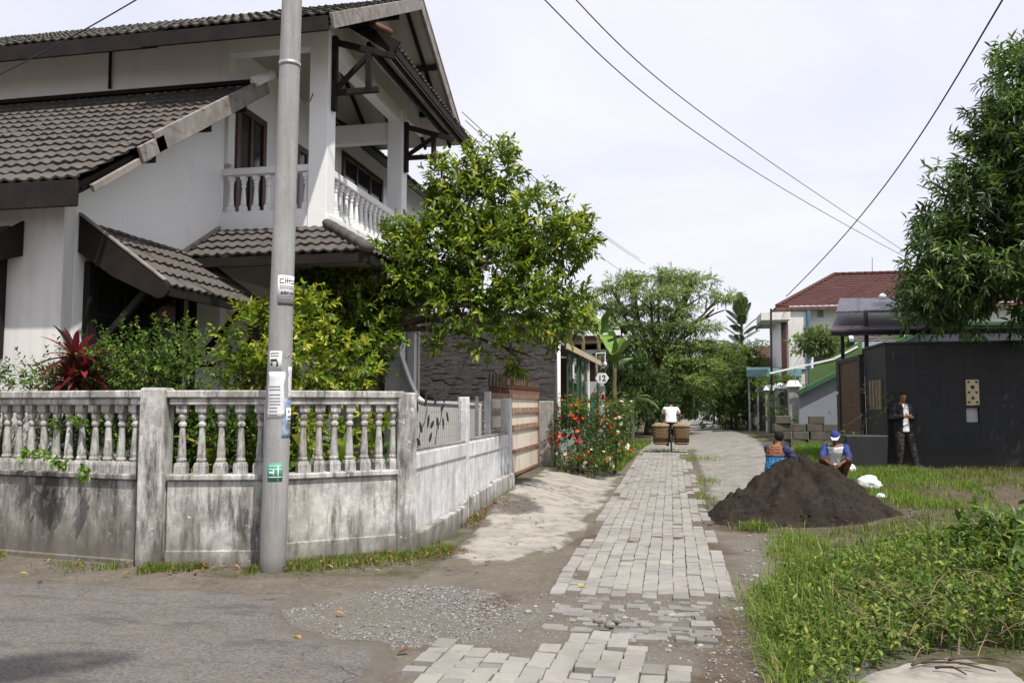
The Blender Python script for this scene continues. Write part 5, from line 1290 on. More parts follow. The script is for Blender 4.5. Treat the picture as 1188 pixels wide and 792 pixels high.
# flower bushes
def flower_bush(label, lob, cols, fl, nfl, dens=260):
    lob = px_lobes(lob); c0 = lob[0][0]; b = np.array([c0[0], c0[1], hg(c0[0], c0[1])])
    T = tree('flower_bush', label, 'flower bush', tuple(b), lob, dens, 8, .16, .085, .42, cols, [3,2,1], [b, b*.5+c0*.5], mat='leaf_dull', tr=(.03,.012), group='flower bushes by the gate pillar', gap=.25, nlimb=5)
    P_, D_ = crown_twigs(lob, 200, .12, .45, 2.2, .6, -.5)
    ii = RG.permutation(len(P_))[:nfl]; P_, D_ = P_[ii], D_[ii]
    n = len(P_); k = 7
    base = np.repeat(P_+D_*.06, k, 0); a = np.tile(np.arange(k)*2*math.pi/k, n); t = np.repeat(nrm(D_+RG.normal(0,.3,D_.shape)), k, 0); u_ = nrm(np.cross(t, np.array([.3,.2,1.]))); w_ = np.cross(t, u_)
    Dd = u_*np.cos(a)[:,None]+w_*np.sin(a)[:,None]+t*.45
    ci = RG.choice(len(fl), n, p=np.array([f[1] for f in fl])/sum(f[1] for f in fl)); c = np.repeat(np.array([f[0] for f in fl])[ci]*(1+RG.normal(0,.12,(n,1))), k, 0)
    Ls = np.repeat(RG.uniform(.032,.056,n), k)
    tmpl_mesh('blossoms', place(leaf_tmpl(n*k,.2,.2,.6,.6), base, Dd, t, Ls, Ls*.75), LT_F, M['flower'], np.clip(c,0,1), T)
RD, WH, PK = (.62,.035,.025), (.68,.66,.56), (.66,.22,.12)
FC = [(.04,.075,.016),(.07,.115,.022),(.12,.15,.05)]
flower_bush('large flower bush with red and orange blooms before the stained pillar', [(676,500,18.0,(.55,.5,.5)),(664,478,18.2,(.34,.4,.34)),(690,478,18.4,(.40,.4,.36)),(668,520,17.7,(.46,.45,.34)),(694,515,18.0,(.44,.45,.40)),(655,510,18,(.28,.3,.34))], FC, [(RD,5),((.60,.13,.04),3),(PK,1)], 260, 700)
flower_bush('white and red flower bush at the lane end of the flower bed', [(712,485,19.2,(.42,.5,.36)),(706,505,18.8,(.44,.5,.44)),(724,480,19.8,(.28,.4,.28)),(716,520,18.8,(.30,.4,.30))], FC, [(WH,6),(RD,3),(PK,2)], 200, 620)
flower_bush('low white-flowered bush spilling onto the driveway', [(682,535,17.1,(.36,.3,.22)),(660,535,17.3,(.34,.3,.22)),(696,538,17.3,(.24,.3,.16))], FC, [(WH,7),(PK,1)], 42, 620)
b = onY(670,475,18.0); 
E_ = empty('bromeliad', (b[0],b[1],hg(b[0],b[1])), 'lime green rosette plant rising out of the red flower bush', 'plant')
strap_leaves('leaves', E_, [b], 22, .42, .03, [(.20,.27,.04),(.14,.2,.03)], [1,1], M['leaf'], (.1,1.4), .4)
MB().tube([(b[0],b[1],hg(b[0],b[1])),tuple(b)], [.03,.02], 7).build('stem', M['bark'], E_, True)
# small weeds at the pole's foot, fallen leaves
def single_leaf(px, py, label, col, L_=.07, cat='leaf'):
    q = onZ(px, py, 0); z = float(ground_z(np.array([q[0]]), np.array([q[1]]))[0])+.03
    V = place(leaf_tmpl(1,.5,.5), np.array([[q[0],q[1],z]]), np.array([[RG.normal(),RG.normal(),.1]]), np.array([[.2,-.1,1.]]), np.array([L_]), np.array([L_*.55]))
    tag(tmpl_mesh('fallen_leaf', V, LT_F, M['leaf_dull'], np.array([col])), label, cat, 'fallen leaves')
single_leaf(349,744,'yellow fallen leaf alone on the grey asphalt below the utility pole',(.45,.30,.06),.085)
single_leaf(670,684,'yellow-green fallen leaf at the broken front edge of the paved strip',(.45,.40,.05),.085)
single_leaf(388,714,'orange-brown fallen leaf among the loose gravel',(.38,.22,.07),.08)
single_leaf(553,663,'small yellow fallen leaf on the bare ground by the driveway corner',(.42,.36,.08),.06)
single_leaf(476,757,'brown curled fallen leaf near the front pavers',(.20,.09,.045),.09)
single_leaf(310,691,'dark red fallen leaf on the asphalt just below the pole foot',(.14,.05,.04),.06)
single_leaf(145,652,'pale tan fallen leaf under the thick fence pillar',(.36,.24,.13),.08)
p = np.concatenate([near_fence(F0, F1, 130, .3, th=.2), near_fence(F1, F2, 50, .25, th=.1), near_fence(F2, F3+Vector((.5,.3,0)), 190, .34, th=.1), near_fence(F3+Vector((0,1.6,0)), F4-Vector((0,1.5,0)), 160, .18, th=.1), RG.normal((-2.35,11.8),(.25,.7),(60,2)), RG.normal((-2.3,13.9),(.25,.2),(40,2)), scatter(wl, 60)])
n = len(p); z = ground_z(p[:,0], p[:,1])+.022+np.where(p[:,0] < -2, .018, 0)
V = place(leaf_tmpl(n,.5,.5), np.concatenate([p, z[:,None]], 1), np.concatenate([RG.normal(0,1,(n,2)), RG.uniform(0,.3,(n,1))], 1), RG.normal(0,.25,(n,3))+np.array([0,0,1.]), RG.uniform(.03,.075,n), RG.uniform(.018,.04,n))
tag(tmpl_mesh('leaf_litter', V, LT_F, M['leaf_dull'], palette(n, [(.16,.08,.04),(.28,.17,.08),(.09,.05,.03),(.35,.26,.1)], [3,2,2,.7])), 'dry brown leaf litter along the fence foot', 'leaf litter', kind='stuff')
E_ = empty('weed', tuple(onZ(283,648)), 'small leafy weed growing against the fence beside the pole foot', 'weed')
q = onZ(283,648); B = np.array([q]*26)+RG.normal(0,.06,(26,3))*np.array([1,1,.4])+np.array([0,0,.06]); B[:,2] = np.abs(B[:,2])+.02
leaves_obj('leaves', B, nrm(RG.normal(0,.5,(26,3))+np.array([0,0,.8])), 4, .05, .07, .5, M['leaf'], E_, [(.10,.17,.025),(.16,.22,.04)], [1,1])

# ------------------------------------------------------------------ soil heap, rubbish
def pile_z(x, y):
    dx, dy = x-PILE_C[0], y-PILE_C[1]; a = np.arctan2(dy, dx)
    R_ = 1.34 + .10*np.sin(2*a+.4) + .06*np.sin(5*a+1.)
    r_ = np.hypot(dx, dy*1.12)/R_
    rid = fbm2(a*1.0, r_*.7, 3.4, 3, 3.)-.5
    h = .93*np.clip(1-r_, 0, None)**1.04 - .05*np.exp(-(r_/.10)**2)
    h = h + (rid*.20 + (fbm2(x, y, 3.4, 4, 8.)-.5)*.22 + (fbm2(x, y, 11., 4, 6.)-.5)*.15)*sstep(1.08-r_, 0, .25)
    return Hg(x, y) - .03 + np.maximum(h, -.02)
ksoil = Mat('black_soil'); cs = ksoil.mix(ksoil.ramp(ksoil.noise(5, 6, .7), .32, .7), (.021,.0165,.0135), (.043,.034,.027))
cs = ksoil.mix(ksoil.math('MULTIPLY', ksoil.ramp(ksoil.noise(60, 3, .7), .6, .72), .55), cs, (.075,.063,.052)); ksoil.bump(ksoil.noise(70, 5, .75), .8, .02)
M['soil'] = ksoil.fin(cs, .95, .1)
xs_ = np.arange(-.05, 3.4, .02); ys_ = np.arange(10.7, 14.0, .02)
PL = grid_obj('soil_heap', xs_, ys_, pile_z, M['soil'], keep=lambda X, Y: np.hypot(X-PILE_C[0], (Y-PILE_C[1])*1.12) < 1.52)
tag(PL, 'heap of dark brown soil dumped between the lane and the grass', 'soil heap')
a = RG.uniform(0,6.28,2600); r_ = 1.45-np.abs(RG.normal(0,.45,2600))+np.abs(RG.normal(0,.16,2600)); r_ = np.abs(r_); p = np.stack([PILE_C[0]+r_*np.cos(a)*1.05, PILE_C[1]+r_*np.sin(a)*.95], -1)
zb_ = np.where(np.hypot(p[:,0]-PILE_C[0], (p[:,1]-PILE_C[1])*1.12) < 1.4, pile_z(p[:,0], p[:,1]), ground_z(p[:,0], p[:,1]))
tag(stones(2600, p, .002, .022, np.clip(RG.normal(.044,.011,(2600,1)),.025,.1)*np.array([1,.85,.72]), 'soil_clods', ks.m, .15, .6, zb_), 'crumbled clods of dark soil round the heap', 'soil', kind='stuff')
M['plastic'] = m_simple('white_plastic_bag', (.72,.73,.72), (.60,.61,.60), 9, .45, 25, .4, .4)
def bag(px, py, s_, label, name='rubbish_bag', cat='bag', mat='plastic'):
    q = onZ(px, py, .12); z = hg(q[0], q[1])+.005; m = MB().ell((0,0,0), (1,1,1), 26, 18)
    v = np.array(m.v); nn = 1+(fbm(v*1.9+px, 4)-.5)*.9+np.abs(fbm(v*5.+py, 3)-.5)*.5; v = v*nn[:,None]*np.array(s_); v[:,2] = np.maximum(v[:,2], -s_[2]*.55)
    v[:,2] -= v[:,2].min(); m.v = [tuple(t+np.array([q[0],q[1],z])) for t in v]
    tag(m.build(name, M[mat], None, True), label, cat, 'rubbish by the soil heap')
bag(985,549,(.15,.13,.12),'white plastic rubbish bag lying close to the squatting man in the cap')
bag(1008,566,(.19,.14,.14),'larger crumpled white bag stained brown at the right of the soil heap')
bag(1000,545,(.13,.10,.06),'flat pale scrap of plastic in the grass behind the bags', 'plastic_scrap', 'scrap')
bag(1022,577,(.07,.06,.05),'small bluish plastic scrap at the foot of the stained bag', 'plastic_scrap', 'scrap')
bag(987,588,(.05,.03,.02),'tiny white scrap lying on the side of the soil heap', 'plastic_scrap', 'scrap')
for (x, y, s_, lb) in ((707,727,.055,'flat white stone fragment among the broken pavers'),(693,722,.04,'small white chip left of the flat white stone'),(716,722,.035,'grey-white stone chip right of the flat white stone')):
    q = onZ(x, y); m = MB().prism([(q[0]+s_*math.cos(t)*RG.uniform(.7,1.3), q[1]+s_*math.sin(t)*RG.uniform(.5,1.0), .0) for t in np.arange(0,6.2,1.05)], (0,0,.03))
    tag(m.build('stone', M['fence'], None, False, .008), lb, 'stone', 'white stones on the lane')
# ------------------------------------------------------------------ porch house with the number plate (left, behind the gate)
PH = empty('porch_house', (-4.2,24.5,0), 'small open-fronted porch house with glass panes behind the flower bushes', 'house')
P('wall', MB().box((-6.5,19.2,0),(-6.3,31,3.4)).box((-6.3,30.8,0),(-2.95,31,3.3)), m_simple('dull_red_wall', (.16,.10,.08), (.11,.07,.06), 2, .8), PH)
P('roof', MB().prism([(-6.6,21.2,3.9),(-2.75,21.2,3.13),(-2.75,21.2,3.07),(-6.6,21.2,3.84)], (0,9.6,0)), M['steel'], PH)
P('fascia', MB().box((-2.79,21.15,3.0),(-2.73,30.85,3.16)), m_simple('cream_wood', (.55,.45,.30), (.45,.36,.24), 5), PH)
for y, nm in ((27.6,'post'),(24.6,'post')): P(nm, MB().box((-2.93,y,0),(-2.84,y+.09,3.05)), M['white'] if y > 26 else m_simple('green_post', (.06,.12,.07)), PH)
for y in (22.2, 23.4, 25.4, 26.5):
    w = P('window_frame', MB().box((-2.90,y,.95),(-2.86,y+.06,2.98)).box((-2.90,y+.06,.95),(-2.86,y+1.0,1.02)).box((-2.90,y+.06,2.92),(-2.86,y+1.0,2.98)), m_simple('green_frame', (.05,.10,.06)), PH)
    P('pane', MB().box((-2.885,y+.06,1.02),(-2.88,y+1.0,2.92)), M['glass'], w, 0)
P('notice', MB().box((-2.86,23.2,2.3),(-2.85,23.55,2.75)), M['paper'], PH)
P('low_wall', MB().box((-2.98,19.4,0),(-2.82,27.5,.93)), m_simple('pale_green_wall', (.24,.31,.25), (.17,.22,.18), 2), PH)
GP = empty('gate_pier', (-2.7,29.2,0), 'white gate pier with a green panel carrying the house number plate', 'gate pier')
P('pier', MB().box((-3.0,28.5,0),(-2.46,28.8,2.35)).box((-2.62,28.35,0),(-2.40,28.499,2.2)), m_simple('pier_paint', (.40,.43,.42), (.34,.37,.36), 3), GP)
P('panel', MB().box((-2.97,28.44,.6),(-2.63,28.498,1.78)), m_simple('green_panel', (.03,.17,.11), (.025,.14,.09), 3), GP)
sg = onY(698.5, 438.5, 28.2); s_ = .235
NS = empty('number_plate', tuple(sg), 'white diamond-shaped house number plate reading 12 on the pier', 'number plate')
oc = [(s_*1.0,0),(s_*.5,s_*.5*1.45),(-s_*.5,s_*.5*1.45),(-s_,0),(-s_*.5,-s_*.5*1.45),(s_*.5,-s_*.5*1.45)]
P('plate', MB().prism([(sg[0]+a,28.2,sg[2]+b_) for a, b_ in oc], (0,.03,0)), M['white'], NS, .004)
P('bracket', MB().tube([(sg[0],28.232,sg[2]),(sg[0]-.02,28.34,sg[2])], .02, 8), M['steel'], NS, 0)
def text_mesh(body, size, loc, rot, mat, name, parent, ext=.004):
    cu = bpy.data.curves.new(name, 'FONT'); cu.body = body; cu.size = size; cu.align_x = 'CENTER'; cu.align_y = 'CENTER'; cu.extrude = ext; cu.offset = size*.018
    to = bpy.data.objects.new(name, cu); COL.objects.link(to); dg = bpy.context.evaluated_depsgraph_get(); me = bpy.data.meshes.new_from_object(to.evaluated_get(dg))
    bpy.data.objects.remove(to); me.transform(Matrix.Translation(Vector(loc)) @ rot); me.materials.clear(); me.materials.append(mat); return link(name, me, parent)
text_mesh('12', .27, (sg[0],28.19,sg[2]-.005), Matrix.Rotation(math.pi/2, 4, 'X'), M['ink'], 'lettering', NS)
lq = onY(691, 420, 28.0); mb = MB()
ax_, az_ = onY(691,421,28.0), onY(702,411,28.0)
pts = [(ax_[0],28.6,2.3),(ax_[0],28.2,float(onY(691,410,28.2)[2])),(float(onY(702,409,28.2)[0]),28.2,float(onY(702,409,28.2)[2])),(float(onY(702,419,28.2)[0]),28.2,float(onY(702,419,28.2)[2]))]
LA = empty('hanging_lamp', pts[0], 'thin white lamp bracket with a small bulb above the number plate', 'lamp')
P('bracket', MB().tube(pts, .02, 6), M['white'], LA, 0); P('bulb', MB().ell((pts[3][0],28.2,pts[3][2]-.09), (.06,.06,.09), 10, 8), M['paper'], LA, 0, True)
WR = empty('house', (-5.5,42,0), 'pale house half hidden by bananas whose white eave shows between the leaves', 'house', 'houses down the lane')
P('wall', MB().box((-9,40,0),(-3.2,48,4.2)), M['stucco_shade'], WR); P('roof', MB().prism([(-9.4,39.3,4.2),(-2.6,39.3,4.5),(-2.6,39.3,4.95),(-6,39.3,6.0),(-9.4,39.3,5.0)], (0,9.5,0)), M['tile_brown'], WR); P('eave_board', MB().box((-4.6,39.2,float(onY(710,389,39.2)[2])),(-2.55,39.27,float(onY(710,383,39.2)[2]))), M['white'], WR)

# ------------------------------------------------------------------ the black wall and the brown gate
kb = Mat('black_slate_cladding'); bt = kb.n('ShaderNodeTexBrick', Vector=kb._sc((1,1,1), None), Scale=1.0)
cmb = kb.n('ShaderNodeCombineXYZ'); sx = kb.sep(); kb.nt.links.new(kb.math('ADD', sx[0], sx[1]), cmb.inputs[0]); kb.nt.links.new(sx[2], cmb.inputs[1]); kb.nt.links.new(cmb.outputs[0], bt.inputs['Vector'])
for k_, v_ in (('Brick Width',.60),('Row Height',.30),('Mortar Size',.006),('Mortar Smooth',.3)): bt.inputs[k_].default_value = v_
bt.inputs['Color1'].default_value = (.009,.0095,.0105,1); bt.inputs['Color2'].default_value = (.014,.0145,.016,1); bt.inputs['Mortar'].default_value = (.006,.006,.007,1)
cb_ = kb.mix(kb.math('MULTIPLY', kb.ramp(kb.noise(4, 6, .7), .4, .75), .4), bt.outputs['Color'], (.02,.02,.021)); kb.bump(kb.noise(25, 5), .3, .01)
zz2 = kb.math('ADD', kb.sep()[2], kb.math('MULTIPLY', kb.noise(4, 6, .7), .5)); cb_ = kb.mix(kb.math('MULTIPLY', kb.ramp(zz2, .3, .75, (1,1,1), (0,0,0)), .7), cb_, (.05,.043,.034)); cb_ = kb.mix(kb.math('MULTIPLY', kb.ramp(kb.noise((7,7,.5), 6, .7), .55, .75), .5), cb_, (.035,.035,.034)); M['slate'] = kb.fin(cb_, .6, .35)
BW = empty('black_wall', (4.68,20.2,.1), 'long black slate-clad boundary wall with a pale ornament panel', 'wall')
xo, zo0, zo1 = onY(1119.5,440,20.2)[0], onY(1127,470,20.2)[2], onY(1127,440,20.2)[2]; x1o = onY(1135,440,20.2)[0]; zn0, zn1 = onY(1127,490,20.2)[2], onY(1127,472.5,20.2)[2]
mb = MB().box((4.68,20.2,-.3),(xo,20.45,2.95)).box((x1o,20.2,-.3),(15,20.45,2.95)).box((xo,20.2,zo1),(x1o,20.45,2.95)).box((xo,20.2,-.3),(x1o,20.45,zn0)).box((xo,20.2,zn1),(x1o,20.45,zo0)).box((xo,20.36,zn0),(x1o,20.45,zn1))
P('wall', mb, M['slate'], BW, .004)
y1, y2 = float(onX(1015,450,4.68)[1]), float(onX(1009,450,4.68)[1]); y3, y4 = float(onX(1023.5,450,4.68)[1]), float(onX(1018.5,450,4.68)[1])
P('return_wall', MB().box((4.68,20.453,-.2),(4.9,22.35,2.95)), M['slate'], BW, .004)
P('coping', MB().box((4.64,20.16,2.952),(15,20.5,3.0)).box((4.64,20.502,2.952),(4.94,22.38,3.0)), M['black'], BW, .004)
for a, b_ in ((20.62,20.98),(21.25,21.65)):
    w = P('slot_window', MB().box((4.62,a,1.45),(4.678,a+.07,2.15)).box((4.62,b_-.07,1.45),(4.678,b_,2.15)), m_simple('tan_frame', (.30,.24,.15), (.24,.19,.12), 5), BW)
    P('pane', MB().box((4.66,a+.07,1.45),(4.677,b_-.07,2.15)), m_simple('blue_glass', (.06,.09,.14), (.05,.08,.12), 2, .15, 1, 0), w, 0)
P('niche_panel', MB().box((xo+.005,20.30,zn0+.005),(x1o-.005,20.358,zn1-.005)), m_simple('grey_panel', (.46,.46,.47), (.40,.40,.41), 4), BW)
op = P('ornament_panel', MB().box((xo+.005,20.16,zo0+.01),(x1o-.005,20.30,zo1-.005)), m_simple('tan_stone', (.50,.43,.27), (.43,.36,.22), 6), BW)
w_, h_ = x1o-xo, zo1-zo0
for u_, v_, r_ in ((.2,.12,.10),(.8,.12,.10),(.5,.28,.13),(.22,.5,.10),(.78,.5,.10),(.5,.70,.16),(.2,.9,.10),(.8,.9,.10)):
    m = MB(); m.tube([(xo+w_*u_,20.157,zo0+h_*v_),(xo+w_*u_,20.165,zo0+h_*v_)], w_*r_, 14); m.build('hole', M['black'], op)
P('ledge', MB().box((6.6,20.02,.0),(7.55,20.19,.12)), M['pole'], BW)
BG = empty('gate', (4.62,24,.15), 'tall brown boarded gate in a black frame beside the black wall', 'gate')
mb = MB()
for i in range(11): mb.box((4.60,22.62+i*.225,.25),(4.64,22.62+i*.225+.218,2.72))
P('boards', mb, m_simple('brown_boards', (.10,.055,.028), (.075,.04,.02), 3, .6, 40, .2, .3), BG, .003)
P('frame', MB().box((4.56,22.38,.1),(4.68,22.58,2.85)).box((4.56,25.12,.05),(4.74,25.55,2.85)).box((4.57,22.58,2.73),(4.67,25.12,2.84)).box((4.57,22.58,.14),(4.67,25.12,.22)), M['black'], BG)
P('lamp', MB().ell((4.55,25.3,1.9), (.03,.04,.05), 8, 6), M['white'], BG, 0, True)
# canopy over the gate
CY0, CY1 = 21.6, 26.0
CAN = empty('gate_canopy', (6,23,3.3), 'two-tier dark metal canopy on thin posts above the brown gate', 'canopy')
kcor = Mat('corrugated_slate_blue'); wv = kcor.n('ShaderNodeTexWave', Vector=kcor._sc((1,1,1), None), Scale=2.6); wv.bands_direction = 'X'
cc_ = kcor.mix(kcor.ramp(kcor.noise(4, 5), .35, .7), (.115,.115,.14), (.085,.085,.105)); kcor.bump(wv.outputs['Fac'], .8, .04); kcor.fin(cc_, .5, .4, .2); M['corr'] = kcor.m
def sheet4(q, t=.05):
    return MB().prism([Vector(p_) for p_ in q], (0,0,-t))
def pyz(px, py, Y): return tuple(onY(px, py, Y))
P('upper_roof', sheet4([pyz(970,361,22.4), pyz(1120,358,22.4), pyz(1120,345,24.6), pyz(974,346,24.6)]), M['corr'], CAN, 0)
kp = m_simple('plum_sheet', (.060,.045,.055), (.045,.034,.042), 4, .5, 60, .1)
P('lower_roof', sheet4([pyz(963,383,21.9), pyz(1120,380,21.9), pyz(1120,363,24.4), pyz(972,365,24.4)]), kp, CAN, 0)
mb = MB(); zb_ = pyz(970,384,22.0)[2]-.08
a = onY(964,384,22.0); mb.bar((a[0],22.0,a[2]-.06),(a[0]+4.5,22.0,a[2]-.06),.08,.12)
for px in (985, 1006, 1032, 1060): q0, q1 = onY(px,383,22.05), onY(px+3,364,24.3); mb.bar((q0[0],22.05,q0[2]-.1),(q1[0],24.3,q1[2]-.1),.05,.08)
P('beam', mb, M['black'], CAN, 0)
for px, py, Y in ((978,382,24.9),(1006,362,22.45)):
    q = onY(px, 420, Y); P('post', MB().box((q[0]-.045,Y-.045,2.4 if Y < 23 else 2.4),(q[0]+.045,Y+.045,float(onY(px,py,Y)[2])+.05)), M['black'], CAN, 0)
P('finial', MB().ell(tuple(onY(1024,344,24.5)), (.10,.10,.09), 10, 8), M['white'], CAN, 0, True)
# planter with its shrub
pq = (4.02, 20.05)
PB = tag(MB().prism([(3.72,19.62,.12),(4.50,19.62,.12),(4.56,19.62,.90),(3.66,19.62,.90)], (0,.75,0)).build('planter', M['black'], None, False, .02), 'square black planter box in front of the black wall', 'planter')
tree('planted_shrub', 'thin olive-green shrub growing in the black planter box', 'shrub', (4.1,20,.8), [((4.05,19.95,1.35),(.42,.38,.38)),((3.85,19.95,1.6),(.30,.3,.30)),((4.30,19.95,1.55),(.32,.3,.34)),((3.75,19.85,1.15),(.28,.28,.3))], 150, 7, .2, .085, .35, [(.07,.10,.02),(.11,.14,.03),(.15,.17,.05)], [2,2,1], [(4.1,20,.8),(4.1,20,1.1)], mat='leaf_dull', tr=(.02,.01), gap=.35)

# ------------------------------------------------------------------ houses on the right
def poly_y(name, pts, Y, t, mat, par): return P(name, MB().prism([pyz(a, b_, Y) for a, b_ in pts], (0,t,0)), mat, par, .004)
M['greywall'] = m_simple('blue_grey_render', (.22,.235,.265), (.19,.205,.235), 1.4, .85, 60, .1, .2, (.15,.16,.17), (3,3,.4), .56, .8)
M['greentrim'] = m_simple('green_trim', (.035,.11,.05), (.03,.09,.04), 3, .6)
M['lime'] = m_simple('lime_wall', (.085,.15,.05), (.07,.125,.04), 2, .8)
SWR = empty('sloping_wall', tuple(onY(1000,500,31)), 'blue-grey gable-shaped wall with green sloping coping behind the brown gate', 'wall')
poly_y('wall', [(927,540),(1250,540),(1250,377),(1084,378),(927,458)], 31, .25, M['greywall'], SWR)
q0, q1, q2 = Vector(pyz(925.5,456,30.9)), Vector(pyz(1084,376,30.9)), Vector(pyz(1250,375,30.9))
P('coping', MB().bar(q0, q1, .35, .16).bar(q1+Vector((.05,0,0)), q2, .35, .12), M['greentrim'], SWR)
SR = empty('stair_parapet', tuple(onY(960,480,33)), 'lime green sloping stair parapet with white handrail beside the frangipani tree', 'parapet')
poly_y('parapet', [(938,470),(1000,470),(1000,395),(966,414),(938,430)], 33, .15, M['lime'], SR)
P('handrail', MB().bar(pyz(893,433,33), pyz(967,416.5,33), .07,.07).bar(pyz(967,416.5,33), pyz(995,402,33), .07,.07), M['white'], SR)
mb = MB()
for px in (922, 936, 950, 958, 965): a = onY(px, 424, 33.05); mb.tube([(a[0],33.05,a[2]-.7),(a[0],33.05,float(onY(px, 433-(px-893)*.22, 33.05)[2]))], .02, 6)
P('baluster_bar', mb, M['steel'], SR, 0)
GH = empty('green_house', tuple(onY(1010,480,38)), 'lime green house with small tiled gables behind the sloping wall', 'house')
poly_y('wall', [(965,470),(1300,470),(1300,386),(965,386)], 38, 5, M['lime'], GH)
for a, b_, c_ in ((985,1040,0),(1050,1120,1)):
    q = [pyz(a+6,396,36.6), pyz(b_,396,36.6), pyz(b_-8,381,38.8), pyz(a+2,381,38.8)]
    U_ = (Vector(q[1])-Vector(q[0])); V_ = Vector((0,2.2,q[3][2]-q[0][2]))
    T_ = tile_roof('roof', q[0], U_, V_, U_.length, V_.length, M['tile'], GH, .3, .4, .03, .03, (), 4)
    P('verge', MB().bar(Vector(q[0])+Vector((-.1,0,.06)), Vector(q[3])+Vector((-.1,0,.06)), .16, .14), M['white'], T_); P('fascia', MB().box((q[0][0],36.5,q[0][2]-.32),(q[1][0],36.6,q[0][2]-.03)), m_simple('pale_teal', (.35,.45,.45)), T_)
P('upper_wall', MB().box((pyz(968,400,38.9)[0],38.9,2),(pyz(1200,400,38.9)[0],39.3,pyz(1000,378,38.9)[2])), M['greentrim'], GH)
# the two-storey house with the red roof
RH = empty('red_roofed_house', tuple(onY(980,480,47)), 'two-storey white house with red hipped tile roof and a small balcony slab', 'house')
zE = pyz(905,358,46)[2]; zRg = pyz(965,318.5,50)[2]; xl = pyz(902,357,45)[0]; xr_ = pyz(1110,357,45)[0]
rd0, rd1 = pyz(968,319,50.5), pyz(1110,318,50.5)
u1, v1 = Vector((1,0,0)), Vector((0,5.5,rd0[2]-zE))
hipn = (Vector((rd0[0],50.5,0))-Vector((xl,45,0))); hn = Vector((-hipn.y, hipn.x, 0))
RR = tile_roof('roof', (xl,45,zE), u1, v1, xr_-xl+6, v1.length, M['tile_red'], RH, .30, .36, .03, .035, [(Vector((xl,45,0)), hn)], 4, .006)
lo_ = Vector((rd0[0]-xl, 0, rd0[2]-zE))
tile_roof('hip_slope', (xl,57,zE), (0,-1,0), lo_, 12, lo_.length, M['tile_red'], RR, .30, .36, .03, .035, [(Vector((xl,45,0)), -hn)], 4)
ridge_tiles('ridge_tile', (xl,45,zE+.06), (rd0[0],50.5,rd0[2]+.06), .13, M['tile_red'], RR, .4); ridge_tiles('ridge_tile', (rd0[0],50.5,rd0[2]+.06), (xr_+5,50.5,rd0[2]+.06), .13, M['tile_red'], RR, .4)
# smaller projecting hip in front
zf2 = pyz(940,335,44)[2]
P('wall', MB().box((xl+.75,45.9,0),(xr_+5,46.2,zE-.02)).box((xl+.75,46.2,0),(xl+1.0,56,zE-.02)), M['stucco'], RH)
P('fascia', MB().box((xl-.05,44.95,zE-.22),(xr_+5,45.05,zE-.03)).box((xl-.05,45.05,zE-.22),(xl+.05,56.9,zE-.032)), M['rust'], RH)
P('soffit', MB().box((xl+.05,45.05,zE-.12),(xr_+5,56.8,zE-.08)), M['paintwood'], RH, 0)
P('bay_wall', MB().box((pyz(914,380,45.2)[0],45.1,0),(pyz(939,380,45.2)[0],45.89,zE-.25)), M['stucco_shade'], RH)
P('balcony_slab', MB().box((pyz(883,368,43.5)[0],43.5,pyz(900,371,43.5)[2]),(pyz(917,368,43.5)[0],46,pyz(900,362,43.5)[2])), M['stucco_shade'], RH)
P('column', MB().box((pyz(906,380,45)[0],44.9,0),(pyz(912,380,45)[0],45.09,pyz(900,372,44)[2])), M['brownwood'], RH)
P('drain_pipe', MB().tube([pyz(937.5,361,45.0)[:2]+(zE-.25,), pyz(937.5,361,45.0)[:2]+(0,)], .10, 8), m_simple('blue_pipe', (.10,.19,.28)), RH, 0)
vq, vq1 = pyz(949,368,45.88), pyz(955,358,45.88); w = P('vent_window', MB().box((vq[0],45.84,vq[2]),(vq1[0],45.898,vq1[2])), m_simple('grey_vent', (.30,.31,.32), (.2,.2,.21), 30), RH)
P('antenna', MB().tube([pyz(1012,320,50.5), pyz(1012,299,50.5)], .025, 6), M['steel'], RH, 0)
LP = tag(MB().tube([tuple(onY(894.5,450,42)[:2])+(0.,), tuple(onY(894.5,358,42))], [.06,.05], 8).build('iron_post', M['darkwood'], None, True), 'thin dark iron post standing in front of the balcony slab of the red roofed house', 'post')
# low brown roofs farther on
BH = empty('brown_roofed_house', tuple(onY(905,470,58)), 'low house with dark brown tile roof and white gable edge behind the teal canopy', 'house')
q = [pyz(879,427,57), pyz(940,427,57), pyz(938,403,60), pyz(876,403,60)]; V_ = Vector((0,3,q[3][2]-q[0][2]))
T_ = tile_roof('roof', q[0], (1,0,0), V_, q[1][0]-q[0][0], V_.length, M['tile_brown'], BH, .3, .4, .03, .04, (), 4); P('verge', MB().bar(Vector(q[0])+Vector((-.15,0,.05)), Vector(q[3])+Vector((-.15,0,.05)), .3, .2), M['white'], T_)
P('wall', MB().box((q[0][0],57.3,0),(q[1][0],61,q[0][2])), M['stucco_shade'], BH)
RH2 = empty('small_red_roof_house', tuple(onY(858,470,72)), 'distant little house with a red gable roof at the foot of the slender palm', 'house')
P('roof', MB().prism([pyz(846,430,70), pyz(874,430,70), pyz(866,418,70), pyz(852,408,70)], (0,5,0)), M['tile_red'], RH2); P('wall', MB().prism([pyz(848,470,70.3), pyz(873,470,70.3), pyz(873,431,70.3), pyz(848,431,70.3)], (0,4,0)), M['stucco'], RH2)
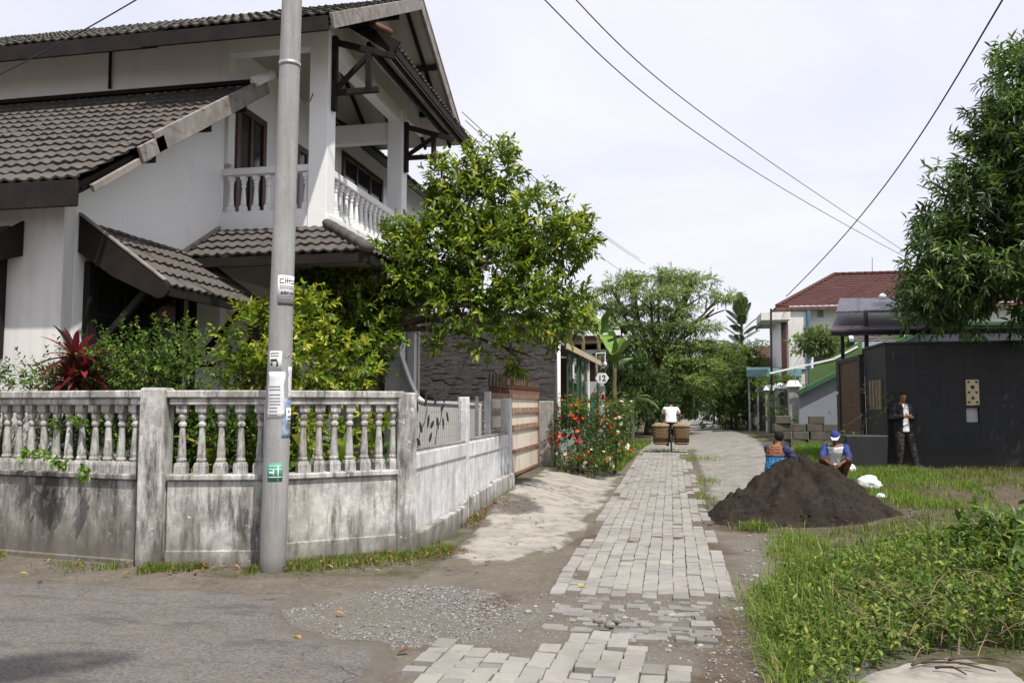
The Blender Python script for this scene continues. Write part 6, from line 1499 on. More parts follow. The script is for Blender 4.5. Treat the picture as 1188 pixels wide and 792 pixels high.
# teal canopy, poles and the pillared fence
TC = empty('teal_canopy', tuple(onY(890,480,47)), 'teal sheet canopy on thin pale poles over a driveway on the right', 'canopy')
M['teal'] = m_simple('teal_sheet', (.20,.36,.38), (.16,.30,.33), 5, .5, 20, .05)
P('roof', MB().prism([pyz(866,430,45), pyz(947,428,45), pyz(947,426,47.4), pyz(866,427,47.4)], (0,0,.05)), M['teal'], TC)
P('fascia', MB().prism([pyz(866,437,44.95), pyz(930,436.5,44.95), pyz(930,428.5,44.95), pyz(866,430,44.95)], (0,.04,0)), M['teal'], TC)
P('edge_trim', MB().bar(pyz(866,438,44.9), pyz(930,437.5,44.9), .06,.07), M['greentrim'], TC)
for px in (869.5, 879.5): a = onY(px,470,45.1); P('post', MB().tube([(a[0],45.1,0),(a[0],45.1,float(onY(px,437,45.1)[2]))], .05, 8), M['steel'], TC, 0)
PF = empty('pillar_fence', (4.5,40,0), 'boundary fence of white-capped brown pillars and dark lattice panels along the lane', 'fence')
ys_ = [float(onX(px,470,4.45)[1]) for px in (870,883,893,905,921)]
M['brownstone'] = m_simple('brown_stone_pillar', (.15,.125,.10), (.10,.085,.07), 4, .9, 30, .4)
for i, y in enumerate(ys_):
    pl_ = P('pillar', MB().box((4.25,y-.2,0),(4.65,y+.2,2.25)), M['brownstone'] if i < 2 else M['pole'], PF); P('cap', MB().prism([(4.15,y-.3,2.25),(4.75,y-.3,2.25),(4.6,y-.15,2.5),(4.3,y-.15,2.5)], (0,.5,0)), M['white'], pl_)
for a, b_ in zip(ys_[1:], ys_[:-1]):
    if b_ == ys_[0]: continue
    m = MB(); kx = 9
    for i in range(kx): yy = a+.25+i*(b_-a-.5)/(kx-1); m.box((4.43,yy-.1,.2),(4.47,yy+.1,2.1))
    for zz_ in (.5,1.2,1.9): m.box((4.40,a+.2,zz_-.04),(4.429,b_-.2,zz_+.04))
    P('lattice_panel', m, M['black'], PF, 0)
mb = MB()
GT2 = empty('gate', (4.45, (ys_[0]+ys_[1])/2, .1), 'pale grey metal gate between the two farthest fence pillars', 'gate')
for i in range(8): yy = ys_[1]+.3+i*(ys_[0]-ys_[1]-.6)/7; mb.box((4.42,yy-.04,.15),(4.46,yy+.04,1.9))
P('bars', mb, M['stucco_shade'], GT2, 0); P('rail', MB().box((4.40,ys_[1]+.22,.9),(4.419,ys_[0]-.22,1.0)).box((4.40,ys_[1]+.22,1.8),(4.419,ys_[0]-.22,1.9)), M['stucco_shade'], GT2, 0)
tree('climbing_plant', 'green climbing plant tangled in the dark lattice of the pillar fence', 'plant', (4.3,38,0), [((4.3,36.5,1.4),(.25,1.2,.6)),((4.3,40.5,1.3),(.25,1.2,.7)),((4.3,34.,1.2),(.25,.7,.5)),((4.3,37.5,2.1),(.25,1.0,.35))], 75, 7, .2, .13, .5, [(.10,.19,.03),(.06,.13,.02)], [1,1], [(4.3,38,0),(4.3,38,1.0)], tr=(.03,.01), gap=.4)
WW = tag(MB().box((2.9,70,0),(3.15,84,1.7)).build('boundary_wall', M['stucco'], None), 'short white boundary wall at the far bend of the lane', 'wall')
GS = empty('green_shed', (2.6,86,0), 'small green-painted shed front at the far end of the lane', 'shed')
P('wall', MB().box((1.6,86,0),(3.4,89,3.0)), M['greentrim'], GS); P('roof', MB().prism([(1.4,85.7,3.0),(3.6,85.7,3.0),(3.6,85.7,3.1),(2.5,85.7,3.7),(1.4,85.7,3.1)], (0,3.6,0)), M['tile_brown'], GS); P('door', MB().box((2.1,85.95,0),(2.9,85.998,2.1)), M['white'], GS)
# the stack of concrete blocks
M['block'] = m_simple('mossy_concrete_block', (.125,.115,.095), (.085,.08,.065), 3, .9, 40, .5, .15, (.08,.085,.05), (5,5,5), .5, .72)
SB = [(3.45,31.9),(6.0,31.2)]
names = ['bottom', 'second', 'third', 'top']; ordn = ['first', 'second', 'third', 'fourth']
for r_ in range(4):
    nb = 4 if r_ < 3 else 3
    for i in range(nb):
        m = MB(); w_ = .50; x0 = onY(897,500,29.5)[0]+.03+i*.53+(.09 if r_ % 2 else 0)+RG.normal(0,.012); y0 = 29.5+RG.normal(0,.025); z0 = .12+r_*.268
        m.box((x0,y0,z0),(x0+w_,y0+.4,z0+.26), Matrix.Translation((x0+.25,y0+.2,z0)) @ Matrix.Rotation(RG.normal(0,.05),4,'Z') @ Matrix.Rotation(RG.normal(0,.012),4,'Y') @ Matrix.Translation((-x0-.25,-y0-.2,-z0)))
        if r_ == 3 and i == 1: continue
        tag(m.build('concrete_block', M['block'], None, False, .02, 2), f'grey block {ordn[i]} from the lane in the {names[r_]} course of the stack', 'concrete block', 'stacked concrete blocks')

# ------------------------------------------------------------------ the overhead lines
def cable(p, q, sag, r_, label, n=40, group='overhead cables'):
    p, q = np.array(p, float), np.array(q, float); t = np.linspace(0,1,n)[:,None]; pts = p*(1-t)+q*t; pts[:,2] -= 4*sag*(t*(1-t))[:,0]
    e = tag(MB().tube([Vector(x) for x in pts], r_, 6).build('cable', M['cable'], None, True), label, 'cable', group); return e
top = np.array(ppt(8.95))
farp = np.array(onY(1066, 305, 52.))
UP2 = empty('utility_pole', (farp[0],52,0), 'distant utility pole behind the mango tree where the two long cables end', 'pole')
P('shaft', MB().tube([(farp[0],52,0),(farp[0],52,farp[2]+.5)], [.16,.10], 14), M['pole'], UP2, 0, True)
M_XA = MB().bar(top+np.array([-.5,0,-.05]), top+np.array([1.3,.3,-.05]), .08,.08).build('cross_arm', M['steel'], UPole)
def through(px0, py0, px1, py1, Y0, Y1): return onY(px0, py0, Y0), onY(px1, py1, Y1)
def cable_px(rows, r_, label):
    """a line surveyed at several points, joined by a smooth curve"""
    P3 = np.array([onY(*r__) for r__ in rows]); n = len(P3); t = np.linspace(0, n-1, 60)
    out = []
    for c in range(3):
        co_ = np.polyfit(np.arange(n), P3[:,c], min(n-1, 3)); out.append(np.polyval(co_, t))
    tag(MB().tube([Vector(x) for x in np.stack(out,-1)], r_, 6).build('cable', M['cable'], None, True), label, 'cable', 'overhead cables')
cable_px([(430,-190,10.5),(625,0,15.),(770,122,22.),(900,215,32.),(1058,302,52.)], .013, 'lower of the two long cables sagging from the concrete pole to the right')
cable_px([(490,-190,10.5),(660,0,15.),(785,103,22.),(905,198,32.),(1058,297,52.)], .013, 'upper of the two long cables sagging from the concrete pole to the right')
cable_px([(1290,-190,14),(1162,0,18.5),(1080,140,25),(1000,248,34),(912,344,44)], .022, 'thick straight cable slanting across the sky down to the red roofed house')
for i, (a, b_, lb) in enumerate((((536,130),(742,300),'uppermost faint wire from the white house gable to the far trees'),((540,140),(748,306),'middle faint wire from the white house gable to the far trees'),((532,143),(726,318),'lowest faint wire from the white house gable to the far trees'))):
    p_, q_ = onX(a[0], a[1], -4.83), onY(b_[0], b_[1], 45); cable(p_, q_, .25, .009, lb)
cable(tuple(ppt(6.75)), tuple(onY(-40,105,10.9)), .12, .009, 'thin wire crossing in front of the upper white wall at the roof eave')
cable(tuple(ppt(5.0)+Vector((-.02,.12,0))), (XC-.1,YU-.15,6.6), .25, .009, 'slack service wire from the concrete pole to the balcony column')
# ------------------------------------------------------------------ people
def loft(mb, secs, n=16):
    base = len(mb.v)
    for c, rx, fx, a, b in secs:
        c, rx, fx = Vector(c), Vector(rx).normalized(), Vector(fx).normalized()
        for k in range(n):
            an = 2*math.pi*k/n; mb.v.append(tuple(c + rx*a*math.cos(an) + fx*b*math.sin(an)))
    for i in range(len(secs)-1):
        for k in range(n):
            a0 = base+i*n+k; a1 = base+i*n+(k+1) % n; mb.f.append((a0,a1,a1+n,a0+n)); mb.m.append(0)
    mb.f.append(tuple(base+k for k in range(n))[::-1]); mb.m.append(0); e = base+(len(secs)-1)*n; mb.f.append(tuple(e+k for k in range(n))); mb.m.append(0)
def limb3(mb, a, b, c, ra, rb, rc, n=12):
    """two-bone limb with rounded joints, tapering"""
    a, b, c = Vector(a), Vector(b), Vector(c)
    mb.tube([a, a.lerp(b,.35), a.lerp(b,.8), b], [ra, ra*1.04, rb*1.05, rb], n); mb.tube([b, b.lerp(c,.3), b.lerp(c,.8), c], [rb, rb*1.06, rc*1.05, rc], n)
    for p, r_ in ((a,ra),(b,rb),(c,rc)): mb.ell(p, (r_,r_,r_), 12, 8)
def rem(mb, vox, it=4, name='m', mat=None):
    me = mb.mesh(name, mat or M['black']); o = bpy.data.objects.new('tmp', me); COL.objects.link(o)
    r_ = o.modifiers.new('r', 'REMESH'); r_.mode = 'VOXEL'; r_.voxel_size = vox; r_.use_smooth_shade = True
    if it: s_ = o.modifiers.new('s', 'SMOOTH'); s_.factor = .5; s_.iterations = it
    dg = bpy.context.evaluated_depsgraph_get(); dg.update(); out = bpy.data.meshes.new_from_object(o.evaluated_get(dg)); out.name = name
    bpy.data.objects.remove(o); bpy.data.meshes.remove(me); out.materials.clear(); out.materials.append(mat)
    if name not in ('body', 'shoe', 'sandal'):                 # creases in cloth
        n_ = len(out.vertices); co_ = np.zeros(n_*3, np.float32); out.vertices.foreach_get('co', co_); no_ = np.zeros(n_*3, np.float32); out.vertex_normals.foreach_get('vector', no_); co_ = co_.reshape(-1,3); no_ = no_.reshape(-1,3)
        f_ = np.abs(fbm(co_*np.array([11,11,17])+3., 3)-.5)*2; co_ = co_ + no_*((.35-f_)*.030)[:,None]; out.vertices.foreach_set('co', co_.reshape(-1).astype(np.float32)); out.update()
    smooth(out); return out
def cut(me, test):
    bm = bmesh.new(); bm.from_mesh(me); bmesh.ops.delete(bm, geom=[f for f in bm.faces if test(f.calc_center_median())], context='FACES'); bm.to_mesh(me); bm.free(); smooth(me); return me
def head_parts(mb, c, fwd, up, s_=1.0):
    c, fwd, up = Vector(c), Vector(fwd).normalized(), Vector(up).normalized(); rt = fwd.cross(up).normalized(); up = rt.cross(fwd)
    Mx = Matrix((rt, fwd, up)).transposed().to_4x4()
    mb.ell(c+up*.015*s_, (.074*s_,.092*s_,.095*s_), 18, 14, Mx)
    q = lambda x, y, z: c + rt*x*s_ + fwd*y*s_ + up*z*s_
    mb.ell(q(0,.022,-.055), (.056*s_,.062*s_,.062*s_), 14, 10, Mx); mb.ell(q(0,.062,-.088), (.026*s_,.022*s_,.022*s_), 10, 8, Mx)
    mb.ell(q(0,.095,-.022), (.0135*s_,.018*s_,.026*s_), 10, 8, Mx); mb.ell(q(0,.080,.022), (.050*s_,.018*s_,.013*s_), 10, 8, Mx)
    mb.ell(q(0,.078,-.058), (.026*s_,.014*s_,.011*s_), 10, 8, Mx)
    for sx in (-1,1): mb.ell(q(sx*.077,-.005,-.012), (.010*s_,.020*s_,.032*s_), 8, 8, Mx); mb.ell(q(sx*.045,.055,-.025), (.022*s_,.02*s_,.02*s_), 8, 8, Mx)
    return q, Mx
def face_bits(par, q, Mx, s_=1.0):
    for sx in (-1,1): MB().ell(q(sx*.031,.083,.002), (.013*s_,.007*s_,.0075*s_), 8, 6, Mx).build('eye', M['ink'], par, True)
    MB().ell(q(0,.0905,-.058), (.022*s_,.006*s_,.005*s_), 8, 6, Mx).build('mouth', m_simple('lip', (.16,.05,.04)), par, True)
def hair_cap(par, q, Mx, mat, s_=1.0, low=-.035, front=.045, name='hair'):
    m = MB().ell(q(0,-.008,.022), (.086*s_,.102*s_,.102*s_), 28, 22, Mx); inv = Mx.to_3x3().inverted(); c0 = q(0,0,0)
    me = m.mesh(name, mat)
    def t(p): l = inv @ (p-c0); return (l.y > front*s_-.0 and l.z < .062*s_) or l.z < low*s_ - (0.05*s_ if l.y < -.03 else 0)
    cut(me, t); o = link(name, me, par); sd = o.modifiers.new('s', 'SOLIDIFY'); sd.thickness = .008; return o
def hand(mb, w, d, nrm_, thumb, curl=.5, s_=1.0):
    """palm + four unequal bent fingers + thumb; d along the hand, nrm_ out of the palm, thumb = side the thumb leaves"""
    w, d, pn, th = Vector(w), Vector(d).normalized(), Vector(nrm_).normalized(), Vector(thumb).normalized()
    th = (th - d*th.dot(d)).normalized(); pn = d.cross(th) if d.cross(th).dot(pn) > 0 else -d.cross(th)
    loft(mb, [(w, th, pn, .026*s_,.019*s_),(w+d*.035*s_, th, pn, .036*s_,.017*s_),(w+d*.075*s_, th, pn, .041*s_,.015*s_),(w+d*.092*s_, th, pn, .037*s_,.012*s_)], 12)
    for i, (o_, l_) in enumerate(((.030,.068),(.0105,.078),(-.0095,.072),(-.029,.056))):
        p = w+d*.085*s_+th*o_*s_; c_ = curl*(1+.12*i); dirs = [(d*math.cos(c_*k)+pn*math.sin(c_*k)) for k in (.45,1.2,1.9)]; r0 = .0092*s_; pts = [p-d*.02*s_, p]
        for k, f_ in enumerate((.45,.32,.23)): pts.append(pts[-1]+dirs[k]*l_*f_*s_)
        mb.tube(pts, [r0,r0,r0*.96,r0*.9,r0*.72], 8)
    p = w+d*.022*s_+th*.026*s_; d1 = (th*.8+d*.65+pn*.25).normalized(); d2 = (d*.9+th*.25+pn*.35).normalized()
    mb.tube([p-d1*.012*s_, p, p+d1*.036*s_, p+d1*.036*s_+d2*.030*s_], [.013*s_,.0125*s_,.0105*s_,.0075*s_], 8)
M['skin'] = m_simple('brown_skin', (.26,.125,.07), (.22,.10,.055), 8, .55, 60, .1, .35)
M['skin_dark'] = m_simple('tanned_skin', (.15,.07,.04), (.12,.055,.033), 8, .55, 60, .1, .35)
M['hair'] = m_simple('black_hair', (.012,.010,.009), (.02,.017,.015), (30,30,6), .8, 200, .4, .12)
M['tee'] = m_simple('white_cotton', (.68,.68,.68), (.58,.58,.59), 8, .85, 25, .5, .2)
M['jacket'] = m_simple('black_jacket', (.014,.014,.017), (.022,.022,.026), 8, .8, 25, .5, .2)
M['trousers'] = m_simple('dark_trousers', (.045,.038,.036), (.032,.028,.027), 7, .85, 22, .5, .2)
M['navy'] = m_simple('royal_blue_cotton', (.035,.055,.24), (.03,.045,.18), 8, .85, 25, .4, .2)
M['shoe'] = m_simple('dark_shoe', (.02,.02,.022), (.03,.03,.03), 8, .6)
def shoe(mb, a, f_, up=(0,0,1)):
    a, f_ = Vector(a), Vector(f_).normalized(); r_ = f_.cross(Vector(up)).normalized(); u = r_.cross(f_)
    loft(mb, [(a-f_*.07, r_, u, .028,.030),(a-f_*.03+u*.01, r_, u, .042,.045),(a+f_*.05, r_, u, .044,.036),(a+f_*.13-u*.012, r_, u, .046,.024),(a+f_*.175-u*.018, r_, u, .030,.014)], 14)
def torso(mb, pts, g=0.0):
    """pelvis, waist, chest, shoulder line, neck base: (centre, right vec, fwd vec, halfwidth, halfdepth)"""
    loft(mb, [(c, r_, f_, a+g, b+g) for c, r_, f_, a, b in pts], 20)
def finish(root, loc, rz):
    root.location = loc; root.rotation_euler = (0,0,rz)

# the man leaning by the black wall (built facing -Y)
def standing_man():
    root = empty('person', (0,0,0), 'man in an open black jacket over a white T-shirt standing against the black wall', 'person')
    rx, fy = (1,0,0), (0,-1,0)
    T = [((0,.0,.84),rx,fy,.150,.105),((0,0,.93),rx,fy,.158,.112),((0,-.005,1.06),rx,fy,.138,.098),((0,-.005,1.22),rx,fy,.160,.112),((0,.0,1.34),rx,fy,.172,.108),((0,.01,1.405),rx,fy,.135,.080),((0,.008,1.435),rx,fy,.07,.06)]
    sh = {s_: Vector((s_*.168,.005,1.365)) for s_ in (-1,1)}; el = {-1: Vector((-.255,.02,1.10)), 1: Vector((.265,.03,1.10))}; wr_ = {-1: Vector((-.085,-.215,1.135)), 1: Vector((.085,-.205,1.115))}
    hp = {s_: Vector((s_*.088,0,.86)) for s_ in (-1,1)}; kn = {-1: Vector((-.115,-.04,.47)), 1: Vector((.165,-.02,.47))}; an = {-1: Vector((-.12,.03,.085)), 1: Vector((.235,-.03,.085))}
    b = MB(); torso(b, T); b.tube([(0,.008,1.41),(0,-.01,1.50)], [.055,.052], 14)
    fw, up = Vector((-.25,-.95,-.28)), Vector((0,-.25,1)); q, Mx = head_parts(b, (-.008,-.035,1.575), fw, up)
    for s_ in (-1,1):
        limb3(b, sh[s_], el[s_], wr_[s_], .050,.040,.027); limb3(b, hp[s_], kn[s_], an[s_], .080,.056,.040); shoe(b, an[s_]+Vector((0,-.02,-.035)), (s_*.25,-1,0))
    hand(b, wr_[-1], (1,-.25,.05), (0,.6,-.8), (0,-.4,.9), .55); hand(b, wr_[1], (-1,-.35,.15), (0,.8,-.5), (0,-.5,.8), .5)
    body = link('body', rem(b, .0075, 3, 'body', M['skin']), root); face_bits(root, q, Mx); hair_cap(root, q, Mx, M['hair'])
    t = MB(); T2 = [(c,r_,f_,a+.014,d_+.014) for c,r_,f_,a,d_ in T[:-1]]; T2[0] = ((0,0,.80),rx,fy,.170,.125); torso(t, T2)
    link('shirt', rem(t, .012, 3, 'shirt', M['tee']), root)
    j = MB(); T3 = [(c,r_,f_,a+.032,d_+.030) for c,r_,f_,a,d_ in T[:-1]]; T3[0] = ((0,.01,.76),rx,fy,.195,.140); torso(j, T3)
    for s_ in (-1,1): limb3(j, sh[s_], el[s_], el[s_].lerp(wr_[s_],.86), .074,.060,.046)
    jm = rem(j, .012, 4, 'jacket', M['jacket']); cut(jm, lambda p: p.y < -.04 and abs(p.x-.0) < (.062+.05*max(0,1.2-p.z)) and (p.z < 1.06 or p.z > 1.17 or abs(p.x) < .05)); jo = link('jacket', jm, root)
    l = MB(); torso(l, [((0,0,.78),rx,fy,.150,.105),((0,0,.86),rx,fy,.166,.120),((0,0,.95),rx,fy,.160,.116)])
    for s_ in (-1,1): limb3(l, hp[s_]+Vector((0,0,-.03)), kn[s_], an[s_]+Vector((0,0,.02)), .098,.078,.066)
    link('trousers', rem(l, .013, 4, 'trousers', M['trousers']), root)
    for s_ in (-1,1): m = MB(); shoe(m, an[s_]+Vector((0,-.02,-.032)), (s_*.25,-1,0)); m.v = [tuple(Vector(v)*1.0+(Vector(v)-(an[s_]+Vector((0,.03,-.04))))*.12) for v in m.v]; link('shoe', rem(m, .01, 2, 'shoe', M['shoe']), root)
    return root
r_ = standing_man(); finish(r_, (4.93,19.86,hg(4.93,19.86)), R(14))

def squatter(label, shirt, sleeves, shorts, skin, cap=None, glance=(0,-1,-.55), arm=None, hairmat='hair'):
    root = empty('person', (0,0,0), label, 'person', )
    rx = Vector((1,0,0)); 
    sp_ = [Vector((0,.06,.24)), Vector((0,.05,.37)), Vector((0,.02,.52)), Vector((0,-.03,.665)), Vector((0,-.06,.755)), Vector((0,-.07,.79))]
    wd = [(.165,.125),(.160,.120),(.155,.108),(.180,.115),(.165,.10),(.07,.06)]
    fw_ = [Vector((0,-1,.1)),Vector((0,-1,-.1)),Vector((0,-1,-.25)),Vector((0,-1,-.3)),Vector((0,-1,-.35)),Vector((0,-1,-.35))]
    T = [(sp_[i], rx, fw_[i], *wd[i]) for i in range(6)]
    sh = {s_: Vector((s_*.185,-.045,.715)) for s_ in (-1,1)}; el = {s_: Vector((s_*.255,-.25,.52)) for s_ in (-1,1)}; wr_ = {s_: Vector((s_*.11,-.50,.43)) for s_ in (-1,1)}
    if arm: 
        for s_ in arm: el[s_], wr_[s_] = Vector(arm[s_][0]), Vector(arm[s_][1])
    hp = {s_: Vector((s_*.10,.03,.23)) for s_ in (-1,1)}; kn = {s_: Vector((s_*.235,-.36,.50)) for s_ in (-1,1)}; an = {s_: Vector((s_*.15,-.09,.09)) for s_ in (-1,1)}
    b = MB(); torso(b, T); b.tube([(0,-.065,.765),(0,-.10,.86)], [.055,.052], 14)
    q, Mx = head_parts(b, (0,-.125,.935), glance, (0,-.3,1))
    for s_ in (-1,1):
        limb3(b, sh[s_], el[s_], wr_[s_], .050,.040,.027); limb3(b, hp[s_], kn[s_], an[s_], .084,.058,.040); shoe(b, an[s_]+Vector((0,-.02,-.045)), (s_*.3,-1,0))
        hand(b, wr_[s_], (-s_*.5,-.8,-.35), (-s_*.5,.2,-.8), (-s_*.6,-.3,.6), .6)
    link('body', rem(b, .0075, 3, 'body', M[skin]), root); face_bits(root, q, Mx)
    if cap:
        hair_cap(root, q, Mx, M[cap], 1.07, .012, .2, 'cap'); c0 = q(0,.075,.04); 
        bm_ = MB(); loft(bm_, [(q(0,.06,.040), Mx.to_3x3() @ Vector((1,0,0)), Mx.to_3x3() @ Vector((0,.1,1)), .076,.006),(q(0,.12,.030), Mx.to_3x3() @ Vector((1,0,0)), Mx.to_3x3() @ Vector((0,.1,1)), .070,.005),(q(0,.165,.020), Mx.to_3x3() @ Vector((1,0,0)), Mx.to_3x3() @ Vector((0,.1,1)), .045,.004)], 14); bm_.build('cap_brim', M['tee'], root, True)
        o = hair_cap(root, q, Mx, M['tee'], 1.085, .008, .2, 'cap_band'); cut(o.data, lambda p: (Mx.to_3x3().inverted() @ (p-q(0,0,0))).z > .034)
    else: hair_cap(root, q, Mx, M[hairmat])
    t = MB(); torso(t, [(c,r2,f2,a+.018,d2+.018) for c,r2,f2,a,d2 in T[:-1]]); link('shirt', rem(t, .012, 4, 'shirt', shirt), root)
    for s_ in (-1,1):
        m = MB(); a, e = sh[s_], el[s_]; m.tube([a+(a-e)*.10, a, a.lerp(e,.5), a.lerp(e,.95)], [.070,.074,.066,.060], 14); m.ell(a, (.075,.075,.075), 12, 8); link('sleeve', rem(m, .012, 3, 'sleeve', sleeves), root)
    l = MB(); torso(l, [((0,.07,.17),rx,(0,-1,0),.14,.11),((0,.05,.25),rx,(0,-1,.1),.178,.138),((0,.03,.34),rx,(0,-1,-.2),.172,.132)])
    for s_ in (-1,1): limb3(l, hp[s_], hp[s_].lerp(kn[s_],.6), kn[s_]+Vector((0,.02,-.01)), .105,.092,.078)
    link('shorts', rem(l, .013, 4, 'shorts', shorts), root)
    return root
kst = Mat('blue_striped_shirt'); tcn = kst.n('ShaderNodeTexCoord').outputs['Object']; xyz = kst.sep(tcn)
st_ = kst.ramp(kst.math('SINE', kst.math('MULTIPLY', xyz[0], 95.0)), .55, .75); cA = kst.mix(kst.math('MULTIPLY', st_, .5), (.03,.16,.36), (.12,.38,.50))
yoke = kst.ramp(xyz[2], .610, .620); band = kst.math('MULTIPLY', kst.ramp(xyz[2], .575, .585), kst.math('SUBTRACT', 1.0, yoke))
cA = kst.mix(band, cA, (.015,.02,.08)); cA = kst.mix(yoke, cA, (.22,.10,.055)); kst.bump(kst.noise(25,3), .4, .01); kst.fin(cA, .85, .2)
s1_ = squatter('man in a blue and orange-brown shirt squatting by the soil heap', kst.m, m_simple('dark_blue_sleeve', (.03,.035,.11), (.02,.025,.08), 8), M['trousers'], 'skin', None, (.55,-.8,-.15), {1: ((.30,-.36,.50),(.16,-.58,.44)), -1: ((-.30,-.30,.46),(-.16,-.50,.36))}, 'hair')
finish(s1_, (1.72,15.6,hg(1.72,15.6)+.03), R(140)); s1_.scale = (.98,.98,.98)
s2_ = squatter('man in a cap and blue-sleeved white shirt squatting behind the soil heap', M['tee'], M['navy'], m_simple('maroon_shorts', (.07,.03,.025), (.05,.022,.02), 8), 'skin_dark', 'navy')
finish(s2_, (2.90,16.5,hg(2.90,16.5)+.02), R(-12)); s2_.scale = (.92,.92,.92)

# ------------------------------------------------------------------ cyclist, bicycle and baskets (heading +Y)
BX, BYc = -.20, 28.15
B0 = Vector((BX, BYc, .025))
BI = empty('bicycle', tuple(B0), 'old black bicycle ridden away down the lane between two big baskets', 'bicycle')
def bp(x, y, z): return B0 + Vector((x, y, z))
for yy in (-.36, .72):
    w = MB(); pts = [bp(0, yy+.325*math.cos(t), .34+.325*math.sin(t)) for t in np.linspace(0, 2*math.pi, 41)]
    rim = MB(); rim.tube([bp(0, yy+.305*math.cos(t), .34+.305*math.sin(t)) for t in np.linspace(0, 2*math.pi, 41)], .010, 6)
    hub = MB().tube([bp(-.05,yy,.34), bp(.05,yy,.34)], .025, 10).build('wheel', M['steel'], BI, True)
    w.tube(pts, .021, 8); w.build('tyre', M['black'], hub, True); rim.build('rim', M['steel'], hub, True)
    s_ = MB()
    for i in range(28): t = i*2*math.pi/28; s_.tube([bp((-1)**i*.03, yy, .34), bp(0, yy+.30*math.cos(t), .34+.30*math.sin(t))], .0018, 4)
    s_.build('spokes', M['steel'], hub)
    P('fender', MB().tube([bp(0, yy+.365*math.cos(t), .34+.365*math.sin(t)) for t in np.linspace(.3, 2.9, 20)], .026, 8, True, .4), M['black'], BI, 0, True)
fr = MB()
for a, b_, r__ in (((0,.05,.32),(0,-.10,.86),.016),((0,.05,.32),(0,.48,.80),.017),((0,-.08,.80),(0,.46,.88),.016),((0,.45,.98),(0,.50,.74),.020)): fr.tube([bp(*a), bp(*b_)], r__, 8)
for sx in (-1,1):
    fr.tube([bp(sx*.05,-.36,.34), bp(sx*.03,.05,.32)], .011, 6); fr.tube([bp(sx*.05,-.36,.34), bp(sx*.02,-.09,.82)], .010, 6); fr.tube([bp(sx*.05,.72,.34), bp(sx*.04,.55,.70), bp(0,.50,.76)], .012, 6)
P('frame', fr, M['black'], BI, 0, True)
P('handlebar', MB().tube([bp(-.28,.36,1.02), bp(-.27,.46,1.04), bp(-.1,.53,1.05), bp(.1,.53,1.05), bp(.27,.46,1.04), bp(.28,.36,1.02)], .012, 8).tube([bp(0,.46,.98), bp(0,.53,1.05)], .013, 8), M['steel'], BI, 0, True)
P('saddle', MB().ell(bp(0,-.16,.93), (.10,.10,.045), 14, 10).ell(bp(0,-.04,.93), (.045,.14,.032), 12, 8).tube([bp(0,-.12,.84), bp(0,-.13,.92)], .014, 8), M['black'], BI, 0, True)
rk = MB()
for sx in (-.07, .07): rk.tube([bp(sx,-.10,.76), bp(sx,-.72,.76)], .009, 6); rk.tube([bp(sx,-.60,.76), bp(sx*.8,-.36,.34)], .008, 6)
for yy in (-.2,-.4,-.6): rk.tube([bp(-.30,yy,.77), bp(.30,yy,.77)], .008, 6)
P('rack', rk, M['black'], BI, 0)
P('crank', MB().tube([bp(-.07,.05,.32), bp(.07,.05,.32)], .03, 12).tube([bp(-.075,.05,.32), bp(-.08,.14,.19)], .010, 6).tube([bp(.075,.05,.32), bp(.08,-.04,.45)], .010, 6), M['steel'], BI, 0, True)
for sx, y_, z_ in ((-1,.14,.19),(1,-.04,.45)): P('pedal', MB().box(tuple(bp(sx*.13-.05,y_-.035,z_-.012)), tuple(bp(sx*.13+.05,y_+.035,z_+.012))), M['black'], BI)
P('reflector', MB().box(tuple(bp(-.03,-.745,.50)), tuple(bp(.03,-.73,.56))), M['rust'], BI)
kw = Mat('woven_bamboo'); px_ = kw.sep(); 
wx = kw.math('SINE', kw.math('MULTIPLY', kw.math('ADD', px_[0], px_[1]), 62.)); wz = kw.math('SINE', kw.math('MULTIPLY', px_[2], 70.)); ww = kw.math('MULTIPLY', wx, wz)
cw_ = kw.mix(kw.ramp(ww, .3, .7), (.12,.075,.04), (.29,.205,.12)); cw_ = kw.mix(kw.ramp(kw.noise(7,5,.7), .5, .75), cw_, (.15,.10,.06)); kw.bump(ww, .7, .01); M['woven'] = kw.fin(cw_, .85, .2)
for sx, lb in ((-1,'square woven bamboo basket hanging on the left side of the bicycle'),(1,'square woven bamboo basket hanging on the right side of the bicycle')):
    c = bp(sx*.335,-.42,.25); E_ = empty('basket', tuple(c), lb, 'basket', 'baskets on the bicycle')
    m = MB(); n = 28
    def rr_(hx, hy, z, p_=3.6):
        return [(c.x+hx*np.sign(math.cos(t))*abs(math.cos(t))**(2/p_), c.y+hy*np.sign(math.sin(t))*abs(math.sin(t))**(2/p_), c.z+z) for t in np.arange(n)*2*math.pi/n]
    rings = [rr_(.20,.24,0),rr_(.232,.28,.04),rr_(.252,.305,.25),rr_(.266,.318,.50),rr_(.268,.32,.60),rr_(.255,.305,.60),rr_(.245,.30,.1)]
    vs = [q_ for r__ in rings for q_ in r__]; fs = [(i*n+k_, i*n+(k_+1)%n, (i+1)*n+(k_+1)%n, (i+1)*n+k_) for i in range(6) for k_ in range(n)]; fs += [tuple(range(n))[::-1], tuple(range(6*n,7*n))]
    m.add(vs, fs); m.build('body', M['woven'], E_, True)
    m = MB(); m.tube([Vector(q_)+Vector((0,0,0)) for q_ in rr_(.272,.325,.60)+[rr_(.272,.325,.60)[0]]], .022, 8); m.tube([Vector(q_) for q_ in rr_(.236,.285,.05)+[rr_(.236,.285,.05)[0]]], .016, 8); m.build('rim', M['straw'], E_, True)
    m = MB().ell((c.x,c.y,c.z+.60), (.30,.36,.10), 20, 10); v = np.array(m.v); v[:,2] += (fbm(v*9,3)-.5)*.06; m.v = [tuple(t) for t in v]; m.build('straw_cover', M['straw'], E_, True)
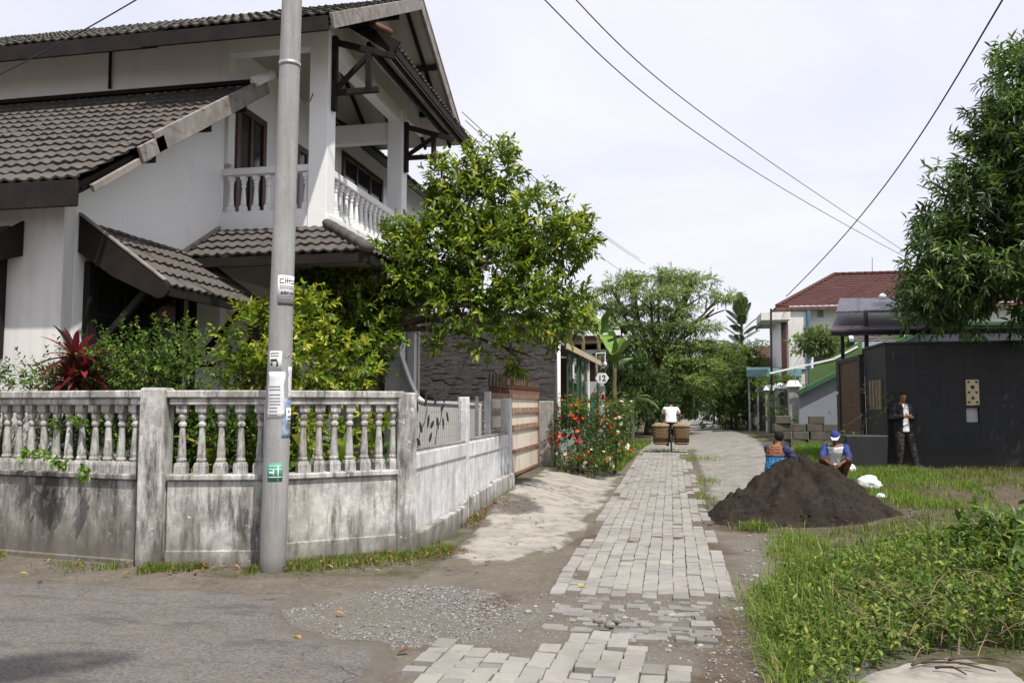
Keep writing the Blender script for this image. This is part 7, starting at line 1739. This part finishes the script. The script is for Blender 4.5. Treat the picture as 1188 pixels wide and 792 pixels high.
def cyclist():
    root = empty('person', tuple(B0), 'person in a white shirt with dark hair cycling away along the lane', 'person')
    rx = Vector((1,0,0)); O_ = B0
    sp_ = [Vector((0,-.17,.96)),Vector((0,-.14,1.06)),Vector((0,-.06,1.20)),Vector((0,.04,1.34)),Vector((0,.10,1.42)),Vector((0,.13,1.46))]
    wd = [(.165,.125),(.16,.12),(.150,.105),(.182,.115),(.165,.095),(.07,.06)]; T = [(O_+sp_[i], rx, Vector((0,1,-.45 if i > 1 else 0)), *wd[i]) for i in range(6)]
    sh = {s_: O_+Vector((s_*.185,.06,1.385)) for s_ in (-1,1)}; el = {s_: O_+Vector((s_*.31,.20,1.16)) for s_ in (-1,1)}; wr_ = {s_: O_+Vector((s_*.272,.33,1.055)) for s_ in (-1,1)}
    hp = {s_: O_+Vector((s_*.10,-.14,.97)) for s_ in (-1,1)}; kn = {-1: O_+Vector((-.13,.27,.66)), 1: O_+Vector((.13,.24,.86))}; an = {-1: O_+Vector((-.12,.10,.28)), 1: O_+Vector((.12,-.08,.54))}
    b = MB(); torso(b, T); b.tube([O_+Vector((0,.11,1.43)), O_+Vector((0,.16,1.53))], [.055,.052], 14); q, Mx = head_parts(b, O_+Vector((0,.185,1.61)), (0,1,-.15), (0,.1,1))
    for s_ in (-1,1):
        limb3(b, sh[s_], el[s_], wr_[s_], .050,.040,.027); limb3(b, hp[s_], kn[s_], an[s_], .084,.058,.040); shoe(b, an[s_]+Vector((0,.02,-.045)), (0,1,-.1)); hand(b, wr_[s_], (-s_*.15,.9,-.25), (-s_*.2,-.1,-1), (-s_*1,.1,.1), .8)
    link('body', rem(b, .0075, 3, 'body', M['skin']), root); face_bits(root, q, Mx); hair_cap(root, q, Mx, M['hair'], 1.0, -.03, .05)
    t = MB(); torso(t, [(c,r2,f2,a+.022,d2+.022) for c,r2,f2,a,d2 in T[:-1]])
    for s_ in (-1,1): a, e = sh[s_], el[s_]; t.tube([a, a.lerp(e,.55)], [.078,.066], 14); t.ell(a, (.078,.078,.078), 12, 8)
    link('shirt', rem(t, .012, 4, 'shirt', M['tee']), root)
    l = MB(); torso(l, [(O_+Vector((0,-.16,.88)),rx,(0,1,0),.13,.10),(O_+Vector((0,-.16,.97)),rx,(0,1,0),.176,.135),(O_+Vector((0,-.13,1.06)),rx,(0,1,0),.172,.13)])
    for s_ in (-1,1): limb3(l, hp[s_], kn[s_], kn[s_].lerp(an[s_],.85), .10,.078,.062)
    link('trousers', rem(l, .013, 4, 'trousers', M['trousers']), root)
    for s_ in (-1,1): m = MB(); shoe(m, an[s_]+Vector((0,.02,-.043)), (0,1,-.1)); link('sandal', rem(m, .01, 2, 'sandal', M['shoe']), root)
    MB().bar(O_+Vector((.05,-.185,1.12)), O_+Vector((.01,-.075,1.36)), .035, .012, (0,-1,.4)).build('strap', M['straw'], root)
cyclist()
